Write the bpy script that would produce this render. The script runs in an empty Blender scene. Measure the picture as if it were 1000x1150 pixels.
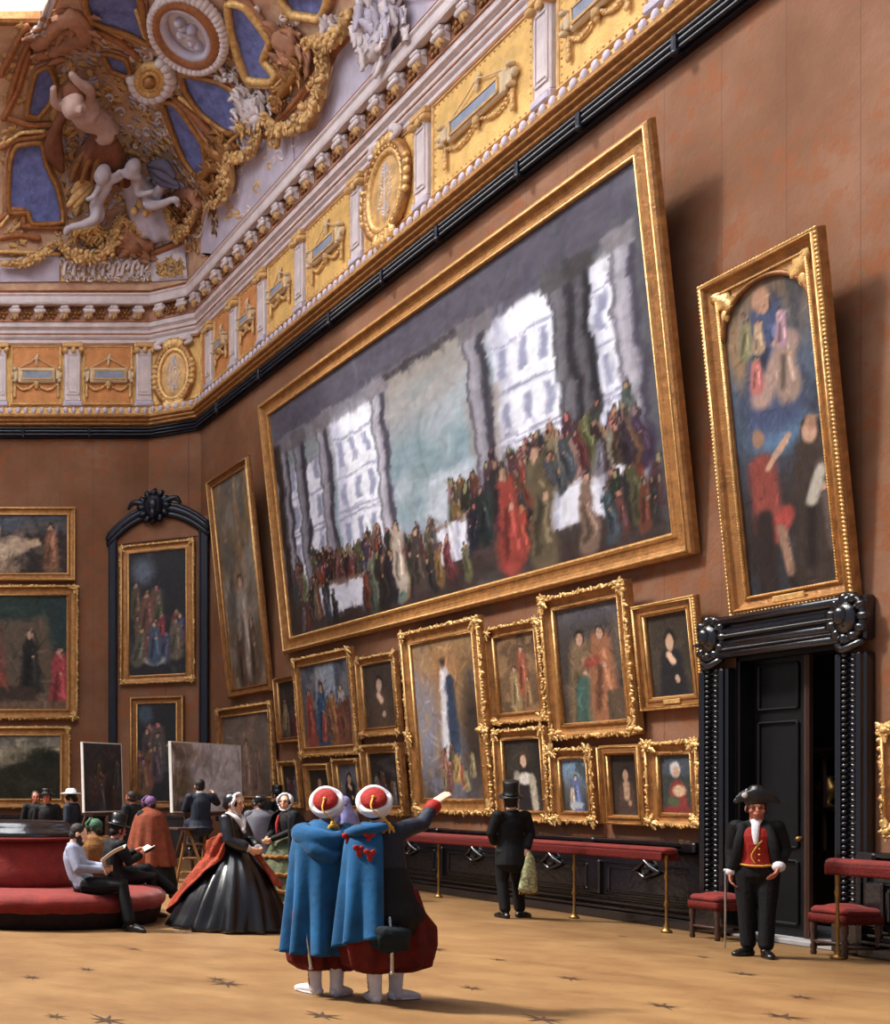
import bpy, bmesh, math, random
import numpy as np
from mathutils import Vector, Matrix, Euler
from mathutils.bvhtree import BVHTree
from mathutils.geometry import delaunay_2d_cdt
PI = math.pi
SC = bpy.context.scene
COL = SC.collection
# ---------------------------------------------------------------- measures of the hall
F, VPX, HOR, H = 1300.0, -298.0, 886.0, 1.70     # focal length (px), vanishing point, eye height
XW, YB = 11.6, 29.5                               # right wall, back wall
CH = [(10.55, YB), (XW, 28.8)]                    # small cut-off corner between them

def wall_pt(px, py, X=XW):
    d = F * X / (px - VPX)
    return Vector((X, d, H + (HOR - py) * d / F))
def wd(px, X=XW): return F * X / (px - VPX)
def floor_pt(px, py):
    d = F * H / (py - HOR)
    return Vector(((px - VPX) * d / F, d, 0))
def at_d(px, py, d):
    return Vector(((px - VPX) * d / F, d, H + (HOR - py) * d / F))
def lin(c):
    c = c / 255.0
    return c / 12.92 if c <= .04045 else ((c + .055) / 1.055) ** 2.4
def RGB(r, g, b): return (lin(r), lin(g), lin(b), 1.0)

# ---------------------------------------------------------------- materials
M = {}
def mat(name, rgb, rough=.6, metal=0., var=.25, scale=6., bump=.0, bscale=None, spec=.4, rgb2=None, detail=6., sheen=0., stretch=None):
    m = bpy.data.materials.new(name); m.use_nodes = True
    nt = m.node_tree; n = nt.nodes; l = nt.links
    b = n['Principled BSDF']
    tc = n.new('ShaderNodeTexCoord'); src = tc.outputs['Object']
    if stretch:
        mp = n.new('ShaderNodeMapping'); mp.inputs['Scale'].default_value = stretch
        l.new(src, mp.inputs['Vector']); src = mp.outputs['Vector']
    nz = n.new('ShaderNodeTexNoise'); nz.inputs['Scale'].default_value = scale
    nz.inputs['Detail'].default_value = detail; nz.inputs['Roughness'].default_value = .6
    l.new(src, nz.inputs['Vector'])
    rp = n.new('ShaderNodeValToRGB')
    c = RGB(*rgb)
    if rgb2 is None:
        c1 = tuple(min(1, x * (1 - var)) for x in c[:3]) + (1,); c2 = tuple(min(1, x * (1 + var)) for x in c[:3]) + (1,)
    else: c1, c2 = c, RGB(*rgb2)
    rp.color_ramp.elements[0].position = .3; rp.color_ramp.elements[0].color = c1
    rp.color_ramp.elements[1].position = .7; rp.color_ramp.elements[1].color = c2
    l.new(nz.outputs['Fac'], rp.inputs['Fac']); l.new(rp.outputs['Color'], b.inputs['Base Color'])
    b.inputs['Roughness'].default_value = rough; b.inputs['Metallic'].default_value = metal
    b.inputs['Specular IOR Level'].default_value = spec
    if sheen: b.inputs['Sheen Weight'].default_value = sheen
    if bump:
        n2 = n.new('ShaderNodeTexNoise'); n2.inputs['Scale'].default_value = bscale or scale * 3
        n2.inputs['Detail'].default_value = 4.; l.new(src, n2.inputs['Vector'])
        bp = n.new('ShaderNodeBump'); bp.inputs['Strength'].default_value = bump; bp.inputs['Distance'].default_value = .05
        l.new(n2.outputs['Fac'], bp.inputs['Height']); l.new(bp.outputs['Normal'], b.inputs['Normal'])
    M[name] = m
    return m
def attr_mat(name, rough=.6, spec=.3, bump=.25, bscale=60):
    m = bpy.data.materials.new(name); m.use_nodes = True
    nt = m.node_tree; n = nt.nodes; l = nt.links; b = n['Principled BSDF']
    a = n.new('ShaderNodeAttribute'); a.attribute_name = 'pigment'
    l.new(a.outputs['Color'], b.inputs['Base Color'])
    b.inputs['Roughness'].default_value = rough; b.inputs['Specular IOR Level'].default_value = spec
    tc = n.new('ShaderNodeTexCoord'); nz = n.new('ShaderNodeTexNoise'); nz.inputs['Scale'].default_value = bscale
    l.new(tc.outputs['Object'], nz.inputs['Vector'])
    bp = n.new('ShaderNodeBump'); bp.inputs['Strength'].default_value = bump; bp.inputs['Distance'].default_value = .01
    l.new(nz.outputs['Fac'], bp.inputs['Height']); l.new(bp.outputs['Normal'], b.inputs['Normal'])
    M[name] = m

mat('gold', (164, 114, 64), .42, .35, .35, 9., .25, 30, .5)
mat('gold_bright', (222, 178, 114), .38, .35, .35, 12., .3, 40, .5)
mat('gold_dark', (134, 88, 48), .5, .3, .35, 9., .25, 30, .4)
mat('gold_red', (164, 106, 68), .5, .2, .3, 9., .2, 30, .4)
mat('ebony', (13, 13, 20), .2, 0, .3, 5., .08, 14, .9)
mat('ebony_soft', (9, 9, 13), .45, 0, .3, 5., .1, 18, .4)
mat('iron_rail', (20, 23, 36), .4, .2, .3, 6., .1, 20, .5)
mat('stucco_white', (214, 200, 200), .7, 0, .14, 4., .2, 14, .3)
mat('stucco_lilac', (192, 182, 198), .7, 0, .16, 3., .2, 14, .3)
mat('stucco_gold', (210, 168, 112), .6, .08, .35, 5., .3, 18, .4)
mat('stucco_brown', (172, 122, 94), .65, .05, .3, 4., .3, 14, .3)
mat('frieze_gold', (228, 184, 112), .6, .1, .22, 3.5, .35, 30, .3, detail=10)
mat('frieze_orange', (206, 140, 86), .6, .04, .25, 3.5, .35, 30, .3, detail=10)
mat('blue_field', (108, 116, 172), .7, 0, .4, 5., .3, 20, .3, detail=10)
mat('plaque_blue', (140, 148, 166), .6, 0, .2, 6., .1, 20, .3)
mat('red_velvet', (112, 28, 22), .75, 0, .28, 7., .15, 40, .25, sheen=.12)
mat('red_fringe', (92, 26, 22), .8, 0, .3, 30., .3, 60, .2)
mat('dark_fringe', (34, 22, 24), .85, 0, .4, 20., .3, 60, .2)
mat('brass', (150, 112, 58), .35, .8, .2, 8., 0, None, .5)
mat('wood_dark', (66, 42, 32), .5, 0, .3, 8., .1, 20, .4, stretch=(1, 1, .2))
mat('wood_pale', (142, 100, 56), .6, 0, .25, 8., .1, 20, .3, stretch=(1, 1, .2))
mat('stone_pale', (150, 146, 146), .6, 0, .15, 3., .1, 10, .3)
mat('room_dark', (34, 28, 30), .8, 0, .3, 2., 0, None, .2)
mat('dull_glass', (40, 44, 56), .15, 0, .3, 2., 0, None, .6)
attr_mat('oil_paint', .5, .3, .3, 40)
attr_mat('skin', .5, .35, .05, 40)
attr_mat('relief_paint', .7, .2, .5, 14)

# ---------------------------------------------------------------- mesh builder
class MB:
    def __init__(s): s.v = []; s.f = []; s.flat = set()
    def add(s, vs, fs, flat=False):
        o = len(s.v); s.v.extend([tuple(v) for v in vs])
        for f in fs:
            if flat: s.flat.add(len(s.f))
            s.f.append(tuple(o + i for i in f))
        return s
    def box(s, c, size, rot=None, bev=0.):
        hx, hy, hz = (k / 2 for k in size)
        R = rot if rot is not None else Matrix.Identity(3)
        c = Vector(c)
        if bev <= 0:
            vs = [Vector((x * hx, y * hy, z * hz)) for x in (-1, 1) for y in (-1, 1) for z in (-1, 1)]
            fs = [(0, 1, 3, 2), (4, 6, 7, 5), (0, 4, 5, 1), (2, 3, 7, 6), (0, 2, 6, 4), (1, 5, 7, 3)]
            return s.add([R @ v + c for v in vs], fs, True)
        b = min(bev, hx * .9, hy * .9, hz * .9)
        vs = []; ix = {}
        for x in (-1, 1):
            for y in (-1, 1):
                for z in (-1, 1):
                    for a in range(3):
                        h = [hx - b, hy - b, hz - b]; h[a] += b
                        ix[(x, y, z, a)] = len(vs); vs.append(Vector((x * h[0], y * h[1], z * h[2])))
        fs = []
        for a in range(3):
            for sg in (-1, 1):
                q = []
                for p, r in ((-1, -1), (1, -1), (1, 1), (-1, 1)):
                    k = [0, 0, 0]; k[a] = sg; k[(a + 1) % 3] = p; k[(a + 2) % 3] = r
                    q.append(ix[tuple(k) + (a,)])
                fs.append(tuple(q if sg > 0 else q[::-1]))
        for a in range(3):      # edges along axis a
            b1, b2 = (a + 1) % 3, (a + 2) % 3
            for p in (-1, 1):
                for r in (-1, 1):
                    k = [0, 0, 0]; k[b1] = p; k[b2] = r
                    lo = list(k); lo[a] = -1; hi = list(k); hi[a] = 1
                    q = (ix[tuple(lo) + (b1,)], ix[tuple(hi) + (b1,)], ix[tuple(hi) + (b2,)], ix[tuple(lo) + (b2,)])
                    fs.append(q if p * r < 0 else q[::-1])
        for x in (-1, 1):
            for y in (-1, 1):
                for z in (-1, 1):
                    q = tuple(ix[(x, y, z, a)] for a in range(3))
                    fs.append(q if x * y * z > 0 else q[::-1])
        return s.add([R @ v + c for v in vs], fs, True)
    def ell(s, c, r, rot=None, seg=12, rings=8):
        R = rot if rot is not None else Matrix.Identity(3)
        c = Vector(c); r = (r, r, r) if not hasattr(r, '__len__') else r
        vs = [R @ Vector((0, 0, -r[2])) + c]
        for i in range(1, rings):
            a = -PI / 2 + PI * i / rings
            for j in range(seg):
                t = 2 * PI * j / seg
                vs.append(R @ Vector((r[0] * math.cos(a) * math.cos(t), r[1] * math.cos(a) * math.sin(t), r[2] * math.sin(a))) + c)
        vs.append(R @ Vector((0, 0, r[2])) + c)
        fs = [(0, 1 + (j + 1) % seg, 1 + j) for j in range(seg)]
        for i in range(rings - 2):
            for j in range(seg):
                a = 1 + i * seg + j; b = 1 + i * seg + (j + 1) % seg
                fs.append((a, b, b + seg, a + seg))
        e = len(vs) - 1; k = 1 + (rings - 2) * seg
        fs += [(k + j, k + (j + 1) % seg, e) for j in range(seg)]
        return s.add(vs, fs)
    def tube(s, pts, rad, seg=12, side=None, caps=True, sub=1, closed=False):
        """round or elliptical tube through pts; rad: number, (a,b) or a list of either"""
        P = [Vector(p) for p in pts]; n = len(P)
        if not isinstance(rad, list): rad = [rad] * n
        Rr = [(r, r) if not hasattr(r, '__len__') else r for r in rad]
        if sub > 1:
            P2, R2 = [], []
            cnt = n if closed else n - 1
            for i in range(cnt):
                g = (lambda k: k % n) if closed else (lambda k: max(0, min(n - 1, k)))
                p0, p1, p2, p3 = (P[g(i + k)] for k in (-1, 0, 1, 2))
                for k in range(sub):
                    t = k / sub
                    q = .5 * (2 * p1 + (p2 - p0) * t + (2 * p0 - 5 * p1 + 4 * p2 - p3) * t * t + (3 * p1 - p0 - 3 * p2 + p3) * t ** 3)
                    P2.append(q)
                    ra, rb = Rr[i % n], Rr[(i + 1) % n]; tt = t * t * (3 - 2 * t)
                    R2.append((ra[0] + (rb[0] - ra[0]) * tt, ra[1] + (rb[1] - ra[1]) * tt))
            if not closed: P2.append(P[-1]); R2.append(Rr[-1])
            P, Rr, n = P2, R2, len(P2)
        vs, fs = [], []
        prev = Vector(side) if side is not None else None
        for i in range(n):
            if closed: T = P[(i + 1) % n] - P[i - 1]
            else: T = P[min(n - 1, i + 1)] - P[max(0, i - 1)]
            if T.length < 1e-9: T = Vector((0, 0, 1))
            T.normalize()
            if prev is None:
                prev = Vector((1, 0, 0)) if abs(T.x) < .8 else Vector((0, 1, 0))
            A = (prev if side is None else Vector(side)); A = A - T * A.dot(T)
            if A.length < 1e-4: A = prev - T * prev.dot(T)
            if A.length < 1e-4: A = T.orthogonal()
            A.normalize(); B = T.cross(A); prev = A
            for j in range(seg):
                t = 2 * PI * j / seg
                vs.append(P[i] + A * (Rr[i][0] * math.cos(t)) + B * (Rr[i][1] * math.sin(t)))
        for i in range(n if closed else n - 1):
            for j in range(seg):
                a = i * seg + j; b = i * seg + (j + 1) % seg
                c = ((i + 1) % n) * seg + j; d = ((i + 1) % n) * seg + (j + 1) % seg
                fs.append((a, b, d, c))
        if caps and not closed:
            for e, i, sg in ((0, 0, -1), (1, n - 1, 1)):
                T = (P[1] - P[0]) if e == 0 else (P[-1] - P[-2])
                T.normalize()
                tip = P[i] + T * sg * min(Rr[i]) * .75
                k = len(vs); vs.append(tip)
                ring = [i * seg + j for j in range(seg)]
                # one intermediate ring for a rounded end
                mid = []
                for j in ring:
                    q = P[i] + (vs[j] - P[i]) * .7 + T * sg * min(Rr[i]) * .55
                    mid.append(len(vs)); vs.append(q)
                for j in range(seg):
                    a, b = ring[j], ring[(j + 1) % seg]; c, d = mid[j], mid[(j + 1) % seg]
                    if sg > 0: fs += [(a, b, d, c), (c, d, k)]
                    else: fs += [(b, a, c, d), (d, c, k)]
        return s.add(vs, fs)
    def lathe(s, prof, c=(0, 0, 0), seg=24, fold=None, a0=0., a1=2 * PI, closed_top=True, sx=1., sy=1.):
        """prof: (r,z) list from bottom to top. fold(theta, k)->factor"""
        c = Vector(c); full = abs(a1 - a0 - 2 * PI) < 1e-6
        n = seg if full else seg + 1
        vs, fs = [], []
        for i, (r, z) in enumerate(prof):
            k = i / max(1, len(prof) - 1)
            for j in range(n):
                t = a0 + (a1 - a0) * j / seg
                q = r * (fold(t, k) if fold else 1)
                vs.append(c + Vector((q * sx * math.cos(t), q * sy * math.sin(t), z)))
        for i in range(len(prof) - 1):
            for j in range(seg):
                a = i * n + j; b = i * n + (j + 1) % n
                fs.append((a, b, b + n, a + n))
        if full and closed_top:
            fs.append(tuple(range((len(prof) - 1) * n, len(prof) * n)))
            fs.append(tuple(range(n))[::-1])
        return s.add(vs, fs)
    def prism(s, poly, axis, t0, t1):
        """polygon (a,b) extruded along axis: 0 x, 1 y, 2 z"""
        n = len(poly)
        def P(q, t):
            if axis == 0: return (t, q[0], q[1])
            if axis == 1: return (q[0], t, q[1])
            return (q[0], q[1], t)
        vs = [P(q, t0) for q in poly] + [P(q, t1) for q in poly]
        fs = [tuple(range(n))[::-1], tuple(range(n, 2 * n))] + [(i, (i + 1) % n, n + (i + 1) % n, n + i) for i in range(n)]
        return s.add(vs, fs, True)
    def grid(s, fn, nu, nv, thick=None, wrap=False):
        vs = [fn(i / nu, j / nv) for j in range(nv + 1) for i in range(nu + 1)]
        fs = [(j * (nu + 1) + i, j * (nu + 1) + i + 1, (j + 1) * (nu + 1) + i + 1, (j + 1) * (nu + 1) + i) for j in range(nv) for i in range(nu)]
        return s.add(vs, fs)
    def mesh(s, name):
        me = bpy.data.meshes.new(name); me.from_pydata(s.v, [], s.f); me.update()
        fl = np.ones(len(s.f), dtype=bool)
        for i in s.flat: fl[i] = False
        me.polygons.foreach_set('use_smooth', fl)
        return me
    def fix(s, me):
        bm = bmesh.new(); bm.from_mesh(me); bmesh.ops.recalc_face_normals(bm, faces=bm.faces); bm.to_mesh(me); bm.free()
        return me
    def build(s, name, material, parent=None, loc=None, solid=0., voxel=0., smooth=2, recalc=True, bevel=0.):
        me = s.mesh(name)
        if recalc: s.fix(me)
        if solid or voxel or bevel: me = modded(me, solid, voxel, smooth, bevel)
        me.name = name
        o = bpy.data.objects.new(name, me); COL.objects.link(o)
        if material: me.materials.clear(); me.materials.append(M[material] if isinstance(material, str) else material)
        if loc is not None: o.location = loc
        if parent is not None: o.parent = parent
        return o
def modded(me, solid=0., voxel=0., smooth=2, bevel=0.):
    t = bpy.data.objects.new('tmp', me); COL.objects.link(t)
    if solid:
        m = t.modifiers.new('s', 'SOLIDIFY'); m.thickness = solid; m.offset = 0
    if bevel:
        m = t.modifiers.new('b', 'BEVEL'); m.width = bevel; m.segments = 2; m.limit_method = 'ANGLE'
    if voxel:
        m = t.modifiers.new('r', 'REMESH'); m.mode = 'VOXEL'; m.voxel_size = voxel; m.use_smooth_shade = True
        if smooth:
            m = t.modifiers.new('m', 'SMOOTH'); m.iterations = smooth; m.factor = .5
    bpy.context.view_layer.update()
    dg = bpy.context.evaluated_depsgraph_get()
    out = bpy.data.meshes.new_from_object(t.evaluated_get(dg))
    bpy.data.objects.remove(t); bpy.data.meshes.remove(me)
    return out
def tag(o, label=None, cat=None, group=None, kind=None):
    if label: o['label'] = label
    if cat: o['category'] = cat
    if group: o['group'] = group
    if kind: o['kind'] = kind
    return o
def thing(name, label, cat, loc=(0, 0, 0), rot=(0, 0, 0), group=None):
    o = bpy.data.objects.new(name, None); COL.objects.link(o)
    o.empty_display_size = .2
    o.location = loc; o.rotation_euler = rot if hasattr(rot, '__len__') else (0, 0, rot)
    return tag(o, label, cat, group)
def struct(o): o['kind'] = 'structure'; return o
def RX(a): return Matrix.Rotation(a, 3, 'X')
def RY(a): return Matrix.Rotation(a, 3, 'Y')
def RZ(a): return Matrix.Rotation(a, 3, 'Z')
def dup(root, loc=None, rot=None, label=None):
    r = root.copy(); COL.objects.link(r)
    if loc is not None: r.location = loc
    if rot is not None: r.rotation_euler = rot
    if label: r['label'] = label
    for ch in list(root.children):
        c = ch.copy(); COL.objects.link(c); c.parent = r
        for g in list(ch.children):
            d = g.copy(); COL.objects.link(d); d.parent = c
    return r
# ---------------------------------------------------------------- wall cloth, floor, ceiling pigments
def wall_material():
    m = bpy.data.materials.new('wall_cloth'); m.use_nodes = True
    nt = m.node_tree; n = nt.nodes; l = nt.links; b = n['Principled BSDF']
    tc = n.new('ShaderNodeTexCoord')
    def noise(scale, det, vec=None, ro=.6):
        z = n.new('ShaderNodeTexNoise'); z.inputs['Scale'].default_value = scale; z.inputs['Detail'].default_value = det
        z.inputs['Roughness'].default_value = ro
        l.new(vec or tc.outputs['Object'], z.inputs['Vector']); return z.outputs['Fac']
    def ramp(src, stops):
        r = n.new('ShaderNodeValToRGB'); l.new(src, r.inputs['Fac'])
        e = r.color_ramp.elements
        e[0].position, e[0].color = stops[0]; e[1].position, e[1].color = stops[-1]
        for p, c in stops[1:-1]:
            k = e.new(p); k.color = c
        return r.outputs['Color']
    base = ramp(noise(.8, 8), [(.3, RGB(108, 72, 50)), (.5, RGB(124, 86, 63)), (.7, RGB(138, 100, 78))])
    spot = ramp(noise(4.2, 10, None, .7), [(.49, (0, 0, 0, 1)), (.58, (1, 1, 1, 1))])
    big = ramp(noise(.45, 3), [(.4, (0, 0, 0, 1)), (.52, (.6, .6, .6, 1))])
    mu = n.new('ShaderNodeMath'); mu.operation = 'MULTIPLY'; l.new(spot, mu.inputs[0]); l.new(big, mu.inputs[1])
    mx = n.new('ShaderNodeMixRGB'); mx.inputs[2].default_value = RGB(136, 76, 40)
    l.new(mu.outputs[0], mx.inputs[0]); l.new(base, mx.inputs[1])
    # sewn seams between the strips of cloth
    sx = n.new('ShaderNodeSeparateXYZ'); l.new(tc.outputs['Object'], sx.inputs[0])
    ad = n.new('ShaderNodeMath'); ad.operation = 'ADD'; l.new(sx.outputs[0], ad.inputs[0]); l.new(sx.outputs[1], ad.inputs[1])
    md = n.new('ShaderNodeMath'); md.operation = 'PINGPONG'; md.inputs[1].default_value = .42; l.new(ad.outputs[0], md.inputs[0])
    lt = n.new('ShaderNodeMath'); lt.operation = 'LESS_THAN'; lt.inputs[1].default_value = .006; l.new(md.outputs[0], lt.inputs[0])
    hf = n.new('ShaderNodeMath'); hf.operation = 'MULTIPLY'; hf.inputs[1].default_value = .45; l.new(lt.outputs[0], hf.inputs[0])
    mx2 = n.new('ShaderNodeMixRGB'); mx2.inputs[2].default_value = RGB(84, 54, 50)
    l.new(hf.outputs[0], mx2.inputs[0]); l.new(mx.outputs[0], mx2.inputs[1])
    l.new(mx2.outputs[0], b.inputs['Base Color'])
    b.inputs['Roughness'].default_value = .75; b.inputs['Specular IOR Level'].default_value = .2
    bp = n.new('ShaderNodeBump'); bp.inputs['Strength'].default_value = .25; bp.inputs['Distance'].default_value = .04
    l.new(noise(14, 6), bp.inputs['Height']); l.new(bp.outputs['Normal'], b.inputs['Normal'])
    M['wall_cloth'] = m
def floor_material():
    m = bpy.data.materials.new('floor_boards'); m.use_nodes = True
    nt = m.node_tree; n = nt.nodes; l = nt.links; b = n['Principled BSDF']
    tc = n.new('ShaderNodeTexCoord')
    mp = n.new('ShaderNodeMapping'); mp.inputs['Rotation'].default_value = (0, 0, PI / 4); l.new(tc.outputs['Object'], mp.inputs['Vector'])
    br = n.new('ShaderNodeTexBrick'); br.inputs['Scale'].default_value = 1.6
    br.inputs['Color1'].default_value = RGB(124, 93, 58); br.inputs['Color2'].default_value = RGB(113, 82, 50); br.inputs['Mortar'].default_value = RGB(92, 64, 38)
    br.inputs['Mortar Size'].default_value = .008; br.inputs['Mortar Smooth'].default_value = .6; br.inputs['Row Height'].default_value = .2; br.inputs['Brick Width'].default_value = 1.1
    l.new(mp.outputs[0], br.inputs['Vector'])
    nz = n.new('ShaderNodeTexNoise'); nz.inputs['Scale'].default_value = 1.3; nz.inputs['Detail'].default_value = 9; nz.inputs['Roughness'].default_value = .65
    l.new(tc.outputs['Object'], nz.inputs['Vector'])
    rp = n.new('ShaderNodeValToRGB'); l.new(nz.outputs['Fac'], rp.inputs['Fac'])
    rp.color_ramp.elements[0].position = .32; rp.color_ramp.elements[0].color = RGB(92, 61, 35)
    rp.color_ramp.elements[1].position = .66; rp.color_ramp.elements[1].color = RGB(136, 106, 68)
    mx = n.new('ShaderNodeMixRGB'); mx.inputs[0].default_value = .6
    l.new(br.outputs['Color'], mx.inputs[1]); l.new(rp.outputs['Color'], mx.inputs[2])
    mp2 = n.new('ShaderNodeMapping'); mp2.inputs['Rotation'].default_value = (0, 0, -.6); mp2.inputs['Scale'].default_value = (1.2, 9, 1)
    l.new(tc.outputs['Object'], mp2.inputs['Vector'])
    n3 = n.new('ShaderNodeTexNoise'); n3.inputs['Scale'].default_value = 1.4; n3.inputs['Detail'].default_value = 5; l.new(mp2.outputs[0], n3.inputs['Vector'])
    r3 = n.new('ShaderNodeValToRGB'); l.new(n3.outputs['Fac'], r3.inputs['Fac'])
    r3.color_ramp.elements[0].position = .6; r3.color_ramp.elements[0].color = (0, 0, 0, 1)
    r3.color_ramp.elements[1].position = .72; r3.color_ramp.elements[1].color = (.7, .7, .7, 1)
    mx3 = n.new('ShaderNodeMixRGB'); mx3.inputs[2].default_value = RGB(126, 82, 48); l.new(r3.outputs['Color'], mx3.inputs[0]); l.new(mx.outputs[0], mx3.inputs[1])
    l.new(mx3.outputs[0], b.inputs['Base Color'])
    b.inputs['Roughness'].default_value = .55; b.inputs['Specular IOR Level'].default_value = .3
    bp = n.new('ShaderNodeBump'); bp.inputs['Strength'].default_value = .15; bp.inputs['Distance'].default_value = .03
    l.new(nz.outputs['Fac'], bp.inputs['Height']); l.new(bp.outputs['Normal'], b.inputs['Normal'])
    M['floor_boards'] = m
wall_material(); floor_material()
mat('vault_ground', (170, 124, 100), .7, .0, .35, 1.6, .5, 7, .3, rgb2=(226, 190, 156), detail=12)
gl = bpy.data.materials.new('skylight_glass'); gl.use_nodes = True
_n = gl.node_tree.nodes; _l = gl.node_tree.links
_t = _n.new('ShaderNodeBsdfTransparent'); _g = _n.new('ShaderNodeBsdfGlossy'); _g.inputs['Roughness'].default_value = .05
_m = _n.new('ShaderNodeMixShader'); _m.inputs[0].default_value = .06; _tl = _n.new('ShaderNodeBsdfTranslucent'); _tl.inputs['Color'].default_value = (.86, .92, 1, 1); _m2 = _n.new('ShaderNodeMixShader'); _m2.inputs[0].default_value = .3
_l.new(_t.outputs[0], _m2.inputs[1]); _l.new(_tl.outputs[0], _m2.inputs[2]); _l.new(_m2.outputs[0], _m.inputs[1]); _l.new(_g.outputs[0], _m.inputs[2]); _l.new(_m.outputs[0], _n['Material Output'].inputs['Surface'])
M['skylight_glass'] = gl

# ---------------------------------------------------------------- plan of the walls, offset inwards
XL, YN = -3.2, 5.2
PLAN = [Vector((XL, YB)), Vector(CH[0]), Vector(CH[1]), Vector((XW, YN))]
def plan(off):
    out = []
    nrm = []
    for a, b in zip(PLAN[:-1], PLAN[1:]):
        t = (b - a).normalized(); nrm.append(Vector((t.y, -t.x)))      # pointing into the room
    for i, p in enumerate(PLAN):
        if i == 0: out.append(p + nrm[0] * off)
        elif i == len(PLAN) - 1: out.append(p + nrm[-1] * off)
        else:
            m = (nrm[i - 1] + nrm[i]); m /= m.dot(nrm[i]); out.append(p + m * off)
    return out
def sweep(mb, prof):
    """prof list of (off,z) swept along the plan"""
    n = len(prof); vs = []
    for off, z in prof:
        for p in plan(off): vs.append((p.x, p.y, z))
    k = len(PLAN)
    fs = [(i * k + j, i * k + j + 1, (i + 1) * k + j + 1, (i + 1) * k + j) for i in range(n - 1) for j in range(k - 1)]
    return mb.add(vs, fs, True)
def rolls(off0, off1, z0, z1, n, bulge=.03):
    """profile of n half round rolls stepping from (off0,z0) to (off1,z1)"""
    out = []
    for i in range(n):
        a = i / n; b = (i + 1) / n
        for k in range(7):
            t = k / 6
            q = a + (b - a) * t
            out.append((off0 + (off1 - off0) * q + bulge * math.sin(PI * t), z0 + (z1 - z0) * q))
    return out

# floor
mb = MB(); mb.add([(-4, 4.5, 0), (XW + 2.5, 4.5, 0), (XW + 2.5, YB + .3, 0), (-4, YB + .3, 0)], [(0, 1, 2, 3)], True)
floor = struct(mb.build('floor', 'floor_boards'))
# walls ; the right wall leaves the doorway open
DY0, DY1, DZ = wd(954), wd(828), 3.22          # doorway (near jamb, far jamb, height)
ZT = 14.4
def wallbox(name, x0, x1, y0, y1, z0, z1, parent=None):
    m = MB(); m.box(((x0 + x1) / 2, (y0 + y1) / 2, (z0 + z1) / 2), (x1 - x0, y1 - y0, z1 - z0)); return m
m = MB()
for (y0, y1, z0, z1) in ((YN, DY0, 0, ZT), (DY1, 28.8, 0, ZT), (DY0, DY1, DZ, ZT)):
    m.box((XW + .2, (y0 + y1) / 2, (z0 + z1) / 2), (.4, y1 - y0, z1 - z0))
struct(m.build('wall_right', 'wall_cloth'))
m = MB(); m.box(((XL + 10.55) / 2, YB + .2, ZT / 2), (10.55 - XL, .4, ZT)); struct(m.build('wall_back', 'wall_cloth'))
m = MB(); m.prism([CH[0], CH[1], (XW + .4, 28.8), (XW + .4, YB + .4), (10.55, YB + .4)], 2, 0, ZT); struct(m.build('wall_corner', 'wall_cloth'))

# ---------------------------------------------------------------- cornice, band by band
Z = dict(rail0=10.62, rail1=10.86, gold1=11.15, bead1=11.4, fr1=13.02, fas1=13.52, mod1=13.9, cor1=14.22)
m = MB(); sweep(m, [(0, 10.62), (.1, 10.63), (.1, 10.89), (0, 10.9)])
for z, r in ((10.69, .032), (10.77, .04), (10.85, .03)):
    P = plan(.14)
    m.tube([(p.x, p.y, z) for p in P], r, seg=8)
rail = struct(m.build('trim_1', 'iron_rail'))
# brackets of the iron picture rail
bk = MB(); bk.box((0, -.1, 0), (.07, .2, .24), bev=.02); bk.ell((0, -.15, -.1), (.055, .06, .05)); bk.tube([(0, -.02, .1), (0, -.16, .05), (0, -.17, -.08)], .022, seg=8)
bme = bk.fix(bk.mesh('rail_bracket')); bme.materials.append(M['iron_rail'])
for i, (x, y, rz) in enumerate([(XW - .02, wd(px), -PI / 2) for px in (775, 665, 595, 503, 440, 380, 300, 252)] + [(at_d(px, 490, YB).x, YB - .02, 0) for px in (98, 24)]):
    o = bpy.data.objects.new('rail_bracket', bme); COL.objects.link(o); o.location = (x, y, 10.74); o.rotation_euler = (0, 0, rz); o.parent = rail
m = MB(); sweep(m, [(.0, 10.9)] + rolls(.1, .26, 10.9, 11.15, 3, .035) + [(.0, 11.16)]); struct(m.build('trim_2', 'gold'))
m = MB(); sweep(m, [(.0, 11.15), (.24, 11.15), (.26, 11.19), (.2, 11.2), (.12, 11.38), (.16, 11.41), (0, 11.42)])
bead_trim = struct(m.build('trim_3', 'stucco_gold'))
def along(off, step, start=0., skip=.05):
    """points with inward normals every step along the plan"""
    P = plan(off); out = []
    for a, b in zip(P[:-1], P[1:]):
        L = (b - a).length; t = (b - a) / L; nn = Vector((t.y, -t.x)); k = max(1, int(round(L / step)))
        for i in range(k):
            q = a + t * (L * (i + .5) / k); out.append((q, nn, t))
    return out
m = MB()
for q, nn, t in along(.19, .2):
    R = Matrix(((t.x, nn.x, 0), (t.y, nn.y, 0), (0, 0, 1)))
    m.ell((q.x, q.y, 11.29), (.06, .045, .08), R, 8, 6)
tag(m.build('bead_row', 'stucco_lilac', bead_trim), kind='stuff')
m = MB(); sweep(m, [(.03, 11.4), (.03, 13.04)]); fz = struct(m.build('trim_4', 'frieze_gold'))
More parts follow.
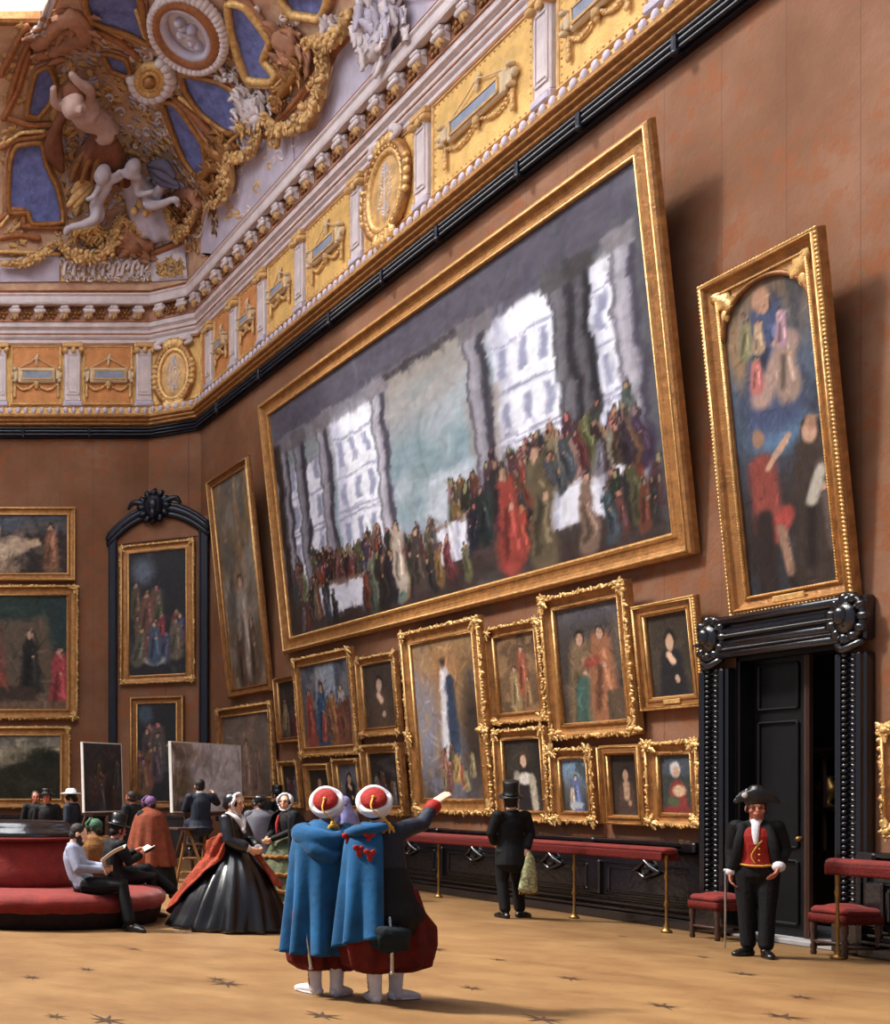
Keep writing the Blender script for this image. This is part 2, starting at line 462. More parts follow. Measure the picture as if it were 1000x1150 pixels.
# orange field on the back wall and on the far panels of the right wall
m = MB(); sweep(m, [(.02, 13.0), (.1, 13.02), (.1, 13.1), (.06, 13.12)] + rolls(.08, .14, 13.12, 13.22, 1, .03) + [(.14, 13.22), (.14, 13.34), (.17, 13.35)] + rolls(.17, .22, 13.36, 13.42, 1, .025) + [(.22, 13.42), (.22, 13.52), (.2, 13.54)])
struct(m.build('trim_5', 'stucco_white'))
m = MB(); sweep(m, [(.14, 13.215), (.165, 13.22), (.165, 13.25), (.14, 13.26)]); sweep(m, [(.2, 13.50), (.25, 13.51), (.25, 13.545), (.2, 13.55)]); sweep(m, [(.06, 12.95), (.12, 12.96), (.12, 13.02), (.05, 13.03)])
struct(m.build('trim_6', 'stucco_brown'))
m = MB(); sweep(m, [(.2, 13.52), (.22, 13.9)]); struct(m.build('trim_7', 'stucco_brown'))
m = MB(); sweep(m, [(.2, 13.88), (.44, 13.88), (.46, 13.92), (.46, 14.06), (.5, 14.1), (.5, 14.13), (.3, 14.14)]); struct(m.build('trim_8', 'stucco_white'))
m = MB(); sweep(m, [(.3, 14.12)] + rolls(.46, .4, 14.13, 14.24, 2, .04) + [(.2, 14.26)]); struct(m.build('trim_9', 'gold_red'))
m = MB(); sweep(m, [(.2, 13.885), (.3, 13.86), (.3, 13.9)]); struct(m.build('trim_10', 'gold'))
# dentil bead line under the architrave
# modillions: white scroll bracket with a gilt leaf, alternating with gilt rosettes
def modillion():
    a = MB(); a.box((0, -.1, .12), (.2, .2, .1), bev=.03); a.tube([(-.1, -.05, .1), (.1, -.05, .1)], .06, seg=8); a.tube([(-.1, -.16, .02), (.1, -.16, .02)], .055, seg=8)
    a.prism([(-.0, .1), (-.18, .05), (-.12, -.06), (0, -.12)], 0, -.09, .09)
    b = MB()
    for k in (-1, 0, 1): b.ell((k * .05, -.13, -.05 - .03 * (k == 0)), (.035, .04, .1), RX(.3) @ RY(-k * .3), 8, 6)
    return a, b
def rosette():
    b = MB(); b.ell((0, -.03, 0), (.05, .05, .05))
    for k in range(6):
        t = k * PI / 3; b.ell((.1 * math.cos(t), -.02, .1 * math.sin(t)), (.065, .03, .045), RY(-t), 8, 6)
    return b
ma, mbb = modillion(); am = ma.fix(ma.mesh('modillion')); am.materials.append(M['stucco_white']); bm_ = mbb.fix(mbb.mesh('leaf')); bm_.materials.append(M['stucco_gold'])
rm = rosette(); rme = rm.fix(rm.mesh('rosette')); rme.materials.append(M['gold_dark'])
def path_pts(off, step):
    return along(off, step)
mod_list = []
cnt = 0
for q, nn, t in along(.22, .62):
    if cnt > 90: break
    d = q.y; px = VPX + F * q.x / d; py = HOR - (13.7 - H) * F / d
    if px < -30 or py < -30: continue
    cnt += 1
    rz = math.atan2(-t.y, -t.x) + PI
    back = nn.y < -.5
    wn = 'back wall' if back and nn.x > -.2 else ('corner' if nn.y < -.2 else 'right wall')
    o = bpy.data.objects.new('modillion', am); COL.objects.link(o); o.location = (q.x, q.y, 13.7); o.rotation_euler = (0, 0, rz)
    tag(o, 'white scroll bracket with a gilt leaf in the even row under the cornice top', 'bracket', 'scroll brackets under the cornice')
    c = bpy.data.objects.new('leaf', bm_); COL.objects.link(c); c.parent = o
    mod_list.append((q, rz))
for (q, rz), (q2, rz2) in zip(mod_list[:-1], mod_list[1:]):
    if abs(rz - rz2) > .01: continue
    p = (q + q2) / 2
    o = bpy.data.objects.new('rosette', rme); COL.objects.link(o); o.location = (p.x, p.y, 13.72); o.rotation_euler = (0, 0, rz)
    tag(o, 'small gilt rosette between two scroll brackets under the cornice top', 'rosette', 'gilt rosettes between the brackets')

# ---------------------------------------------------------------- frieze: panels, pilasters, cartouches, medallions
OFF = .05
def right_loc(px, z, off=OFF): return Vector((XW - off, wd(px, XW), z))
def back_loc(px, z, off=OFF): return Vector(((px - VPX) * YB / F, YB - off, z))
zc = (Z['bead1'] + Z['fr1']) / 2; zh = Z['fr1'] - Z['bead1']
def pilaster(name, loc, rz, w, label):
    t = thing(name, label, 'pilaster', loc, rz)
    a = MB(); a.box((0, -.04, 0), (w, .1, zh - .3), bev=.015); a.box((0, -.1, 0), (w * .55, .02, zh * .55), bev=.008)
    for s in (-1, 1): a.box((s * w * .36, -.1, 0), (w * .08, .03, zh * .62))
    for s in (-1, 1): a.box((0, -.1, s * zh * .31), (w * .78, .03, .03))
    a.build('shaft', 'stucco_white', t)
    b = MB(); b.box((0, -.07, zh / 2 - .07), (w * 1.25, .2, .12), bev=.02)
    for s in (-1, 1): b.tube([(s * w * .5, -.0, zh / 2 - .2), (s * w * .5, -.16, zh / 2 - .2)], .07, seg=8)
    b.ell((0, -.14, zh / 2 - .2), (.06, .05, .08)); b.build('capital', 'stucco_gold', t)
    c = MB(); c.box((0, -.06, -zh / 2 + .07), (w * 1.2, .16, .14), bev=.03); c.build('base', 'stucco_lilac', t)
def bead_frame(mbx, w, h, step, r, y=-.03):
    for k in range(int(w / step) + 1):
        for s in (-1, 1): mbx.ell((-w / 2 + k * w / max(1, int(w / step)), y, s * h / 2), r, None, 6, 4)
    for k in range(1, int(h / step)):
        for s in (-1, 1): mbx.ell((s * w / 2, y, -h / 2 + k * h / int(h / step)), r, None, 6, 4)
def panel(name, loc, rz, w, h, material, label):
    t = thing(name, label, 'wall panel', loc, rz)
    a = MB(); a.box((0, -.015, 0), (w, .03, h)); a.build('field', material, t)
    b = MB()
    for s in (-1, 1): b.box((0, -.03, s * h / 2), (w + .06, .06, .05), bev=.015); b.box((s * w / 2, -.03, 0), (.05, .06, h), bev=.015)
    bead_frame(b, w - .12, h - .12, .11, .02, -.03)
    b.build('border', 'stucco_gold', t)
mat('tablet_stone', (208, 184, 150), .65, 0, .15, 5., .2, 16, .3)
def cartouche(loc, rz, w, h, label):
    t = thing('cartouche', label, 'cartouche', loc, rz)
    a = MB(); a.box((0, -.05, 0), (w, .1, h), bev=.03)
    for s in (-1, 1):
        a.box((s * w * .56, -.05, 0), (w * .1, .12, h * .62), bev=.02)
        for q in (-1, 1): a.tube([(s * w * .6, -.05, q * h * .4), (s * w * .6, -.13, q * h * .4)], h * .12, seg=10)
        a.ell((s * w * .64, -.07, 0), (w * .04, .06, h * .2))
    a.build('tablet', 'tablet_stone', t)
    p = MB(); p.box((0, -.105, 0), (w * .78, .02, h * .5)); p.build('plaque', 'plaque_blue', t)
    f = MB()
    for s in (-1, 1): f.box((0, -.115, s * h * .29), (w * .84, .03, .035)); f.box((s * w * .41, -.115, 0), (.035, .03, h * .58))
    f.build('plaque_border', 'stucco_gold', t)
    # ribbon above, mask below, swags and tassels
    r = MB(); r.tube([(-w * .5, -.04, h * .5), (-w * .16, -.05, h * .95), (0, -.06, h * 1.2), (w * .16, -.05, h * .95), (w * .5, -.04, h * .5)], .013, seg=6, sub=4)
    r.ell((0, -.05, h * 1.15), (.045, .035, .07)); r.ell((0, -.05, h * .85), (.03, .03, .09)); r.ell((.03, -.04, h * 1.35), (.03, .025, .05))
    r.build('ribbon', 'tablet_stone', t)
    s_ = MB(); s_.ell((0, -.06, -h * .55), (.075, .06, .09)); s_.ell((0, -.05, -h * .75), (.045, .04, .07))
    rr = random.Random(3)
    for s in (-1, 1):
        for k in range(9):
            q = k / 8; s_.ell((s * (w * .08 + w * .45 * q), -.04, -h * .62 - h * .3 * math.sin(PI * q) - .02 * rr.random()), (.045, .025, .03), RY(rr.uniform(-.6, .6)), 7, 5)
        for k in range(4): s_.ell((s * w * .58, -.05, -h * (.65 + .22 * k)), (.04 + .01 * (k == 3), .03, .07), None, 7, 5)
    s_.build('swag', 'stucco_gold', t)
def medallion(loc, rz, rx, rzz, label):
    t = thing('medallion', label, 'medallion', loc, rz)
    a = MB(); a.ell((0, -.03, 0), (rx * .82, .05, rzz * .82), None, 28, 10); a.build('field', 'stucco_gold', t)
    for k_, (f1, rad, mt, nm) in enumerate(((.85, .07, 'gold_bright', 'rim'), (1.04, .085, 'gold', 'outer_rim'))):
        b = MB(); n = 8 if k_ else 28
        b.tube([(rx * f1 * math.cos(2 * PI * (i + .5) / n), -.05, rzz * f1 * math.sin(2 * PI * (i + .5) / n)) for i in range(n)], rad, seg=8, closed=True, sub=1 if k_ == 0 else 2)
        b.build(nm, mt, t)
    c = MB()
    for i in range(36):
        q = 2 * PI * i / 36; c.ell((rx * .95 * math.cos(q), -.1, rzz * .95 * math.sin(q)), .035, None, 6, 5)
    for q, sc_ in ((PI / 2, 1.5), (-PI / 2, 1.6), (0, 1.), (PI, 1.)):
        for k in range(5):
            a_ = q + (k - 2) * .17; c.ell((rx * 1.1 * math.cos(a_), -.09, rzz * 1.1 * math.sin(a_)), (.09 * sc_, .06, .07 * sc_), RY(-a_ + k), 8, 6)
    c.build('leafwork', 'gold_bright', t)
    d = MB(); rr = random.Random(8)
    for k in range(16):
        q = k / 15; z_ = rzz * (-.55 + 1.1 * q); w_ = rx * .36 * math.sin(PI * (.15 + .8 * q))
        d.ell((0, -.07, z_), (.022, .02, .06), None, 6, 5)
        for sg in (-1, 1): d.ell((sg * w_ * rr.uniform(.3, 1), -.072, z_ + .03), (.045, .018, .025), RY(-sg * .7), 7, 5)
    d.build('bouquet', 'stucco_white', t)
    for s in (-1, 1):
        v = MB(); v.tube([(s * .1, -.03, rzz * 1.15), (s * .3, -.08, rzz * 1.2), (s * .42, -.08, rzz * 1.05), (s * .3, -.1, rzz * .98)], [.06, .08, .07, .05], seg=8, sub=4)
        v.build('volute', 'stucco_white', t)
# right wall: far to near
RP = [240, 268, 300, 343, 408, 482, 620, 752]
nth = ['seventh', 'sixth', 'fifth', 'fourth', 'third', 'second', 'first']
for i, px in enumerate(RP):
    wpil = .34 if px > 390 else .3
    nm = ['thin white pilaster on the right frieze closest to the corner medallion', 'thin white pilaster second from the corner on the right frieze', 'white pilaster third from the corner on the right frieze',
          'white pilaster fourth from the corner on the right frieze', 'white pilaster directly left of the big octagonal medallion on the right frieze', 'white pilaster directly right of the big octagonal medallion',
          'broad white panelled pilaster near the top edge right of the large tablet', 'white pilaster at the upper end of the right frieze where it meets the picture edge'][i]
    pilaster('pilaster', right_loc(px, zc), -PI / 2, wpil, nm)
for i in range(len(RP) - 1):
    y0, y1 = wd(RP[i]), wd(RP[i + 1]); yc = (y0 + y1) / 2; w = y0 - y1 - .5
    loc = (XW - OFF, yc, zc)
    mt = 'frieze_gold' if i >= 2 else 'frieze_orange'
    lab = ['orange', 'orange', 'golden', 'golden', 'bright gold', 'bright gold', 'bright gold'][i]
    where = ['beside the thin pilaster nearest the corner', 'second from the corner', 'third from the corner', 'left of the panel next to the medallion', 'behind the octagonal medallion', 'behind the largest white tablet', 'cut by the top edge'][i]
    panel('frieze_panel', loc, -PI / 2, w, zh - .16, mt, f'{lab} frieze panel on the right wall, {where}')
    if i == 4: medallion((XW - OFF - .05, yc, zc), -PI / 2, min(.62, w * .42), .78, 'large octagonal gilt medallion with a grey field on the right frieze')
    else:
        cartouche((XW - OFF - .03, yc, zc + .02), -PI / 2, min(1.55, w * .58), .36 if i > 2 else .3, 'white tablet cartouche on the right frieze, ' + ['smallest and closest to the corner', 'second from the corner', 'third from the corner', 'left of the octagonal medallion', '', 'largest, with blue-grey plaque and tassels', 'cut off by the top edge'][i])
# far short panel between corner and first pilaster
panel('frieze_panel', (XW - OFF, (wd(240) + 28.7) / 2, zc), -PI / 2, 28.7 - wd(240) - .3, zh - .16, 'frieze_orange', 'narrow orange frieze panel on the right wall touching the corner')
# back wall
bx = [-62, 6, 80, 160]
for px, nm in ((80, 'white fluted pilaster between the two tablets on the back frieze'), (-3, 'pilaster cut by the left edge on the back frieze'), (160, 'white pilaster on the back frieze beside the oval corner medallion')):
    pilaster('pilaster', back_loc(px, zc), 0, .4, nm)
for x0, x1, nm in ((3, 76, 'left of the pilaster'), (84, 156, 'right of the pilaster')):
    a, b = back_loc(x0, zc), back_loc(x1, zc); w = (b.x - a.x) - .42
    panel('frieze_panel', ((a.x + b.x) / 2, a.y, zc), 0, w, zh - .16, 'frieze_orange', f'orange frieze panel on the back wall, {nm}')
    cartouche(((a.x + b.x) / 2, a.y - .03, zc - .02), 0, .95, .38, f'white tablet cartouche on the back wall frieze, {nm}')
cv = Vector(CH[1]) - Vector(CH[0]); cm = (Vector(CH[0]) + Vector(CH[1])) / 2; cz = math.atan2(cv.y, cv.x)
cn = Vector((cv.y, -cv.x)).normalized()
medallion((cm.x + cn.x * .06, cm.y + cn.y * .06, zc - .1), cz, .42, .72, 'oval gilt medallion in the corner between the two friezes')

# ---------------------------------------------------------------- dado and doorway
m = MB()
def dado(y0, y1, name, label_trim):
    d = MB(); xc = XW
    L = y1 - y0; ym = (y0 + y1) / 2
    d.box((xc - .04, ym, .5), (.08, L, 1.0))
    for z, off, hh in ((.06, .2, .12), (.15, .17, .05), (.22, .14, .05), (.29, .11, .04), (.9, .12, .05), (.97, .17, .05), (1.03, .2, .05), (.74, .1, .035)):
        d.box((xc - off / 2, ym, z), (off, L, hh), bev=.012)
    k = max(1, int(L / 1.55)); st = L / k
    for i in range(k + 1):
        yy = y0 + i * st; yy = min(max(yy, y0 + .09), y1 - .09)
        d.box((xc - .06, yy, .53), (.14, .18, .46), bev=.015)
        d.box((xc - .1, yy, 1.0), (.24, .2, .12), bev=.02)
        if i < k:
            for s in (.09, .91): d.box((xc - .07, y0 + (i + s) * st + (0.05 if s < .5 else -.05), .52), (.06, .04, .36), bev=.01)
            for z in (.36, .68): d.box((xc - .07, y0 + (i + .5) * st, z), (.06, st * .8, .04), bev=.01)
            yc = y0 + (i + .5) * st
            for sg in (-1, 1):
                d.tube([(xc - .1, yc + sg * .2, .66), (xc - .12, yc + sg * .08, .72), (xc - .13, yc, .8)], .03, seg=6)
                d.tube([(xc - .1, yc + sg * .2, .66), (xc - .12, yc, .58)], .025, seg=6)
            d.ell((xc - .1, yc, .68), (.04, .07, .07))
    return struct(d.build(name, 'ebony'))
YA1, YA0 = wd(799), wd(985)          # outer edges of the door case (far, near)
dado(YA1, 27.4, 'trim_11', ''); dado(YN, YA0, 'trim_12', '')
d = MB(); d.box(((XL + 9.4) / 2, YB - .05, .5), (9.4 - XL, .1, 1.0))
for z, off, hh in ((.08, .2, .16), (.25, .14, .05), (.9, .12, .05), (1.0, .2, .08)): d.box(((XL + 9.4) / 2, YB - off / 2, z), (9.4 - XL, off, hh), bev=.01)
struct(d.build('trim_13', 'ebony'))

door = struct(bpy.data.objects.new('door_1', None)); COL.objects.link(door); door.location = (XW, (DY0 + DY1) / 2, 0); door.rotation_euler = (0, 0, -PI / 2)
dw = DY1 - DY0; aw0, aw1 = -(YA1 - (DY0 + DY1) / 2), -(YA0 - (DY0 + DY1) / 2)    # local x: far negative, near positive
zt = 3.68
for nm, x0, x1 in (('jamb', aw0, -dw / 2), ('jamb', dw / 2, aw1)):
    a = MB(); xm = (x0 + x1) / 2; w = x1 - x0
    a.box((xm, -.06, 1.55), (w, .12, 3.1), bev=.02)
    a.box((x0 + w * .16, -.14, 1.55), (w * .2, .1, 3.1), bev=.03); a.box((x0 + w * .86, -.12, 1.55), (w * .16, .1, 3.1), bev=.03)
    a.box((xm, -.12, .2), (w * 1.1, .16, .4), bev=.03)
    for k in range(44):
        a.ell((x0 + w * .36, -.14, .5 + k * .06), (.03, .04, .026), None, 7, 5)
        a.ell((x0 + w * .66, -.13, .5 + k * .06), (.035, .035, .022), RY(.6), 7, 5)
    a.build(nm, 'ebony', door)
a = MB(); xm = (aw0 + aw1) / 2; w = aw1 - aw0; zb = DZ
a.box((xm, -.06, (zb + zt) / 2), (w, .12, zt - zb), bev=.02)
for z, r in ((zb + .03, .05), (zb + .15, .05), (zt - .04, .06)): a.tube([(aw0 + .12, -.13, z), (aw1 - .12, -.13, z)], r, seg=10)
for k in range(48):
    q = k / 47; a.ell((aw0 + .3 + (w - .6) * q, -.15, zb + .24), (.022, .04, .03), None, 7, 5); a.ell((aw0 + .3 + (w - .6) * q, -.15, zb + .09), (.02, .03, .02), None, 6, 4)
a.box((xm, -.12, zb + .3), (w - .5, .1, .07), bev=.02)
a.build('lintel', 'ebony', door)
for s, xx in ((-1, aw0 + .16), (1, aw1 - .16)):
    a = MB(); a.ell((xx, -.16, zt - .22), (.13, .08, .17)); a.ell((xx, -.22, zt - .2), (.07, .06, .1))
    for k in range(11):
        t = 2 * PI * k / 11; a.ell((xx + .17 * math.cos(t), -.15, zt - .22 + .21 * math.sin(t)), (.065, .05, .05), RY(-t), 8, 6)
    a.tube([(xx + .17 * math.cos(2 * PI * k / 16), -.15, zt - .22 + .24 * math.sin(2 * PI * k / 16)) for k in range(16)], .03, seg=7, closed=True)
    a.tube([(xx - .12, -.12, zt - .48), (xx, -.18, zt - .55), (xx + .12, -.12, zt - .48)], .045, seg=7, sub=3)
    a.build('corner_ornament', 'ebony', door)
for s in (-1, 1):
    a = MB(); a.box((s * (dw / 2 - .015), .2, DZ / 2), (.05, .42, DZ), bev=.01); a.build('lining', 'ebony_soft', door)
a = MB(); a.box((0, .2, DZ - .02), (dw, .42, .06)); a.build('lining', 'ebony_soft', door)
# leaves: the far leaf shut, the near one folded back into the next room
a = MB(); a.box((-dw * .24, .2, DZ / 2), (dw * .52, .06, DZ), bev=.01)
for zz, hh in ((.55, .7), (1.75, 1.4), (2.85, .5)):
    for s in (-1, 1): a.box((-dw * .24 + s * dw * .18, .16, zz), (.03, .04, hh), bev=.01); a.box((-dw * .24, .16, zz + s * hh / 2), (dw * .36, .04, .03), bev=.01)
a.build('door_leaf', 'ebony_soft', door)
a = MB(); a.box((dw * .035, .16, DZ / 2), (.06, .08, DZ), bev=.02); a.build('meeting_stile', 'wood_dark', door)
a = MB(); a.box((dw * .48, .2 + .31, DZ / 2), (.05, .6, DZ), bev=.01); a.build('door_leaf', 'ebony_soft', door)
a = MB(); a.ell((-.02, .12, 1.15), (.03, .04, .03)); a.build('handle', 'brass', door)
# the dim room beyond
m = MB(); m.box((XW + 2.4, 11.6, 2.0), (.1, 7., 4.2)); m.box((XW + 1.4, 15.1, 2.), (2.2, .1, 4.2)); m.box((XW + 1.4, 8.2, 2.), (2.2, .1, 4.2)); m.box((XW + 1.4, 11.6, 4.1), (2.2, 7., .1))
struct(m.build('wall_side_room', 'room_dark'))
m = MB(); m.box((XW + .16, (DY0 + DY1) / 2, .03), (.5, dw, .06), bev=.01); m.box((XW + .75, (DY0 + DY1) / 2 + .1, .06), (.5, dw + .5, .12), bev=.02); struct(m.build('trim_14', 'stone_pale'))
# glazed showcase in the side room
t = thing('showcase', 'dim glazed showcase with small objects seen through the open door leaf', 'cabinet', (XW + 1.9, 14.3, 0), -PI / 2)
a = MB(); a.box((0, 0, .45), (1.5, .6, .9), bev=.02); a.build('base', 'wood_dark', t)
a = MB()
for x in (-.72, -.24, .24, .72): a.box((x, -.27, 1.5), (.04, .04, 1.2)); 
for z in (.93, 1.45, 2.1): a.box((0, -.27, z), (1.5, .05, .05))
a.box((0, 0, 2.15), (1.6, .66, .1), bev=.03); a.build('frame', 'wood_dark', t)
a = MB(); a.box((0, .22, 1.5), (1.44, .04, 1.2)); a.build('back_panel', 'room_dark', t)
for k, x in enumerate((-.45, 0, .46)):
    a = MB(); a.lathe([(.0, 0), (.08, .0), (.03, .06), (.09, .16), (.11, .26), (.05, .34), (.06, .38)], (0, 0, 0), 14)
    o = a.build('vase', 'stone_pale' if k != 1 else 'brass'); o.location = (XW + 1.9, 14.3 - x, 1.48 if k < 2 else .96)
    tag(o, ['pale small vase on the showcase shelf, left one', 'brass small vase on the showcase shelf', 'pale small vase low in the showcase'][k], 'vase')
for zz in (1.47,):
    a = MB(); a.box((0, .0, zz), (1.4, .4, .02)); a.build('shelf', 'wood_dark', t)

# ---------------------------------------------------------------- niche doorcase built across the corner
NA, NB = Vector((9.55, YB - .02)), Vector((XW - .03, wd(236)))
nv = NB - NA; nw = nv.length; nz_ = math.atan2(nv.y, nv.x)
m = MB(); m.prism([tuple(NA), tuple(NB), (XW - .01, 28.6), (11.0, YB - .45), (10.4, YB - .02)], 2, 0, 8.4); struct(m.build('wall_niche', 'wall_cloth'))
nic = struct(bpy.data.objects.new('door_2', None)); COL.objects.link(nic); nic.location = (NA.x, NA.y, 0); nic.rotation_euler = (0, 0, nz_)
def arch(x): return 8.05 + .62 * (1 - ((x - nw * .5) / (nw * .5)) ** 2)
a = MB()
for s, x in ((0, .1), (1, nw - .1)): a.box((x, -.06, 4.1), (.2, .14, 8.2), bev=.02); a.box((x + (.08 if s == 0 else -.08), -.12, 4.1), (.05, .06, 8.1), bev=.015)
a.build('jamb', 'iron_rail', nic)
a = MB()
for dz, r in ((0, .1), (-.14, .08), (.11, .06)):
    a.tube([(nw * k / 24, -.08, arch(nw * k / 24) + dz) for k in range(25)], r, seg=8)
a.build('arch_moulding', 'iron_rail', nic)
a = MB(); a.prism([(nw * k / 24, arch(nw * k / 24)) for k in range(25)] + [(nw, 7.9), (0, 7.9)], 1, -.03, .12); a.build('tympanum', 'wall_cloth', nic)
a = MB(); xc = nw * .47; zc2 = arch(xc) + .05
a.ell((xc, -.18, zc2), (.24, .16, .3)); a.ell((xc, -.28, zc2 + .02), (.13, .1, .17)); a.ell((xc, -.3, zc2 - .2), (.1, .1, .14))
for k in range(12):
    t_ = 2 * PI * k / 12; a.ell((xc + .3 * math.cos(t_), -.16, zc2 + .34 * math.sin(t_)), (.12, .08, .08), RY(-t_ + .4), 8, 6)
for s in (-1, 1): a.tube([(xc + s * .25, -.14, zc2 + .1), (xc + s * .5, -.14, zc2 + .16), (xc + s * .62, -.12, zc2 + .02)], [.09, .07, .04], seg=8, sub=4)
a.build('keystone_ornament', 'iron_rail', nic)
d = MB(); d.box((nw * .5, -.06, .5), (nw - .36, .1, 1.0)); d.box((nw * .5, -.1, 1.0), (nw - .36, .18, .08), bev=.015); d.box((nw * .5, -.1, .08), (nw - .36, .18, .16), bev=.015); d.build('plinth', 'ebony', nic)

# ---------------------------------------------------------------- star marks let into the parquet
m = MB(); rr = random.Random(5)
for px, py, sz in ((255, 1105, .16), (120, 1146, .15), (98, 1089, .1), (150, 1066, .09), (243, 1100, .1), (362, 1141, .15), (488, 1066, .14), (610, 1145, .15), (640, 1099, .12), (313, 1067, .1), (836, 1094, .12), (700, 1052, .07), (900, 1120, .1), (745, 1130, .12), (36, 1098, .1), (560, 1078, .08), (880, 1142, .14), (62, 1142, .1), (530, 1110, .1), (790, 1075, .08)):
    p = floor_pt(px, py); n = 7; vs = [(p.x, p.y, .004)]
    ph = rr.random()
    for k in range(2 * n):
        r = sz * (rr.uniform(.8, 1.25) if k % 2 == 0 else .22); t = PI * k / n + ph; vs.append((p.x + r * math.cos(t), p.y + 1.5 * r * math.sin(t), .004))
    m.add(vs, [(0, 1 + k, 1 + (k + 1) % (2 * n)) for k in range(2 * n)], True)
mat('inlay', (58, 38, 24), .6, 0, .4, 9.)
tag(struct(m.build('floor_inlay', 'inlay')))
# ---------------------------------------------------------------- coved vault over the cornice
TX, TY, ZC0, ZC1 = 6.65, 25.0, 14.2, 18.3
B_ = plan(.32)
def cove_base(t):
    """t 0..1 back wall, 1..2 corner, 2..3 right wall -> (base point, top point)"""
    if t <= 1:
        b = B_[0].lerp(B_[1], t); return b, Vector((min(TX, XL + (TX - XL) * t), TY))
    if t <= 2:
        b = B_[1].lerp(B_[2], t - 1); return b, Vector((TX, TY))
    b = B_[2].lerp(B_[3], t - 2); return b, Vector((TX, TY + (YN - TY) * (t - 2)))
def cove(t, s):
    b, tp = cove_base(t); ph = s * 1.35
    a = (1 - math.cos(ph)) / (1 - math.cos(1.35)); z = math.sin(ph) / math.sin(1.35)
    p = b.lerp(tp, a); return Vector((p.x, p.y, ZC0 + (ZC1 - ZC0) * z))
m = MB(); NU, NV = 90, 20
m.grid(lambda u, v: cove(u * 3, v), NU, NV)
cv_me = m.mesh('ceiling')
ceil = bpy.data.objects.new('ceiling', cv_me); COL.objects.link(ceil); cv_me.materials.append(M['vault_ground']); struct(ceil)
BVH = BVHTree.FromPolygons([v.co.copy() for v in cv_me.vertices], [tuple(p.vertices) for p in cv_me.polygons])
EYE = Vector((0, 0, H))
def cv(px, py, off=0.):
    """point of the vault surface seen at this pixel, moved off it towards the room; and the normal"""
    d = Vector(((px - VPX) / F, 1, (HOR - py) / F)).normalized()
    loc, n, i, dist = BVH.ray_cast(EYE, d)
    k_ = 0
    while loc is None and k_ < 90:
        k_ += 1; py -= 1; d = Vector(((px - VPX) / F, 1, (HOR - py) / F)).normalized(); loc, n, i, dist = BVH.ray_cast(EYE, d)
    if loc is None:
        loc, n, i, dist = BVH.find_nearest(EYE + d * 26)
    if n.dot(d) > 0: n = -n
    return loc + n * off, n
def zp(x, y, k=.33): return (x * k, y * k)              # zoomed crop of the upper left corner to pixels
def zq(x, y): return (300 + x * .36, y * .36)            # zoomed crop right of it
def smooth_closed(poly, n=4):
    P = [Vector((a, b)) for a, b in poly]; out = []
    N = len(P)
    for i in range(N):
        p0, p1, p2, p3 = P[i - 1], P[i], P[(i + 1) % N], P[(i + 2) % N]
        for k in range(n):
            t = k / n
            # half way between straight and spline keeps the angles of the frames
            s_ = .5 * (2 * p1 + (p2 - p0) * t + (2 * p0 - 5 * p1 + 4 * p2 - p3) * t * t + (3 * p1 - p0 - 3 * p2 + p3) * t ** 3)
            out.append(s_.lerp(p1.lerp(p2, t), .5))
    return out
def patch(mb, poly, off, step=5., jitter=.02):
    """a closed outline laid on the vault as a raised slab"""
    P = [Vector(p) for p in poly]; N = len(P)
    xs = [p.x for p in P]; ys = [p.y for p in P]
    def inside(q):
        c = False
        for i in range(N):
            a, b = P[i - 1], P[i]
            if (a.y > q[1]) != (b.y > q[1]) and q[0] < (b.x - a.x) * (q[1] - a.y) / (b.y - a.y) + a.x: c = not c
        return c
    pts = list(P)
    x = min(xs) + step / 2
    while x < max(xs):
        y = min(ys) + step / 2
        while y < max(ys):
            if inside((x, y)) and min((Vector((x, y)) - p).length for p in P) > step * .5: pts.append(Vector((x, y)))
            y += step
        x += step
    r = delaunay_2d_cdt(pts, [(i, (i + 1) % N) for i in range(N)], [], 1, 1e-4)
    top = [cv(p.x, p.y, off)[0] for p in r[0]]
    mb.add(top, [tuple(f) for f in r[2]])
    edge = [cv(p.x, p.y, off)[0] for p in P]; low = [cv(p.x, p.y, -.02)[0] for p in P]
    mb.add(edge + low, [(i, (i + 1) % N, N + (i + 1) % N, N + i) for i in range(N)])
def vline(mb, pts, off, rad, closed=False, sub=4, seg=8):
    P = [Vector(p) for p in pts]; out = []
    N = len(P)
    for i in range(N if closed else N - 1):
        a, b = P[i], P[(i + 1) % N]; k = max(2, int((b - a).length / 5))
        for j in range(k): out.append(a.lerp(b, j / k))
    if not closed: out.append(P[-1])
    mb.tube([cv(p.x, p.y, off)[0] for p in out], rad, seg=seg, closed=closed)
def leaf(mb, c, n, d, L, wd_=.34, curl=.3):
    """a lobed acanthus leaf: ridge, scalloped edge, tip curling off the ground; closed below"""
    n = Vector(n).normalized(); d = Vector(d); d = d - n * d.dot(n)
    if d.length < 1e-3: d = n.orthogonal()
    d.normalize(); s_ = n.cross(d); c = Vector(c); K = 6; vs = []
    for i in range(K + 1):
        t = i / K; w_ = wd_ * L * math.sin(PI * (.12 + t * .86)) * (1.12 if i % 2 else .72)
        z = curl * L * t * t; y = c + d * (L * (t - .3))
        vs += [y - s_ * w_ + n * (z * .8 + .01), y + n * (z + .12 * L * (1 - t * .6)), y + s_ * w_ + n * (z * .8 + .01), y - n * .06 * L + n * z * .6]
    fs = []
    for i in range(K):
        o = i * 4; fs += [(o, o + 1, o + 5, o + 4), (o + 1, o + 2, o + 6, o + 5), (o + 2, o + 3, o + 7, o + 6), (o + 3, o, o + 4, o + 7)]
    mb.add(vs, fs)
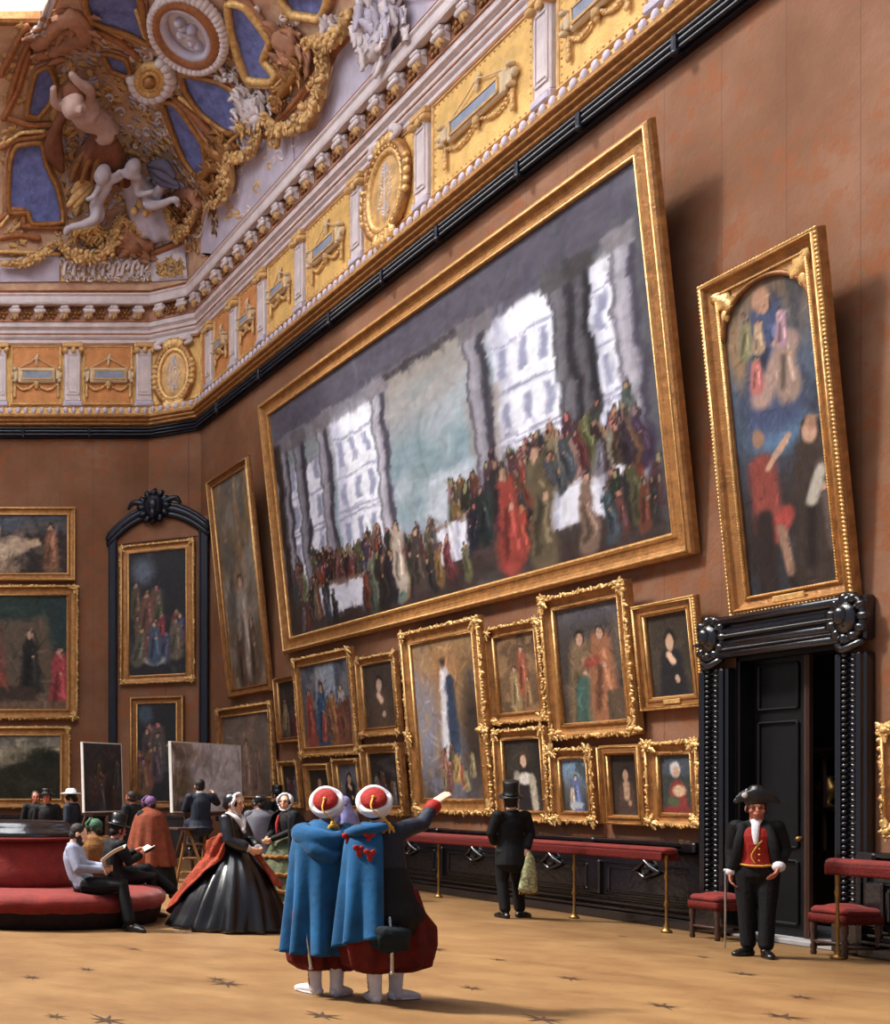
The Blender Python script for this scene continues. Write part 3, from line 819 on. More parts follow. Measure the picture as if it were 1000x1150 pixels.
def spl(pts, n=6):
    P = [Vector(p) for p in pts]; N = len(P); out = []
    for i in range(N - 1):
        p0, p1, p2, p3 = P[max(0, i - 1)], P[i], P[i + 1], P[min(N - 1, i + 2)]
        for k in range(n):
            t = k / n; out.append(.5 * (2 * p1 + (p2 - p0) * t + (2 * p0 - 5 * p1 + 4 * p2 - p3) * t * t + (3 * p1 - p0 - 3 * p2 + p3) * t ** 3))
    out.append(P[-1]); return out

# white ground of the lower vault (own pigment, follows the moulded edge)
m = MB()
patch(m, [zp(0, 880), zp(200, 870), zp(200, 960), zp(0, 962)], .05); patch(m, [zq(-80, 640), zq(0, 540), zq(70, 430), zq(160, 400), zq(230, 150), zq(350, 0), zq(550, 0), zq(440, 110), zq(330, 255), zq(170, 425), zq(30, 575), zq(-60, 700), zq(-120, 740)], .04)
patch(m, [zp(480, 830), zp(610, 800), zp(640, 850), zp(640, 950), zp(520, 960), zp(500, 880)], .05)
patch(m, [zp(700, 720), zp(830, 560), zp(940, 430), zp(1000, 420), zp(1010, 600), zp(740, 905), zp(690, 860)], .05)
struct(m.build('trim_15', 'stucco_lilac'))

BLUES = []
def any_blue(x, y):
    for P in BLUES:
        c = False
        for i in range(len(P)):
            a, b = P[i - 1], P[i]
            if (a.y > y) != (b.y > y) and x < (b.x - a.x) * (y - a.y) / (b.y - a.y) + a.x: c = not c
        if c: return True
    return False
def vpanel(poly, label, name='vault_panel', rim=.065, fill='blue_field', rimm='gold', grp=None):
    mx_ = sum(p[0] for p in poly) / len(poly); my_ = sum(p[1] for p in poly) / len(poly)
    P = smooth_closed([(mx_ + (p[0] - mx_) * 1.12, my_ + (p[1] - my_) * 1.1) for p in poly], 3); BLUES.append(P)
    t = thing(name, label, 'ceiling panel', (0, 0, 0))
    a = MB(); patch(a, P, .06); a.build('field', fill, t)
    b = MB(); vline(b, P, .1, rim, True); b.build('rim', rimm, t)
    c = MB()
    cx = sum(p.x for p in P) / len(P); cy = sum(p.y for p in P) / len(P)
    Q = [Vector((cx + (p.x - cx) * 1.13, cy + (p.y - cy) * 1.12)) for p in P]
    vline(c, Q, .04, rim * .75, True); c.build('outer_rim', 'stucco_brown', t)
    return t
vpanel([zp(310, -20), zp(470, -20), zp(490, 70), zp(505, 130), zp(430, 95), zp(330, 60)], 'dark blue vault panel at the top edge right of the figure with raised arms')
vpanel([zp(125, 240), zp(165, 225), zp(185, 290), zp(165, 340), zp(130, 385), zp(95, 375), zp(108, 300)], 'small blue vault panel left of the figure with raised arms')
vpanel([zp(60, 505), zp(135, 495), zp(150, 560), zp(185, 640), zp(200, 745), zp(105, 750), zp(95, 715), (12, 235), zp(40, 560)], 'large blue vault panel at the left below the crossing gilt mouldings')
vpanel([zp(640, 250), zp(755, 275), zp(825, 330), zp(815, 425), zp(780, 435), zp(700, 375), zp(655, 310)], 'blue vault panel below the white oval medallion')
vpanel([zp(570, 350), zp(615, 360), zp(695, 480), zp(705, 560), zp(680, 585), zp(640, 535), zp(605, 450)], 'slanting blue vault panel above the right winged child')
vpanel([zp(795, 15), zp(850, 25), zp(925, 130), zp(905, 190), zp(945, 240), zp(925, 260), zp(855, 250), zp(810, 120)], 'bright blue vault panel right of the white oval medallion', rim=.08, rimm='gold_bright')
vpanel([zq(62, -25), zq(195, -25), zq(175, 45), zq(130, 40), zq(90, 30)], 'bright blue vault panel cut by the top edge beside the garlands', rim=.08, rimm='gold_bright')
vpanel([zp(360, 170), zp(430, 190), zp(445, 245), zp(385, 225)], 'small blue vault panel between figure and rosette', rim=.06)
# brown and gilt ribs between the panels
m = MB()
for L in ([zp(0, 500), zp(60, 470), zp(140, 460), zp(175, 440)], [zp(30, 400), zp(90, 420), zp(190, 420)], [zp(100, 170), zp(60, 300), zp(10, 400)], [zp(0, 745), zp(40, 712), zp(80, 715), zp(75, 770), zp(200, 775)],
          [zp(330, 95), zp(420, 140), zp(470, 185)], [zp(560, 180), zp(520, 140), zp(500, 60), zp(480, 0)], [zp(600, 330), zp(680, 400), zp(770, 500), zp(800, 560)], [zp(0, 810), zp(60, 800), zp(130, 810)],
          [zp(0, 250), zp(50, 150), zp(90, 80)], [zp(30, 330), zp(70, 200), zp(110, 110)], [zp(960, 250), zp(1000, 240), zq(40, 240)], [zp(380, 860), zp(520, 860), zp(610, 825)], [zq(0, 420), zq(100, 310), zq(190, 190), zq(330, 20)]):
    vline(m, L, .05, .075); vline(m, [(x_ + 2.6, y_ + 2.2) for x_, y_ in L], .04, .04)
struct(m.build('trim_16', 'gold_red'))
m = MB()
for L in ([zp(20, 480), zp(70, 445), zp(150, 440)], [zp(0, 770), zp(25, 735)], [zp(620, 320), zp(720, 400), zp(790, 480), zp(840, 430)], [zp(860, 280), zp(950, 290), zp(990, 250)], [zp(960, 150), zp(990, 200), zp(1000, 235)], [zp(0, 858), zp(200, 866)], [zp(470, 20), zp(500, 110), zp(545, 150)]):
    vline(m, L, .09, .05)
struct(m.build('trim_17', 'gold_bright'))
# oval medallion
def voval(cx, cy, ra, rb, ang, n=28):
    c, s = math.cos(ang), math.sin(ang)
    return [Vector((cx + ra * math.cos(2 * PI * k / n) * c - rb * math.sin(2 * PI * k / n) * s, cy + ra * math.cos(2 * PI * k / n) * s + rb * math.sin(2 * PI * k / n) * c)) for k in range(n)]
t = thing('medallion', 'white oval relief medallion in a brown ring high on the vault', 'medallion')
a = MB(); patch(a, voval(215, 30, 33, 20, .8), .1, 4); a.build('field', 'stucco_white', t)
a = MB(); vline(a, voval(215, 30, 34, 21, .8), .15, .1, True); a.build('rim', 'stucco_lilac', t)
a = MB(); vline(a, voval(215, 30, 40, 27, .8), .1, .17, True); a.build('ring', 'gold_red', t)
a = MB(); rr = random.Random(2)
for p in voval(216, 31, 48, 36, .8, 46):
    q, n = cv(p.x, p.y, .15); a.ell(q, (.11, .11, .11), None, 7, 5)
a.build('bead_border', 'stucco_white', t)
a = MB()
for (x, y) in ((207, 18), (211, 24), (214, 30), (219, 33), (222, 40), (209, 31), (220, 26), (226, 44)):
    q, n = cv(x, y, .14); a.ell(q, (.12, .08, .14), RY(rr.uniform(-1, 1)), 8, 6)
a.build('relief', 'stucco_lilac', t)
# rosette
t = thing('rosette', 'round gilt rosette with a white surround left below the oval medallion', 'rosette')
a = MB(); patch(a, voval(174, 83, 13, 14, 0, 20), .12, 4); q, n = cv(174, 83, .2); a.ell(q, .16)
a.build('boss', 'gold', t); a = MB(); vline(a, voval(174, 83, 15, 16, 0, 20), .14, .1, True); vline(a, voval(174, 83, 9, 10, 0, 16), .18, .06, True); a.build('rim', 'gold_bright', t)
a = MB()
for p in voval(174, 84, 22, 22, 0, 18):
    if p.y > 80 or p.x > 184: q, n = cv(p.x, p.y, .12); a.ell(q, (.16, .12, .13), RY(rr.uniform(-1, 1)), 8, 6)
a.build('leafwork', 'stucco_white', t)

def blobs(mb, pts, off, r, rnd, jit=2., el=1.5):
    for p in pts:
        for j in range(8):
            q, n = cv(p[0] + rnd.uniform(-jit, jit) * 2 * r * 10, p[1] + rnd.uniform(-jit, jit) * 2 * r * 10, off * rnd.uniform(.3, 1.1))
            d = Vector((rnd.uniform(-1, 1), rnd.uniform(-.3, .3), rnd.uniform(-1, 1))); d = d - n * d.dot(n)
            leaf(mb, q, n, d, r * rnd.uniform(.8, 1.4))
        q, n = cv(p[0], p[1], off * .8); mb.ell(q, r * .35, None, 7, 5)
def garland(pts, label, r=.15, material='stucco_gold', grp=None):
    rnd = random.Random(len(label)); t = thing('garland', label, 'garland')
    a = MB(); S = spl(pts, 8)
    a.tube([cv(p.x, p.y, .22)[0] for p in S], [r * .7 * (.55 + .45 * math.sin(PI * i / (len(S) - 1))) for i in range(len(S))], seg=8)
    L = [S[0]]
    for p in S:
        if (p - L[-1]).length > 2.2: L.append(p)
    for i, p in enumerate(L):
        k = r * (.55 + .45 * math.sin(PI * i / max(1, len(L) - 1)))
        for j in range(4):
            q, n = cv(p.x + rnd.uniform(-1, 1) * k * 40, p.y + rnd.uniform(-1, 1) * k * 40, .25 + rnd.uniform(0, .12)); (a.ell(q, (k * .36, k * .36, k * .34), RY(rnd.uniform(-1, 1)), 6, 5) if j % 2 else leaf(a, q, n, Vector((rnd.uniform(-1, 1), 0, rnd.uniform(-1, 1))), k * .75))
    a.build('swag', material, t); return t
garland([zp(0, 905), zp(60, 905), zp(115, 885), zp(160, 845), zp(190, 825)], 'gilt garland at the left edge over the white ledge')
garland([zp(190, 825), zp(235, 875), zp(300, 885), zp(360, 845), zp(385, 790), zp(400, 740)], 'gilt garland hanging below the left winged child', .2)
garland([zp(400, 740), zp(450, 775), zp(510, 780), zp(560, 745), zp(575, 680)], 'gilt garland hanging between the two winged children')
garland([zp(580, 690), zp(590, 750), zp(625, 800), zp(670, 760), zp(695, 700)], 'gilt garland looped below the right winged child', .17)
garland([zp(740, 690), zp(790, 670), zp(815, 610), zp(810, 540), zp(840, 520), zp(890, 510), zp(915, 450)], 'gilt garland rising beside the white shell ornament', .18)
garland([zq(20, 345), zq(50, 385), zq(105, 395), zq(160, 365), zq(195, 310), zq(215, 230), zq(212, 140)], 'large gilt garland swag on the white ground of the right vault', .2)
garland([zq(150, 110), zq(190, 110), zq(240, 110), zq(285, 60), zq(290, 20)], 'short gilt garland near the top edge of the right vault', .2)
garland([zq(65, 400), zq(66, 430), zq(64, 458)], 'small gilt drop hanging under the large right garland', .1)
garland([zq(213, 200), zq(217, 250), zq(217, 300)], 'gilt drop hanging beside the large right garland', .09)
def ornament(label, name, cat, spec, mt2=None, parts=None):
    t = thing(name, label, cat); rnd = random.Random(len(label))
    for pn, mt, pts, r, off in spec:
        a = MB(); blobs(a, pts, off, r, rnd); 
        if len(pts) > 3: vline(a, [Vector(p) for p in pts], off * .6, r * .6)
        a.build(pn, mt, t)
    return t
ornament('white shell and acanthus ornament above the right gilt garland', 'shell_ornament', 'ornament', [('shell', 'stucco_white', [zp(830, 310), zp(850, 340), zp(860, 380), zp(880, 420), zp(870, 340), zp(895, 360), zp(850, 400), zp(905, 390)], .25, .2), ('core', 'gold_bright', [zp(865, 420), zp(870, 400), zp(880, 430)], .16, .3), ('stem', 'stucco_white', [zp(840, 310), zp(800, 260), zp(780, 240)], .16, .15), ('bud', 'stucco_lilac', [zp(870, 450), zp(868, 480)], .2, .2)])
ornament('brown and gilt scroll ornament right of the second winged child', 'scroll_ornament', 'ornament', [('leaf', 'stucco_brown', [zp(590, 690), zp(600, 740), zp(640, 790), zp(670, 730), zp(690, 690), zp(660, 650), zp(610, 660)], .25, .15), ('scroll', 'gold_dark', [zp(620, 700), zp(640, 680), zp(655, 700), zp(640, 720)], .16, .3)])
ornament('gilt scroll ornament under the left winged child', 'scroll_ornament', 'ornament', [('scroll', 'gold_bright', [zp(250, 800), zp(270, 780), zp(310, 775), zp(335, 800), zp(310, 820), zp(290, 805)], .16, .25), ('leaf', 'stucco_brown', [zp(400, 800), zp(430, 830), zp(470, 850), zp(440, 790), zp(410, 770), zp(490, 840)], .34, .15)])
ornament('gilt acanthus spray where the vault ribs meet above the corner', 'leaf_ornament', 'ornament', [('spray', 'gold', [zp(720, 480), zp(750, 520), zp(790, 530), zp(760, 470), zp(800, 500), zp(770, 560), zp(730, 560), zp(700, 600), zp(720, 640), zp(760, 620)], .22, .15), ('tassel', 'gold_dark', [zp(735, 720), zp(740, 760), zp(735, 790)], .1, .1)])
ornament('carved brown leaf crest above the raised hands of the vault figure', 'leaf_ornament', 'ornament', [('leaf', 'stucco_brown', [zp(130, 130), zp(160, 100), zp(200, 60), zp(240, 40), zp(280, 60), zp(300, 100), zp(260, 110), zp(180, 150)], .34, .2), ('scroll', 'stucco_white', [zp(110, 85), zp(120, 72), zp(140, 68), zp(148, 85)], .09, .3)])
ornament('carved scrollwork dark crest in the right angle of the blue panels', 'leaf_ornament', 'ornament', [('niche', 'stucco_brown', [zq(50, 110), zq(80, 130), zq(100, 150), zq(70, 150), zq(95, 180)], .34, .1), ('leaf', 'gold', [zq(100, 190), zq(120, 200), zq(110, 225), zq(80, 260), zq(60, 290), zq(50, 310)], .2, .2), ('shell', 'stucco_white', [zq(215, 60), zq(225, 80), zq(220, 100)], .2, .2)])
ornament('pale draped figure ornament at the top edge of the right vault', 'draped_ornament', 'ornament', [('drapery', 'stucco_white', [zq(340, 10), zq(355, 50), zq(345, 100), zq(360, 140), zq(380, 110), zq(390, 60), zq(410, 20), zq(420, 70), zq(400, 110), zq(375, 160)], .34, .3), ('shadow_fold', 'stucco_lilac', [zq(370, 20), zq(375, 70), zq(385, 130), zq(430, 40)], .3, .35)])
# relief frieze with scroll leaves on the back vault foot
t = thing('relief_panel', 'long orange relief panel with white scroll leaves at the foot of the vault', 'relief')
a = MB(); patch(a, [zp(205, 875), zp(510, 868), zp(520, 955), zp(205, 960)], .05, 6); a.build('field', 'stucco_gold', t)
a = MB(); rnd = random.Random(4)
for k in range(9):
    x = 225 + k * 33
    vline(a, [zp(x - 12, 940), zp(x - 8, 905), zp(x + 6, 890), zp(x + 14, 905), zp(x + 6, 918)], .09, .05)
    blobs(a, [zp(x + 16, 935), zp(x, 950), zp(x - 16, 885)], .1, .09, rnd)
a.build('scrollwork', 'stucco_white', t)
t = thing('relief_panel', 'short white and orange relief panel beside the vault corner', 'relief')
a = MB(); patch(a, [zp(525, 875), zp(630, 860), zp(640, 940), zp(530, 955)], .06, 6); a.build('field', 'stucco_white', t)
a = MB()
for x, y in ((550, 900), (580, 890), (610, 900), (560, 930), (600, 925)): blobs(a, [zp(x, y), zp(x + 8, y + 8), zp(x - 8, y + 6)], .1, .1, rnd)
a.build('scrollwork', 'stucco_gold', t)
# scattered small gilt and white stucco leaves that roughen the vault ground: nobody could count them
m = MB(); rnd = random.Random(11)
for k in range(700):
    x, y = rnd.uniform(0, 330), rnd.uniform(20, 290)
    if any_blue(x, y) and rnd.random() < .75: continue
    q, n = cv(x, y, .02); s_ = rnd.uniform(.05, .13)
    leaf(m, q, n, Vector((rnd.uniform(-1, 1), 0, rnd.uniform(-1, 1))), s_ * 1.9, .5, .08)
tag(m.build('stucco_leaves', 'stucco_gold', ceil), kind='stuff')
m = MB()
for k in range(700):
    x, y = rnd.uniform(60, 330), rnd.uniform(10, 290)
    if any_blue(x, y) and rnd.random() < .75: continue
    q, n = cv(x, y, .02); s_ = rnd.uniform(.04, .1)
    leaf(m, q, n, Vector((rnd.uniform(-1, 1), 0, rnd.uniform(-1, 1))), s_ * 1.9, .5, .08)
tag(m.build('stucco_leaves', 'stucco_lilac', ceil), kind='stuff')
for mt_, lo, hi, cnt_ in (('stucco_gold', 0, 330, 130), ('stucco_white', 120, 340, 120)):
    m = MB()
    for k in range(cnt_):
        x, y = rnd.uniform(lo, hi), rnd.uniform(10, 285)
        if any_blue(x, y): continue
        R_ = rnd.uniform(3, 7); a0 = rnd.uniform(0, 6); sg = rnd.choice((-1, 1))
        m.tube([cv(x + R_ * (1 - i / 14) * math.cos(a0 + sg * i * .5), y + R_ * (1 - i / 14) * math.sin(a0 + sg * i * .5), .03)[0] for i in range(12)], [.045 - .002 * i for i in range(12)], 6)
    tag(m.build('stucco_scrolls', mt_, ceil), kind='stuff')

# ---- stucco figures (chains in picture directions, laid in depth off the vault)
mat('stucco_flesh', (190, 158, 148), .6, 0, .15, 5., .1, 12, .3)
mat('stucco_pale', (190, 178, 186), .6, 0, .15, 5., .1, 12, .3)
mat('stucco_cloth', (120, 72, 50), .7, 0, .3, 4., .3, 12, .3)
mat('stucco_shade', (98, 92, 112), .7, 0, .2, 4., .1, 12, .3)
def fchain(mb, pts, off, rad, sub=4):
    """pts in crop coordinates, rad in pixels of the photo"""
    P = [];
    for i, p in enumerate(pts):
        o = off[i] if hasattr(off, '__len__') else off
        P.append(cv(*zp(*p), o)[0])
    k = 26.0 / F
    mb.tube(P, [r * k for r in rad] if hasattr(rad, '__len__') else rad * k, seg=10, sub=sub)
t = thing('stucco_figure', 'large stucco figure on the vault with both arms raised and brown skirt drapery', 'sculpture')
a = MB()
fchain(a, [(345, 420), (335, 380), (320, 340), (300, 305), (282, 285), (272, 262)], [.5, .55, .6, .65, .65, .7], [16, 12, 14, 17, 8, 6])
a.ell(cv(*zp(260, 236), .95)[0], (.25, .29, .33)); a.tube([cv(*zp(254, 234), 1.24)[0], cv(*zp(252, 242), 1.28)[0]], .06, 6); a.ell(cv(*zp(256, 252), 1.12)[0], (.15, .14, .13)); 
fchain(a, [(262, 302), (220, 296), (180, 284), (172, 250), (172, 212)], [.6, .65, .7, .75, .75], [9, 7.5, 5.5, 4.5, 4])
fchain(a, [(322, 298), (338, 250), (340, 205), (306, 172), (272, 148)], [.6, .65, .7, .75, .7], [9, 7.5, 5.5, 4.5, 4])
fb = a.build('body', 'stucco_flesh', t, voxel=.035, smooth=3)
a = MB(); a.ell(cv(*zp(263, 222), .75)[0], (.3, .27, .25)); a.ell(cv(*zp(282, 234), .7)[0], (.13, .2, .28)); a.ell(cv(*zp(240, 234), .7)[0], (.1, .18, .24)); a.build('hair', 'stucco_cloth', t, voxel=.05)
a = MB(); rnd = random.Random(21)
for k in range(15):      # long falling folds
    q = k / 14; x0 = 318 + 50 * q; x1 = 235 + 215 * q; y1 = 610 + 25 * math.sin(q * 9) - 40 * abs(q - .5)
    fchain(a, [(x0, 415), (x0 + (x1 - x0) * .35 + rnd.uniform(-6, 6), 470), (x0 + (x1 - x0) * .75, 545), (x1, y1)], [.45, .5 + .1 * (k % 2), .42, .3], [5, 7 + 2 * (k % 2), 8 + 2 * (k % 2), 5])
for k in range(7): fchain(a, [(255 - k * 9, 330 + k * 6), (205 - k * 6, 370 + k * 12), (185 - k * 4 + 6 * (k % 2), 440 + k * 10), (205, 520 + k * 9)], .28 + .05 * (k % 2), [3, 6, 6, 3])
a.build('skirt', 'stucco_cloth', t, voxel=.045, smooth=1)
a = MB()
for k in range(7): fchain(a, [(330 + k * 6, 425), (260 + k * 26, 500), (225 + k * 34, 590)], .58 + .1 * math.sin(k), [2.5, 4, 3])
fchain(a, [(310, 415), (350, 430), (400, 400)], .62, [4, 6, 4]); a.build('skirt_folds', 'gold_dark', t)
def winged(label, body, head, wing, wmat):
    t = thing('winged_child', label, 'sculpture')
    a = MB()
    for pts, off, rad in body: fchain(a, pts, off, rad)
    a.ell(cv(*zp(*head), .75)[0], (.2, .2, .23)); a.ell(cv(*zp(head[0] + 3, head[1] - 8), .75)[0], (.19, .19, .19))
    a.build('body', 'stucco_pale', t, voxel=.035, smooth=3)
    for nm, fs in wing:
        b = MB()
        for pts, rad in fs: fchain(b, pts, .4, rad)
        b.build('wing', wmat, t)
winged('left winged stucco child striding and reaching up to a raised hand', [
    ([(300, 690), (318, 650), (335, 615), (335, 590), (327, 570)], [.6, .62, .65, .68, .7], [7, 8, 8.5, 6, 4]),
    ([(335, 592), (365, 580), (395, 560), (408, 530), (430, 512)], [.68, .75, .8, .85, .85], [5, 4.5, 3.6, 3.2, 3]),
    ([(320, 598), (290, 640), (270, 660)], [.7, .85, .8], [4.5, 3.6, 3]),
    ([(305, 690), (295, 735), (255, 765), (212, 775), (205, 800)], [.6, .75, .6, .5, .5], [7.5, 6.5, 5, 3.6, 3.2]),
    ([(312, 690), (320, 730), (300, 760)], [.55, .6, .5], [7, 5.5, 4])], (325, 555),
    [('l', [([(305, 600), (265, 600), (235, 640)], [3, 5, 3]), ([(300, 610), (260, 640), (220, 690)], [3, 6, 3]), ([(300, 625), (270, 660), (240, 700)], [3, 5, 3])])], 'stucco_gold')
winged('right winged stucco child leaning across with a dark wing', [
    ([(560, 600), (548, 570), (538, 545), (530, 525), (524, 505)], [.6, .65, .7, .72, .72], [7, 8, 8.5, 6, 4]),
    ([(530, 540), (490, 545), (455, 530), (430, 512)], [.72, .8, .85, .85], [5, 4.5, 3.6, 3]),
    ([(545, 545), (560, 580), (540, 600)], [.75, .85, .8], [4.5, 3.8, 3]),
    ([(565, 600), (590, 630), (630, 640), (672, 635), (676, 660)], [.6, .75, .7, .6, .55], [7.5, 6.5, 5, 3.6, 3.2]),
    ([(560, 605), (585, 650), (620, 655)], [.5, .55, .5], [7, 5.5, 4])], (520, 492),
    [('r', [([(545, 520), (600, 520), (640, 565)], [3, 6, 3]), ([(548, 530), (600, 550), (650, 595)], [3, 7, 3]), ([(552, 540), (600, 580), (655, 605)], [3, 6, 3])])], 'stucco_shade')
t = thing('drapery', 'pale stucco drapery hanging between the two winged children', 'drapery')
a = MB()
fchain(a, [(430, 550), (450, 640), (480, 720), (500, 790)], .2, [5, 9, 13, 10]); fchain(a, [(450, 580), (490, 650), (520, 720), (545, 800)], .25, [6, 11, 13, 10]); fchain(a, [(480, 600), (530, 660), (550, 720), (590, 800)], .2, [5, 9, 10, 8])
a.build('cloth', 'stucco_lilac', t, voxel=.06); a = MB()
for x, y in ((490, 665), (530, 680), (510, 700), (470, 690)): a.ell(cv(*zp(x, y), .5)[0], (.1, .1, .12), None, 8, 6)
a.build('roses', 'stucco_gold', t)
# skylight
sk = thing('window_1', None, None); struct(sk)
a = MB(); a.box((TX + .1, (TY + YN) / 2, ZC1 + .1), (.26, TY - YN, .26), bev=.05); a.box(((XL + TX) / 2, TY + .1, ZC1 + .1), (TX - XL, .26, .26), bev=.05)
a.build('window_frame', 'gold', sk)
a = MB()
for k in range(1, 6): a.box((XL + (TX - XL) * k / 6, (TY + YN) / 2, ZC1 + .15), (.06, TY - YN, .1))
for k in range(1, 9): a.box(((XL + TX) / 2, YN + (TY - YN) * k / 9, ZC1 + .15), (TX - XL, .06, .1))
a.build('glazing_bars', 'iron_rail', sk)
a = MB(); a.box(((XL + TX) / 2, (TY + YN) / 2, ZC1 + .22), (TX - XL, TY - YN, .02)); a.build('pane', 'skylight_glass', sk)
# ---------------------------------------------------------------- painted canvases (generic compositions) and carved frames
class Paint:
    """a grid of pigment on a canvas; u runs left to right, v bottom to top"""
    def __init__(s, nx, ny, seed, warp=.02):
        s.nx, s.ny = nx, ny; s.drag = .28 if nx > 200 else .8; s.r = np.random.RandomState(seed)
        v, u = np.mgrid[0:ny + 1, 0:nx + 1]; s.u0 = u / nx; s.v0 = v / ny
        s.asp = ny / nx
        s.u = s.u0 + warp * (s.noise(14) - .5); s.v = s.v0 + warp * (s.noise(14) - .5)
        s.c = np.zeros((ny + 1, nx + 1, 3))
    def noise(s, f, octv=3):
        out = np.zeros((s.ny + 1, s.nx + 1)); amp = 1.; tot = 0
        for o in range(octv):
            n = max(2, int(f * 2 ** o)); g = s.r.rand(n + 2, n + 2)
            x = s.u0 * n; y = s.v0 * n; xi = x.astype(int); yi = y.astype(int); fx = x - xi; fy = y - yi
            fx = fx * fx * (3 - 2 * fx); fy = fy * fy * (3 - 2 * fy)
            out += amp * ((g[yi, xi] * (1 - fx) + g[yi, xi + 1] * fx) * (1 - fy) + (g[yi + 1, xi] * (1 - fx) + g[yi + 1, xi + 1] * fx) * fy)
            tot += amp; amp *= .5
        return out / tot
    def mix(s, m, col):
        m = np.clip(m, 0, 1)[..., None]; s.c = s.c * (1 - m) + np.array(col, float) * m
    def fill(s, col): s.c[:] = col
    def grad(s, stops):
        """vertical gradient, stops (v,col)"""
        v = np.clip(s.v + .06 * (s.noise(5) - .5), 0, 1)
        for k in range(3): s.c[..., k] = np.interp(v, [a for a, _ in stops], [c[k] for _, c in stops])
    def cloud(s, f, col, lo=.5, hi=.7, a=1.): s.mix(a * np.clip((s.noise(f, 4) - lo) / (hi - lo), 0, 1), col)
    def ell(s, cx, cy, rx, ry, col, soft=.3, ang=0., a=1.):
        dx = s.u - cx; dy = (s.v - cy) * s.asp; c, n = math.cos(ang), math.sin(ang)
        q = np.sqrt(((dx * c + dy * n) / rx) ** 2 + ((-dx * n + dy * c) / (ry * s.asp)) ** 2)
        s.mix(a * (1 + soft / 2 - q) / max(soft, .02), col)
    def rect(s, x0, y0, x1, y1, col, soft=.012, a=1., sk=0.):
        v = s.v - sk * (s.u - x0)
        m = np.minimum(np.minimum(s.u - x0, x1 - s.u), np.minimum(v - y0, y1 - v))
        s.mix(a * np.clip(m / soft + .5, 0, 1), col)
    def line(s, x0, y0, x1, y1, r, col, soft=.4, a=1., r1=None):
        dx, dy = x1 - x0, (y1 - y0) * s.asp; L = dx * dx + dy * dy + 1e-9
        px = s.u - x0; py = (s.v - y0) * s.asp
        t = np.clip((px * dx + py * dy) / L, 0, 1); rr = r + ((r1 if r1 is not None else r) - r) * t
        d = np.hypot(px - t * dx, py - t * dy) / rr
        s.mix(a * (1 + soft / 2 - d) / soft, col)
    def fig(s, x, y, h, robe, skin=(190, 140, 110), hair=(40, 28, 24), lean=0., w=.2):
        """a loosely brushed standing or seated draped figure of height h (in v)"""
        k = h * s.asp
        s.line(x, y, x + lean * k, y + h * .78, w * k, robe, .5, r1=w * .62 * k)
        s.line(x - w * .4 * k, y + h * .02, x - w * .1 * k + lean * k, y + h * .6, w * .22 * k, [c * .62 for c in robe], .8, a=.7)
        s.line(x + w * .4 * k, y + h * .1, x + w * .2 * k + lean * k, y + h * .66, w * .16 * k, [min(255, c * 1.35 + 12) for c in robe], .8, a=.6)
        hx = x + lean * 1.15 * k; hy = y + h * .9
        s.ell(hx, hy + h * .012, .075 * k, .085 * h, hair, .3); s.ell(hx - .008 * k, hy - h * .008, .055 * k, .07 * h, skin, .4)
        s.line(x + lean * k - w * .5 * k, y + h * .66, x + lean * k + w * .2 * k, y + h * .52, .05 * k, robe, .5)
        s.ell(x + lean * k + w * .22 * k, y + h * .51, .035 * k, .03 * h, skin, .5)
    def crowd(s, n, x0, x1, y0, y1, h, pal, skin=(176, 124, 96)):
        P = sorted([(s.r.uniform(y0, y1), s.r.uniform(x0, x1)) for _ in range(n)], reverse=True)
        for y, x in P:
            c = pal[s.r.randint(len(pal))]; q = h * s.r.uniform(.75, 1.2)
            s.fig(x, y, q, [k * s.r.uniform(.75, 1.2) for k in c], [k * s.r.uniform(.7, 1.1) for k in skin], lean=s.r.uniform(-.15, .15), w=s.r.uniform(.17, .26))
    def strokes(s, n, amt=14., L=.05):
        """visible brushwork"""
        for f, am in ((22, .02 * s.drag), (60, .01 * s.drag)):      # paint dragged by the brush
            dx = ((s.noise(f, 2) - .5) * 2 * am * s.nx).round().astype(int); dy = ((s.noise(f, 2) - .5) * 2 * am * s.nx).round().astype(int)
            j, i = np.mgrid[0:s.ny + 1, 0:s.nx + 1]
            s.c = s.c[np.clip(j + dy, 0, s.ny), np.clip(i + dx, 0, s.nx)]
        N = 260 if s.nx < 200 else 900
        for _ in range(N):      # single touches of the brush
            i, j = s.r.randint(s.nx), s.r.randint(s.ny); L = (.05 if s.nx < 200 else .018) * s.r.uniform(.4, 1.4); an = s.r.uniform(0, PI) if s.nx < 200 else s.r.normal(PI / 2, .5); w_ = L * .22
            r_ = int((L + w_) * s.nx) + 2; y0, y1, x0, x1 = max(0, j - r_), min(s.ny + 1, j + r_ + 1), max(0, i - r_), min(s.nx + 1, i + r_ + 1)
            du = s.u0[y0:y1, x0:x1] - s.u0[j, i]; dv = (s.v0[y0:y1, x0:x1] - s.v0[j, i]) * s.asp
            al_ = du * math.cos(an) + dv * math.sin(an); ac = -du * math.sin(an) + dv * math.cos(an)
            m = np.clip(1.3 - np.maximum(np.abs(al_) / L, np.abs(ac) / w_), 0, 1)[..., None] * (.55 if s.nx < 200 else .4)
            cc = np.clip(s.c[j, i] * (s.r.uniform(.55, 1.5) if s.nx < 200 else s.r.uniform(.8, 1.2)) + s.r.uniform(-8, 8, 3), 0, 235); s.c[y0:y1, x0:x1] = s.c[y0:y1, x0:x1] * (1 - m) + cc * m
        g = s.c.mean(-1, keepdims=True); s.c = g + (s.c - g) * .72
        a = s.noise(40, 2) - .5; b = s.noise(90, 1) - .5
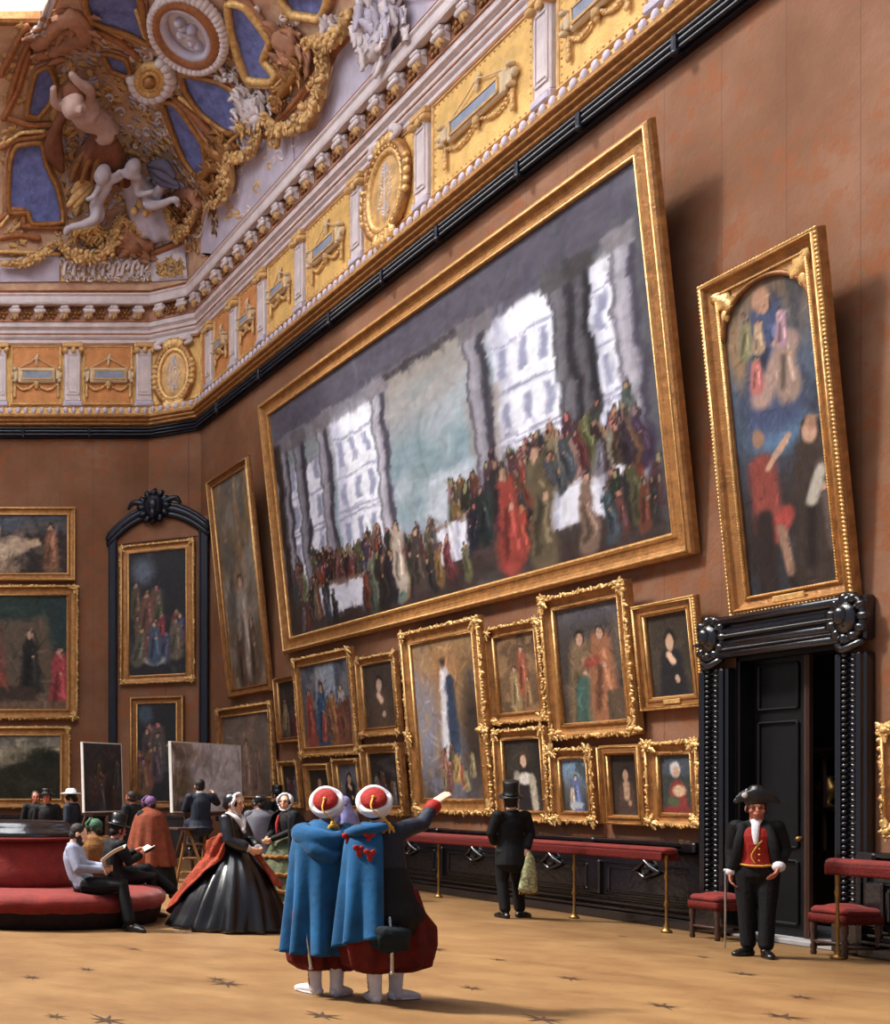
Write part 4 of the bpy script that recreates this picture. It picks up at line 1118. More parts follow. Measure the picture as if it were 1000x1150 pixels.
        s.c = np.clip(s.c + (a * amt * 1.6 + b * amt)[..., None] * (s.c[..., :1] * 0 + 1) * (.35 + s.c / 255), 0, 255)
    def vign(s, k=.35):
        pass
def lin_arr(c):
    c = np.clip(c, 0, 255) / 255.; return np.where(c <= .04045, c / 12.92, ((c + .055) / 1.055) ** 2.4)
def canvas_obj(p, w, h, parent, y, mask=None, name='canvas'):
    """the painted plane at local depth y, centred in x, from z0 up"""
    nx, ny = p.nx, p.ny; w_, z0 = w[1] - w[0], h[0]; hh = h[1] - h[0]
    vs = np.stack([w[0] + p.u0 * w_, np.full_like(p.u0, y), z0 + p.v0 * hh], -1).reshape(-1, 3)
    j, i = np.mgrid[0:ny, 0:nx]; a = (j * (nx + 1) + i).ravel()
    fs = np.stack([a, a + 1, a + nx + 2, a + nx + 1], -1)
    me = bpy.data.meshes.new(name); me.from_pydata(vs.tolist(), [], fs.tolist()); me.update()
    at = me.color_attributes.new('pigment', 'FLOAT_COLOR', 'POINT')
    col = np.ones((len(vs), 4)); col[:, :3] = lin_arr(p.c).reshape(-1, 3)
    at.data.foreach_set('color', col.ravel())
    me.materials.append(M['oil_paint'])
    o = bpy.data.objects.new(name, me); COL.objects.link(o); o.parent = parent; return o

PROF = {'plain': [(0, 0), (0, .55), (.06, .8), (.16, .95), (.26, 1.), (.34, .86), (.4, .6), (.62, .42), (.74, .38), (.8, .5), (.88, .52), (.93, .4), (1, .3), (1, .12)],
        'cove': [(0, 0), (0, .6), (.05, .9), (.14, 1.), (.24, .92), (.3, .7), (.42, .5), (.58, .42), (.72, .46), (.78, .6), (.86, .62), (.92, .44), (1, .36), (1, .1)],
        'flat': [(0, 0), (0, .5), (.08, .7), (.2, .72), (.25, .6), (.62, .6), (.66, .75), (.8, .78), (.86, .6), (.95, .5), (1, .4), (1, .1)]}
def frame_mesh(mb, w, h, bw, t, prof):
    C_ = [(-w / 2, 0, 1, 1), (w / 2, 0, -1, 1), (w / 2, h, -1, -1), (-w / 2, h, 1, -1)]
    n = len(prof); vs = []
    for (x, z, sx, sz) in C_:
        for u, v in prof: vs.append((x + sx * u * bw, -v * t, z + sz * u * bw))
    fs = []
    for k in range(4):
        a, b = k * n, ((k + 1) % 4) * n
        for i in range(n - 1): fs.append((a + i, b + i, b + i + 1, a + i + 1))
        fs.append((a, a + n - 1, b + n - 1, b))
    mb.add(vs, fs, True)
def carve(mb, w, h, bw, t, dens, size, rnd, u=.16, v=.95, leafy=.6):
    """carved leaves and beads along a ring at inset u"""
    sides = [((-w / 2 + u * bw, u * bw), (w / 2 - u * bw, u * bw), (0, -1)), ((-w / 2 + u * bw, h - u * bw), (w / 2 - u * bw, h - u * bw), (0, 1)),
             ((-w / 2 + u * bw, u * bw), (-w / 2 + u * bw, h - u * bw), (-1, 0)), ((w / 2 - u * bw, u * bw), (w / 2 - u * bw, h - u * bw), (1, 0))]
    for (a, b, o) in sides:
        L = math.hypot(b[0] - a[0], b[1] - a[1]); k = max(3, int(L / dens)); tx, tz = (b[0] - a[0]) / L, (b[1] - a[1]) / L
        for i in range(k + 1):
            q = i / k; x = a[0] + (b[0] - a[0]) * q; z = a[1] + (b[1] - a[1]) * q
            s_ = size * rnd.uniform(.6, 1.35)
            if rnd.random() < leafy:
                d = Vector((o[0] * rnd.uniform(.0, 1.) + tx * rnd.uniform(-1, 1), -.1, o[1] * rnd.uniform(.0, 1.) + tz * rnd.uniform(-1, 1)))
                leaf(mb, (x, -v * t, z), (o[0] * .35, -1, o[1] * .35), d, s_ * 1.7, .42, .2)
            else: mb.ell((x + o[0] * rnd.uniform(-.2, .5) * s_, -v * t, z + o[1] * rnd.uniform(-.2, .5) * s_), (s_ * .55, s_ * .45, s_ * .55), None, 6, 5)
def strip(mb, w, h, u, v, r=.012):
    mb.tube([(-w / 2 + u, -v, u), (w / 2 - u, -v, u), (w / 2 - u, -v, h - u), (-w / 2 + u, -v, h - u)], r, 6, closed=True)
def corner_orn(size, t, rnd):
    mb = MB()
    for k in range(9):
        a = rnd.uniform(0, 2 * PI); r = size * rnd.uniform(.1, .75)
        leaf(mb, (r * math.cos(a), -t * rnd.uniform(.85, 1.05), r * math.sin(a)), (math.cos(a) * .4, -1, math.sin(a) * .4), (math.cos(a), -.2, math.sin(a)), size * rnd.uniform(.6, .95), .4, .35)
    mb.ell((0, -t * 1.05, 0), (size * .32, size * .25, size * .32), None, 9, 6)
    for k in range(6):
        a = k * PI / 3; mb.ell((size * .5 * math.cos(a), -t * 1.02, size * .5 * math.sin(a)), size * .14, None, 6, 5)
    return mb
def rope(mb, w, h, u, v, r, step):
    for (a, b) in (((-w / 2 + u, u), (w / 2 - u, u)), ((-w / 2 + u, h - u), (w / 2 - u, h - u)), ((-w / 2 + u, u), (-w / 2 + u, h - u)), ((w / 2 - u, u), (w / 2 - u, h - u))):
        L = math.hypot(b[0] - a[0], b[1] - a[1]); k = int(L / step); ang = math.atan2(b[1] - a[1], b[0] - a[0])
        for i in range(k + 1):
            q = i / k; mb.ell((a[0] + (b[0] - a[0]) * q, -v, a[1] + (b[1] - a[1]) * q), (step * .62, r, r * .8), RY(-(ang + .6)), 6, 5)
def picture(label, painter, loc, rot, w, h, bw, t, style='plain', orn=0., cells=90, mt='gold', mid=False, seed=1, arched=False, plaque=False, cat='painting', bottom_bw=None, ropes=False):
    t = max(.07, t * .62) if t > .12 else t
    """framed picture; local origin at the bottom centre of its back, leaning by rot[0]"""
    rnd = random.Random(seed); bw *= .66; orn *= .55
    r = thing('framed_painting', label, cat, loc, rot)
    f = MB(); frame_mesh(f, w, h, bw, t, PROF[style]); f.build('frame', mt, r)
    ww = bw * .045 + .008
    f = MB(); strip(f, w, h, bw * .9, t * .5, ww); f.build('inner_slip', 'gold_bright', r)
    f = MB(); strip(f, w, h, bw * .2, t * .96, ww * .9); f.build('outer_slip', 'gold_bright', r)
    f = MB(); f.box((0, -.03 * t, h / 2), (w - bw, .05 * t, h - bw)); f.build('backing', 'wood_dark', r)
    if orn:
        c = MB(); strip(c, w, h, bw * .16, t * .92); carve(c, w, h, bw, t, orn * .85, orn * .8, rnd); c.build('carving', 'gold_bright', r)
        c = MB(); strip(c, w, h, bw * .88, t * .52); carve(c, w, h, bw, t, orn * .8, orn * .42, rnd, .88, .56, .1); c.build('inner_beading', 'gold', r)
        for sx in (-1, 1):
            for z in (bw * .35, h - bw * .35):
                o = corner_orn(orn * 2.3, t, rnd).build('corner_ornament', 'gold_bright', r); o.location = (sx * (w / 2 - bw * .35), 0, z)
        if mid:
            for sx in (-1, 1):
                o = corner_orn(orn * 2.4, t, rnd).build('side_ornament', 'gold_bright', r); o.location = (sx * (w / 2 - bw * .25), 0, h * .42)
    if ropes:
        c = MB(); strip(c, w, h, bw * .06, t * .8); rope(c, w, h, bw * .06, t * .85, bw * .1, bw * .22); rope(c, w, h, bw * .9, t * .55, bw * .06, bw * .16); c.build('rope_border', 'gold_bright', r)
    iw, ih = w - 2 * bw * .97, h - 2 * bw * .97
    n = cells; nx = max(20, int(n * min(1, iw / ih) if iw < ih else n)); ny = max(20, int(nx * ih / iw))
    p = Paint(nx, ny, seed); painter(p); p.strokes(1)
    canvas_obj(p, (-iw / 2, iw / 2), (bw * .97, bw * .97 + ih), r, -.16 * t)
    if arched:
        for sx in (-1, 1):
            s_ = MB(); R = iw / 2; z1 = bw * .97 + ih; zc_ = z1 - R * .92 - .02
            poly = [(sx * R * math.sin(PI / 2 * k / 16), zc_ + R * .92 * math.cos(PI / 2 * k / 16)) for k in range(17)] + [(sx * R, z1), (0, z1)]
            s_.prism(poly, 1, -.32 * t, -.1 * t)
            leaf(s_, (sx * R * .82, -.34 * t, zc_ + R * .72), (0, -1, 0), (sx, 0, 1), .32, .4, .1); s_.ell((sx * R * .88, -.34 * t, zc_ + R * .5), (.05, .03, .08))
            s_.build('spandrel', 'gold_bright', r)
        s_ = MB(); s_.tube([(R * math.cos(PI * k / 24), -.32 * t, zc_ + R * .92 * math.sin(PI * k / 24)) for k in range(25)], .03, seg=7); s_.build('arch_moulding', 'gold_dark', r)
    if plaque:
        s_ = MB(); s_.box((0, -.72 * t, bw * .55), (w * .26, .02, bw * .34), RX(0), .006); s_.build('name_plaque', 'gold_bright', r)
    return r
TH = .13
def on_right(label, painter, tl, tr, br, bl, bw, t=.14, **k):
    t = max(.07, t * .62) if t > .12 else t
    """corners of the frame as measured on the photo -> size, place and lean of a picture hung on the right wall"""
    Xb = XW - .03 - t
    d1, d2 = F * Xb / (bl[0] - VPX), F * Xb / (br[0] - VPX)
    q = .5 * ((tl[0] - VPX) / (bl[0] - VPX) + (tr[0] - VPX) / (br[0] - VPX))
    z0 = .5 * ((HOR - bl[1]) * d1 + (HOR - br[1]) * d2) / F + H
    z1 = .5 * ((HOR - tl[1]) * d1 + (HOR - tr[1]) * d2) / F + H
    lean = max(0., Xb * (1 - q)); dz = z1 - z0
    ang = math.atan2(lean, dz); h = math.hypot(lean, dz)
    w = d1 - d2
    return picture(label, painter, (XW - .03, (d1 + d2) / 2, z0 + .0), (ang, 0, -PI / 2), w, h, bw, t, **k)
def on_back(label, painter, x0, y0, x1, y1, bw, t=.14, Y=YB, **k):
    a = at_d(x0, y1, Y - t); b = at_d(x1, y0, Y - t)
    return picture(label, painter, ((a.x + b.x) / 2, Y - .02, a.z), (0.0, 0, 0), b.x - a.x, b.z - a.z, bw, t, **k)
def on_niche(label, painter, tl, tr, br, bl, bw, t=.14, **k):
    u = nv.normalized(); nn = Vector((u.y, -u.x))
    def hit(px):       # where the ray through this column meets the niche plane
        A = NA + nn * t; dx, dy = (px - VPX) / F, 1.
        s_ = (A.x * nn.x + A.y * nn.y) / (dx * nn.x + dy * nn.y); return Vector((dx * s_, s_))
    a, b = hit((tl[0] + bl[0]) / 2), hit((tr[0] + br[0]) / 2); w = (b - a).length; c = (a + b) / 2 - nn * (t - .02)
    z0 = H + .5 * ((HOR - bl[1]) * a.y + (HOR - br[1]) * b.y) / F; z1 = H + .5 * ((HOR - tl[1]) * a.y + (HOR - tr[1]) * b.y) / F
    return picture(label, painter, (c.x, c.y, z0), (.015, 0, nz_), w, z1 - z0, bw, t, **k)

# ---- generic compositions: colour masses only
def p_hall(p):       # huge canvas: open hall, pale buildings, sky, many small people
    p.grad([(0, (58, 46, 42)), (.16, (80, 68, 66)), (.3, (150, 164, 186)), (.5, (122, 148, 164)), (.7, (152, 150, 152)), (.85, (140, 130, 120)), (1, (84, 78, 92))])
    for k in range(9): p.line(.3 + .05 * k, .3 + .03 * k + .06 * (k % 3), .55 + .03 * k, .5 + .04 * k, .03, (176, 180, 192) if k % 2 else (104, 138, 150), 1.2, .5)
    p.cloud(6, (104, 138, 146), .5, .66, .6)
    for x0, x1, top in ((.0, .19, .7), (.235, .375, .82), (.7, .83, .85), (.9, .945, .8)):
        p.rect(x0, .16, x1, top, (222, 224, 240), .012); p.rect(x0, .16, x0 + (x1 - x0) * .25, top, (176, 178, 206), .02, .7)
        n = max(1, int((x1 - x0) / .042))
        for k in range(n):
            for z in (.3, .46, .62): p.rect(x0 + (k + .3) * (x1 - x0) / n, z, x0 + (k + .68) * (x1 - x0) / n, z + .09, (140, 144, 180), .008)
        for z in (.41, .43, .57, .72): p.rect(x0, z, x1, z + .01, (146, 148, 180), .006)
    p.rect(.63, .3, .705, .62, (150, 134, 128), .02, .8); p.rect(.5, .24, .63, .42, (182, 190, 206), .03, .8)
    p.rect(0, .86, 1, 1.01, (78, 74, 92), .03); p.rect(0, .8, .42, .865, (120, 116, 132), .02, .8); p.rect(.64, .82, 1, .87, (70, 66, 84), .02, .9); p.rect(.4, .835, .68, .86, (52, 48, 60), .012, .9)
    for x, w_, l_ in ((.045, .016, 130), (.105, .02, 118), (.2, .021, 140), (.395, .02, 158), (.665, .025, 132), (.85, .022, 92), (.885, .017, 78), (.965, .024, 152)):
        p.rect(x - w_, .1, x + w_, .84, (l_ * .42, l_ * .4, l_ * .52), .007); p.rect(x - w_ * .85, .12, x + w_ * .25, .84, (l_, l_ * .97, l_ * 1.08), .009); p.rect(x - w_ * .6, .12, x - w_ * .25, .84, (l_ * 1.2, l_ * 1.18, l_ * 1.28), .008, .6)
        p.rect(x - w_ * 1.5, .8, x + w_ * 1.5, .86, (l_ * .8, l_ * .76, l_ * .82), .008); p.rect(x - w_ * 1.2, .08, x + w_ * 1.2, .12, (104, 90, 84), .008)
    p.rect(0, 0, .03, .85, (40, 30, 30), .015); p.rect(.985, 0, 1.01, .9, (80, 80, 90), .01)
    p.rect(0, -.01, 1, .17, (56, 42, 40), .06, .85)
    pal = [(88, 44, 38), (120, 46, 36), (50, 58, 76), (36, 32, 34), (44, 36, 34), (100, 78, 52), (60, 62, 58), (120, 100, 90), (66, 48, 54), (54, 42, 40), (34, 34, 44)]
    p.crowd(70, .03, .38, .13, .24, .12, pal); p.crowd(44, .66, .97, .2, .3, .13, pal); p.crowd(34, .38, .62, .1, .18, .12, pal); p.crowd(30, .56, .8, .13, .22, .15, pal)
    for x0, x1, y0 in ((.13, .33, .05), (.78, .92, .1), (.52, .6, .11)):
        p.rect(x0, y0, x1, y0 + .12, (206, 208, 226), .008); p.rect(x0 + .02, y0, x0 + .03, y0 + .11, (160, 160, 188), .01); p.rect(x1 - .03, y0, x1 - .02, y0 + .11, (160, 160, 188), .01); p.rect(x0, y0 + .115, x1, y0 + .135, (128, 96, 82), .006, .8)
    p.crowd(22, .3, .76, .02, .09, .15, pal + [(150, 50, 40)]); p.crowd(16, .04, .2, .02, .1, .13, pal); p.crowd(12, .88, .98, .04, .12, .14, pal); p.crowd(20, .74, .95, .22, .27, .12, pal)
    for x, y, h, c in ((.46, .06, .22, (66, 54, 50)), (.7, .06, .3, (152, 50, 40)), (.77, .05, .33, (92, 78, 54)), (.41, .1, .22, (168, 150, 134)), (.86, .04, .2, (116, 88, 72))): p.fig(x, y, h, c)
def p_tall(p):
    p.grad([(0, (70, 56, 44)), (.35, (112, 92, 72)), (.6, (126, 96, 62)), (1, (96, 92, 86))])
    p.cloud(5, (156, 104, 52), .5, .66, .8); p.cloud(4, (70, 80, 84), .5, .68, .7); p.cloud(6, (150, 140, 130), .55, .7, .6)
    p.fig(.5, .12, .42, (146, 130, 116)); p.fig(.34, .04, .22, (86, 62, 48)); p.fig(.7, .06, .26, (92, 70, 54))
def p_red_group(p):
    p.fill((72, 78, 92)); p.rect(.3, .5, .7, .97, (138, 150, 166), .05); p.rect(0, 0, 1, .12, (142, 60, 42), .05); p.cloud(6, (150, 140, 130), .55, .7, .5)
    p.fig(.14, .12, .6, (150, 56, 40)); p.fig(.4, .06, .72, (44, 74, 108)); p.fig(.62, .1, .55, (160, 98, 46)); p.fig(.8, .2, .5, (170, 164, 160)); p.crowd(5, .1, .9, .1, .15, .4, [(150, 80, 50), (120, 50, 40)])
def p_dark_portrait(robe=(40, 36, 36), bgc=(46, 38, 32), skin=(186, 140, 110), x=.5, extra=None):
    def f(p):
        p.fill(bgc); p.cloud(4, [c * 1.35 for c in bgc], .5, .7, .6)
        p.line(x, -.1, x, .42, .36, robe, .4, r1=.26); p.ell(x, .68, .13, .13 / 1., (30, 22, 20), .3); p.ell(x - .01, .65, .095, .105, skin, .35)
        p.line(x - .05, .5, x + .04, .42, .07, [min(255, c * 1.2) for c in skin], .6, .8); p.ell(x + .1, .2, .06, .05, skin, .5)
        if extra: extra(p)
    return f
def p_cloud_robe(p):     # pale upright robe among warm clouds
    p.grad([(0, (66, 46, 36)), (.3, (110, 88, 74)), (.55, (142, 104, 70)), (.8, (166, 106, 54)), (1, (150, 112, 70))])
    p.cloud(4, (116, 126, 156), .5, .66, .6); p.ell(.15, .45, .22, .4, (126, 128, 150), .9, 0, .7); p.cloud(6, (176, 130, 76), .52, .68, .6); p.ell(.9, .4, .2, .45, (58, 44, 36), .9, 0, .8)
    p.line(.52, .26, .5, .78, .13, (196, 192, 200), .5, r1=.07); p.line(.6, .32, .58, .74, .09, (44, 58, 84), .5, r1=.06); p.ell(.5, .84, .05, .03, (170, 126, 98), .4); p.ell(.5, .855, .05, .03, (60, 40, 30), .6, 0, .6)
    p.crowd(11, .3, .85, .04, .2, .15, [(168, 112, 76), (150, 96, 66), (112, 76, 56)])
def p_two_warm(p):
    p.grad([(0, (54, 40, 32)), (.5, (66, 56, 50)), (1, (70, 64, 66))]); p.cloud(4, (104, 84, 66), .5, .68, .7); p.rect(0, .86, 1, 1.01, (84, 82, 96), .1, .6)
    p.fig(.34, .02, .78, (120, 92, 62), w=.24); p.line(.34, .02, .36, .3, .13, (58, 92, 82), .5); p.fig(.66, .1, .72, (156, 92, 56), w=.25); p.line(.44, .5, .58, .52, .06, (150, 60, 42), .5); p.rect(.7, 0, 1, .26, (92, 70, 50), .03)
def p_warm_group(p):
    p.grad([(0, (92, 68, 44)), (.5, (120, 84, 54)), (1, (84, 60, 44))]); p.cloud(5, (150, 108, 66), .5, .66, .8); p.fig(.6, .3, .55, (158, 72, 46)); p.fig(.4, .1, .5, (150, 120, 74)); p.fig(.7, .05, .4, (142, 100, 58))
def p_dim_group(p):
    p.fill((38, 32, 32)); p.cloud(5, (74, 66, 66), .52, .68, .7); p.crowd(9, .1, .9, .02, .45, .38, [(90, 62, 44), (64, 60, 72), (120, 100, 86), (86, 40, 34)])
def p_white_dress(p):
    p.fill((40, 34, 30)); p.cloud(4, (66, 56, 46), .5, .7, .6); p.line(.5, -.05, .52, .42, .3, (36, 32, 34), .4, r1=.2); p.ell(.52, .45, .2, .09, (206, 196, 184), .4); p.ell(.5, .72, .1, .11, (84, 56, 36), .4); p.ell(.49, .7, .075, .09, (204, 160, 128), .4); p.line(.2, .0, .3, .5, .08, (150, 138, 120), .6); p.line(.75, .05, .7, .45, .09, (166, 150, 126), .6)
def p_blue_child(p):
    p.grad([(0, (58, 54, 48)), (.4, (82, 84, 84)), (.7, (100, 128, 152)), (1, (98, 136, 172))]); p.cloud(5, (52, 60, 62), .52, .64, .8); p.fig(.5, .05, .66, (76, 96, 150), (200, 160, 134), w=.26); p.fig(.36, .1, .4, (196, 170, 150)); p.ell(.5, .12, .25, .07, (160, 168, 176), .5)
def p_head_coloured(p):
    p.fill((52, 58, 56)); p.rect(0, .65, 1, 1.01, (66, 74, 84), .08); p.line(.5, .0, .5, .4, .34, (140, 48, 40), .4, r1=.24); p.ell(.45, .75, .16, .13, (190, 188, 190), .4); p.ell(.47, .7, .1, .1, (190, 140, 112), .4); p.ell(.55, .38, .2, .1, (204, 160, 118), .5); p.ell(.35, .2, .2, .08, (70, 88, 58), .5); p.rect(0, 0, 1, .09, (132, 40, 36), .05)
def p_nude_land(p):
    p.fill((52, 42, 40)); p.rect(0, .7, 1, 1.01, (72, 78, 92), .1); p.cloud(5, (104, 84, 70), .52, .68, .7); p.line(.1, .2, .55, .5, .13, (190, 158, 124), .5, r1=.09); p.ell(.32, .72, .06, .09, (180, 140, 110), .4); p.line(.55, .5, .72, .52, .04, (184, 148, 116), .5); p.fig(.85, .15, .7, (140, 86, 58)); p.line(.0, .14, .5, .1, .06, (150, 120, 92), .6)
def p_throne(p):
    p.fill((96, 78, 60)); p.ell(.5, .96, .6, .18, (38, 58, 52), .3); p.line(.1, .95, .05, .4, .1, (36, 52, 50), .6); p.line(.92, .95, 1, .4, .1, (36, 56, 56), .6); p.fig(.36, .2, .58, (150, 54, 40), w=.24); p.line(.36, .35, .36, .66, .07, (46, 54, 92), .6); p.fig(.7, .2, .5, (34, 34, 32)); p.fig(.94, .06, .5, (170, 50, 56)); p.fig(.08, .12, .4, (150, 104, 72)); p.rect(0, 0, 1, .08, (116, 86, 62), .05); p.rect(.2, .08, .75, .2, (64, 48, 38), .03)
def p_land(p):
    p.grad([(0, (34, 32, 26)), (.35, (52, 48, 36)), (.5, (120, 104, 76)), (.75, (150, 134, 106)), (1, (112, 106, 96))]); p.cloud(4, (128, 122, 112), .5, .7, .6)
    for x, y, r in ((.05, .35, .16), (.3, .33, .12), (.55, .4, .16), (.72, .5, .16), (.85, .66, .18), (.95, .5, .2), (.15, .2, .2), (.5, .2, .3), (.85, .2, .3)): p.ell(x, y, r, r * .8, (34 + 10 * p.r.rand(), 38, 26), .5)
    p.cloud(9, (62, 66, 40), .55, .68, .5)
def p_nativity(p):
    p.fill((34, 30, 34)); p.ell(.25, .85, .2, .1, (84, 92, 112), .9); p.cloud(5, (64, 62, 70), .54, .68, .7); p.crowd(14, .08, .9, .1, .55, .26, [(120, 50, 38), (104, 80, 56), (60, 64, 84), (86, 66, 48), (150, 60, 44)]); p.ell(.45, .12, .18, .04, (190, 176, 156), .5); p.fig(.45, .14, .3, (56, 74, 100))
def p_table_group(p):
    p.fill((36, 34, 38)); p.ell(.2, .9, .2, .1, (58, 76, 92), .8); p.crowd(12, .1, .9, .1, .5, .3, [(150, 100, 70), (56, 84, 72), (130, 60, 44), (160, 118, 84), (70, 60, 60)])
def p_soft(p):
    p.grad([(0, (84, 70, 60)), (.5, (116, 96, 80)), (1, (100, 86, 76))]); p.cloud(4, (140, 104, 84), .5, .66, .8); p.fig(.5, .1, .6, (150, 110, 92)); p.fig(.7, .05, .5, (116, 84, 70))
def p_assumption(p):
    p.grad([(0, (36, 28, 26)), (.3, (52, 42, 40)), (.5, (58, 72, 96)), (.72, (74, 86, 108)), (1, (132, 96, 62))]); p.cloud(5, (48, 52, 66), .5, .66, .7); p.ell(.5, .5, .3, .06, (74, 108, 148), .8); p.ell(.2, .8, .18, .12, (150, 112, 72), .8)
    p.fig(.48, .6, .34, (60, 72, 112), w=.3); p.line(.35, .62, .7, .76, .12, (168, 130, 116), .7); p.fig(.66, .62, .22, (150, 120, 104)); p.ell(.45, .93, .1, .04, (176, 122, 92), .5); p.crowd(5, .2, .8, .66, .8, .1, [(180, 140, 116), (160, 120, 100)])
    p.line(.3, .22, .28, .4, .16, (140, 54, 44), .5); p.ell(.27, .5, .07, .03, (150, 106, 80), .4); p.line(.36, .4, .6, .48, .035, (186, 138, 108), .5); p.line(.35, .18, .5, .24, .1, (170, 54, 48), .6); p.line(.25, .02, .25, .24, .1, (44, 32, 30), .6); p.line(.5, .06, .42, .2, .05, (150, 108, 84), .6)
    p.fig(.84, .06, .46, (60, 46, 40)); p.line(.78, .26, .9, .34, .06, (170, 160, 144), .6); p.ell(.85, .5, .06, .025, (160, 110, 84), .4)

# ---- hung on the right wall
A = on_right('tall narrow gilt-framed painting of a pale figure in brown haze, left of the huge canvas', p_tall, (231, 541), (276, 511), (303, 773), (255, 787), .3, .16, style='plain', mt='gold_dark', cells=70, seed=11)
Bp = on_right('huge gilt-framed painting of a crowded pale hall with grey columns and sky', p_hall, (289, 455), (725, 130), (777, 619), (317, 736), .5, .11, style='cove', cells=330, seed=12)
on_right('gilt-framed hazy brown painting behind the large pale canvas, low beside the corner', p_soft, (241, 797), (304, 786), (309, 902), (247, 908), .34, .14, style='plain', orn=.08, cells=60, mt='gold_dark', seed=13)
on_right('small dim gilt-framed painting left of the red and blue group', p_dim_group, (306, 763), (332, 755), (338, 831), (311, 837), .18, .1, mt='gold_dark', cells=50, seed=14)
on_right('carved gilt painting of red, blue and white standing people under the huge canvas', p_red_group, (322, 743), (397, 722), (402, 845), (336, 852), .3, .15, style='cove', orn=.085, cells=80, seed=15)
on_right('small gilt-framed portrait of a brown-robed sitter left of the tall pale robe', p_dark_portrait((84, 62, 48), (62, 50, 42), (190, 150, 122)), (398, 740), (442, 730), (449, 822), (404, 830), .24, .13, orn=.07, cells=60, seed=16)
on_right('tall carved gilt painting of one pale upright robe among orange clouds', p_cloud_robe, (441, 711), (537, 690), (551, 914), (460, 914), .38, .2, style='cove', orn=.11, cells=110, mid=True, seed=17)
on_right('tiny gilt-framed dark painting, first of the lowest row beside the corner', p_dim_group, (310, 856), (332, 853), (337, 906), (315, 907), .16, .1, cells=40, orn=.05, seed=18)
on_right('small dark gilt-framed painting, second of the lowest row from the corner', p_dark_portrait((56, 44, 40), (44, 36, 34)), (338, 859), (367, 855), (373, 911), (344, 912), .2, .1, cells=50, seed=19)
on_right('small gilt-framed painting of a dark figure on blue-grey, behind the left turban', p_dark_portrait((40, 34, 38), (88, 92, 104)), (371, 855), (400, 848), (406, 911), (377, 913), .19, .1, cells=50, orn=.05, seed=20)
on_right('gilt-framed dim group painting just above the right turban', p_dim_group, (401, 837), (447, 833), (453, 914), (409, 916), .26, .12, cells=60, orn=.06, seed=21)
on_right('carved gilt painting of a warm golden brown group, right of the tall pale robe', p_warm_group, (541, 706), (604, 693), (614, 809), (551, 814), .26, .15, style='cove', orn=.085, cells=80, seed=22)
on_right('big carved gilt painting of two cloaked people leaning together', p_two_warm, (602, 672), (702, 650), (715, 823), (617, 831), .32, .18, style='cove', orn=.1, cells=110, seed=23)
on_right('plain gilt-framed portrait of a black-coated sitter beside the doorway', p_dark_portrait((34, 34, 38), (60, 50, 40), (196, 150, 116)), (706, 681), (779, 668), (790, 792), (719, 798), .24, .14, style='flat', cells=90, seed=24, plaque=True, ropes=True)
on_right('carved gilt painting of a woman with a white bodice above the top hat man', p_white_dress, (551, 821), (611, 814), (618, 921), (558, 925), .26, .14, style='cove', orn=.08, cells=90, seed=25)
on_right('small carved gilt painting of a blue-robed figure under a blue sky', p_blue_child, (614, 842), (664, 837), (669, 923), (620, 925), .25, .14, style='cove', orn=.085, cells=70, seed=26)
on_right('plain gilt-framed portrait of a bearded sitter in brown, lowest row', p_dark_portrait((78, 54, 42), (46, 36, 30), (176, 128, 96), .5, lambda p: p.line(.5, .3, .5, .5, .1, (176, 132, 100), .6)), (667, 837), (718, 835), (723, 926), (674, 927), .2, .12, style='flat', cells=70, seed=27)
on_right('carved gilt painting of a white-scarfed head in red, nearest the doorway', p_head_coloured, (722, 833), (783, 830), (788, 930), (726, 928), .27, .15, style='cove', orn=.09, cells=80, seed=28)
on_right('arched painting of blue clouds and red robes in a rope-edged frame over the door', p_assumption, (780, 325), (917, 249), (956, 663), (819, 696), .3, .12, style='plain', cells=150, arched=True, plaque=True, ropes=True, seed=29)
on_right('carved gilt frame cut by the right picture edge beside the doorway', p_dim_group, (985, 816), (1062, 806), (1066, 946), (990, 938), .27, .15, style='cove', orn=.09, cells=50, seed=30)
# ---- back wall and corner niche
on_back('gilt-framed painting of a pale reclining body, top of the stack on the back wall', p_nude_land, -52, 568, 86, 652, .32, .16, style='cove', cells=90, seed=31)
on_back('big gilt-framed painting of robed figures under a dark green canopy', p_throne, -70, 656, 89, 808, .42, .2, style='cove', orn=.1, cells=120, seed=32)
on_back('gilt-framed landscape of dark trees, lowest on the back wall', p_land, -60, 815, 80, 908, .38, .17, style='cove', orn=.08, cells=100, seed=33)
on_niche('gilt-framed painting of a dark crowd around a white cloth in the corner niche', p_nativity, (132, 614), (215, 603), (222, 762), (136, 772), .34, .18, style='cove', orn=.07, cells=100, seed=34)
on_niche('gilt-framed painting of people at a table, lower in the corner niche', p_table_group, (143, 784), (205, 779), (208, 905), (147, 912), .3, .14, style='plain', cells=80, mt='gold_dark', seed=35)
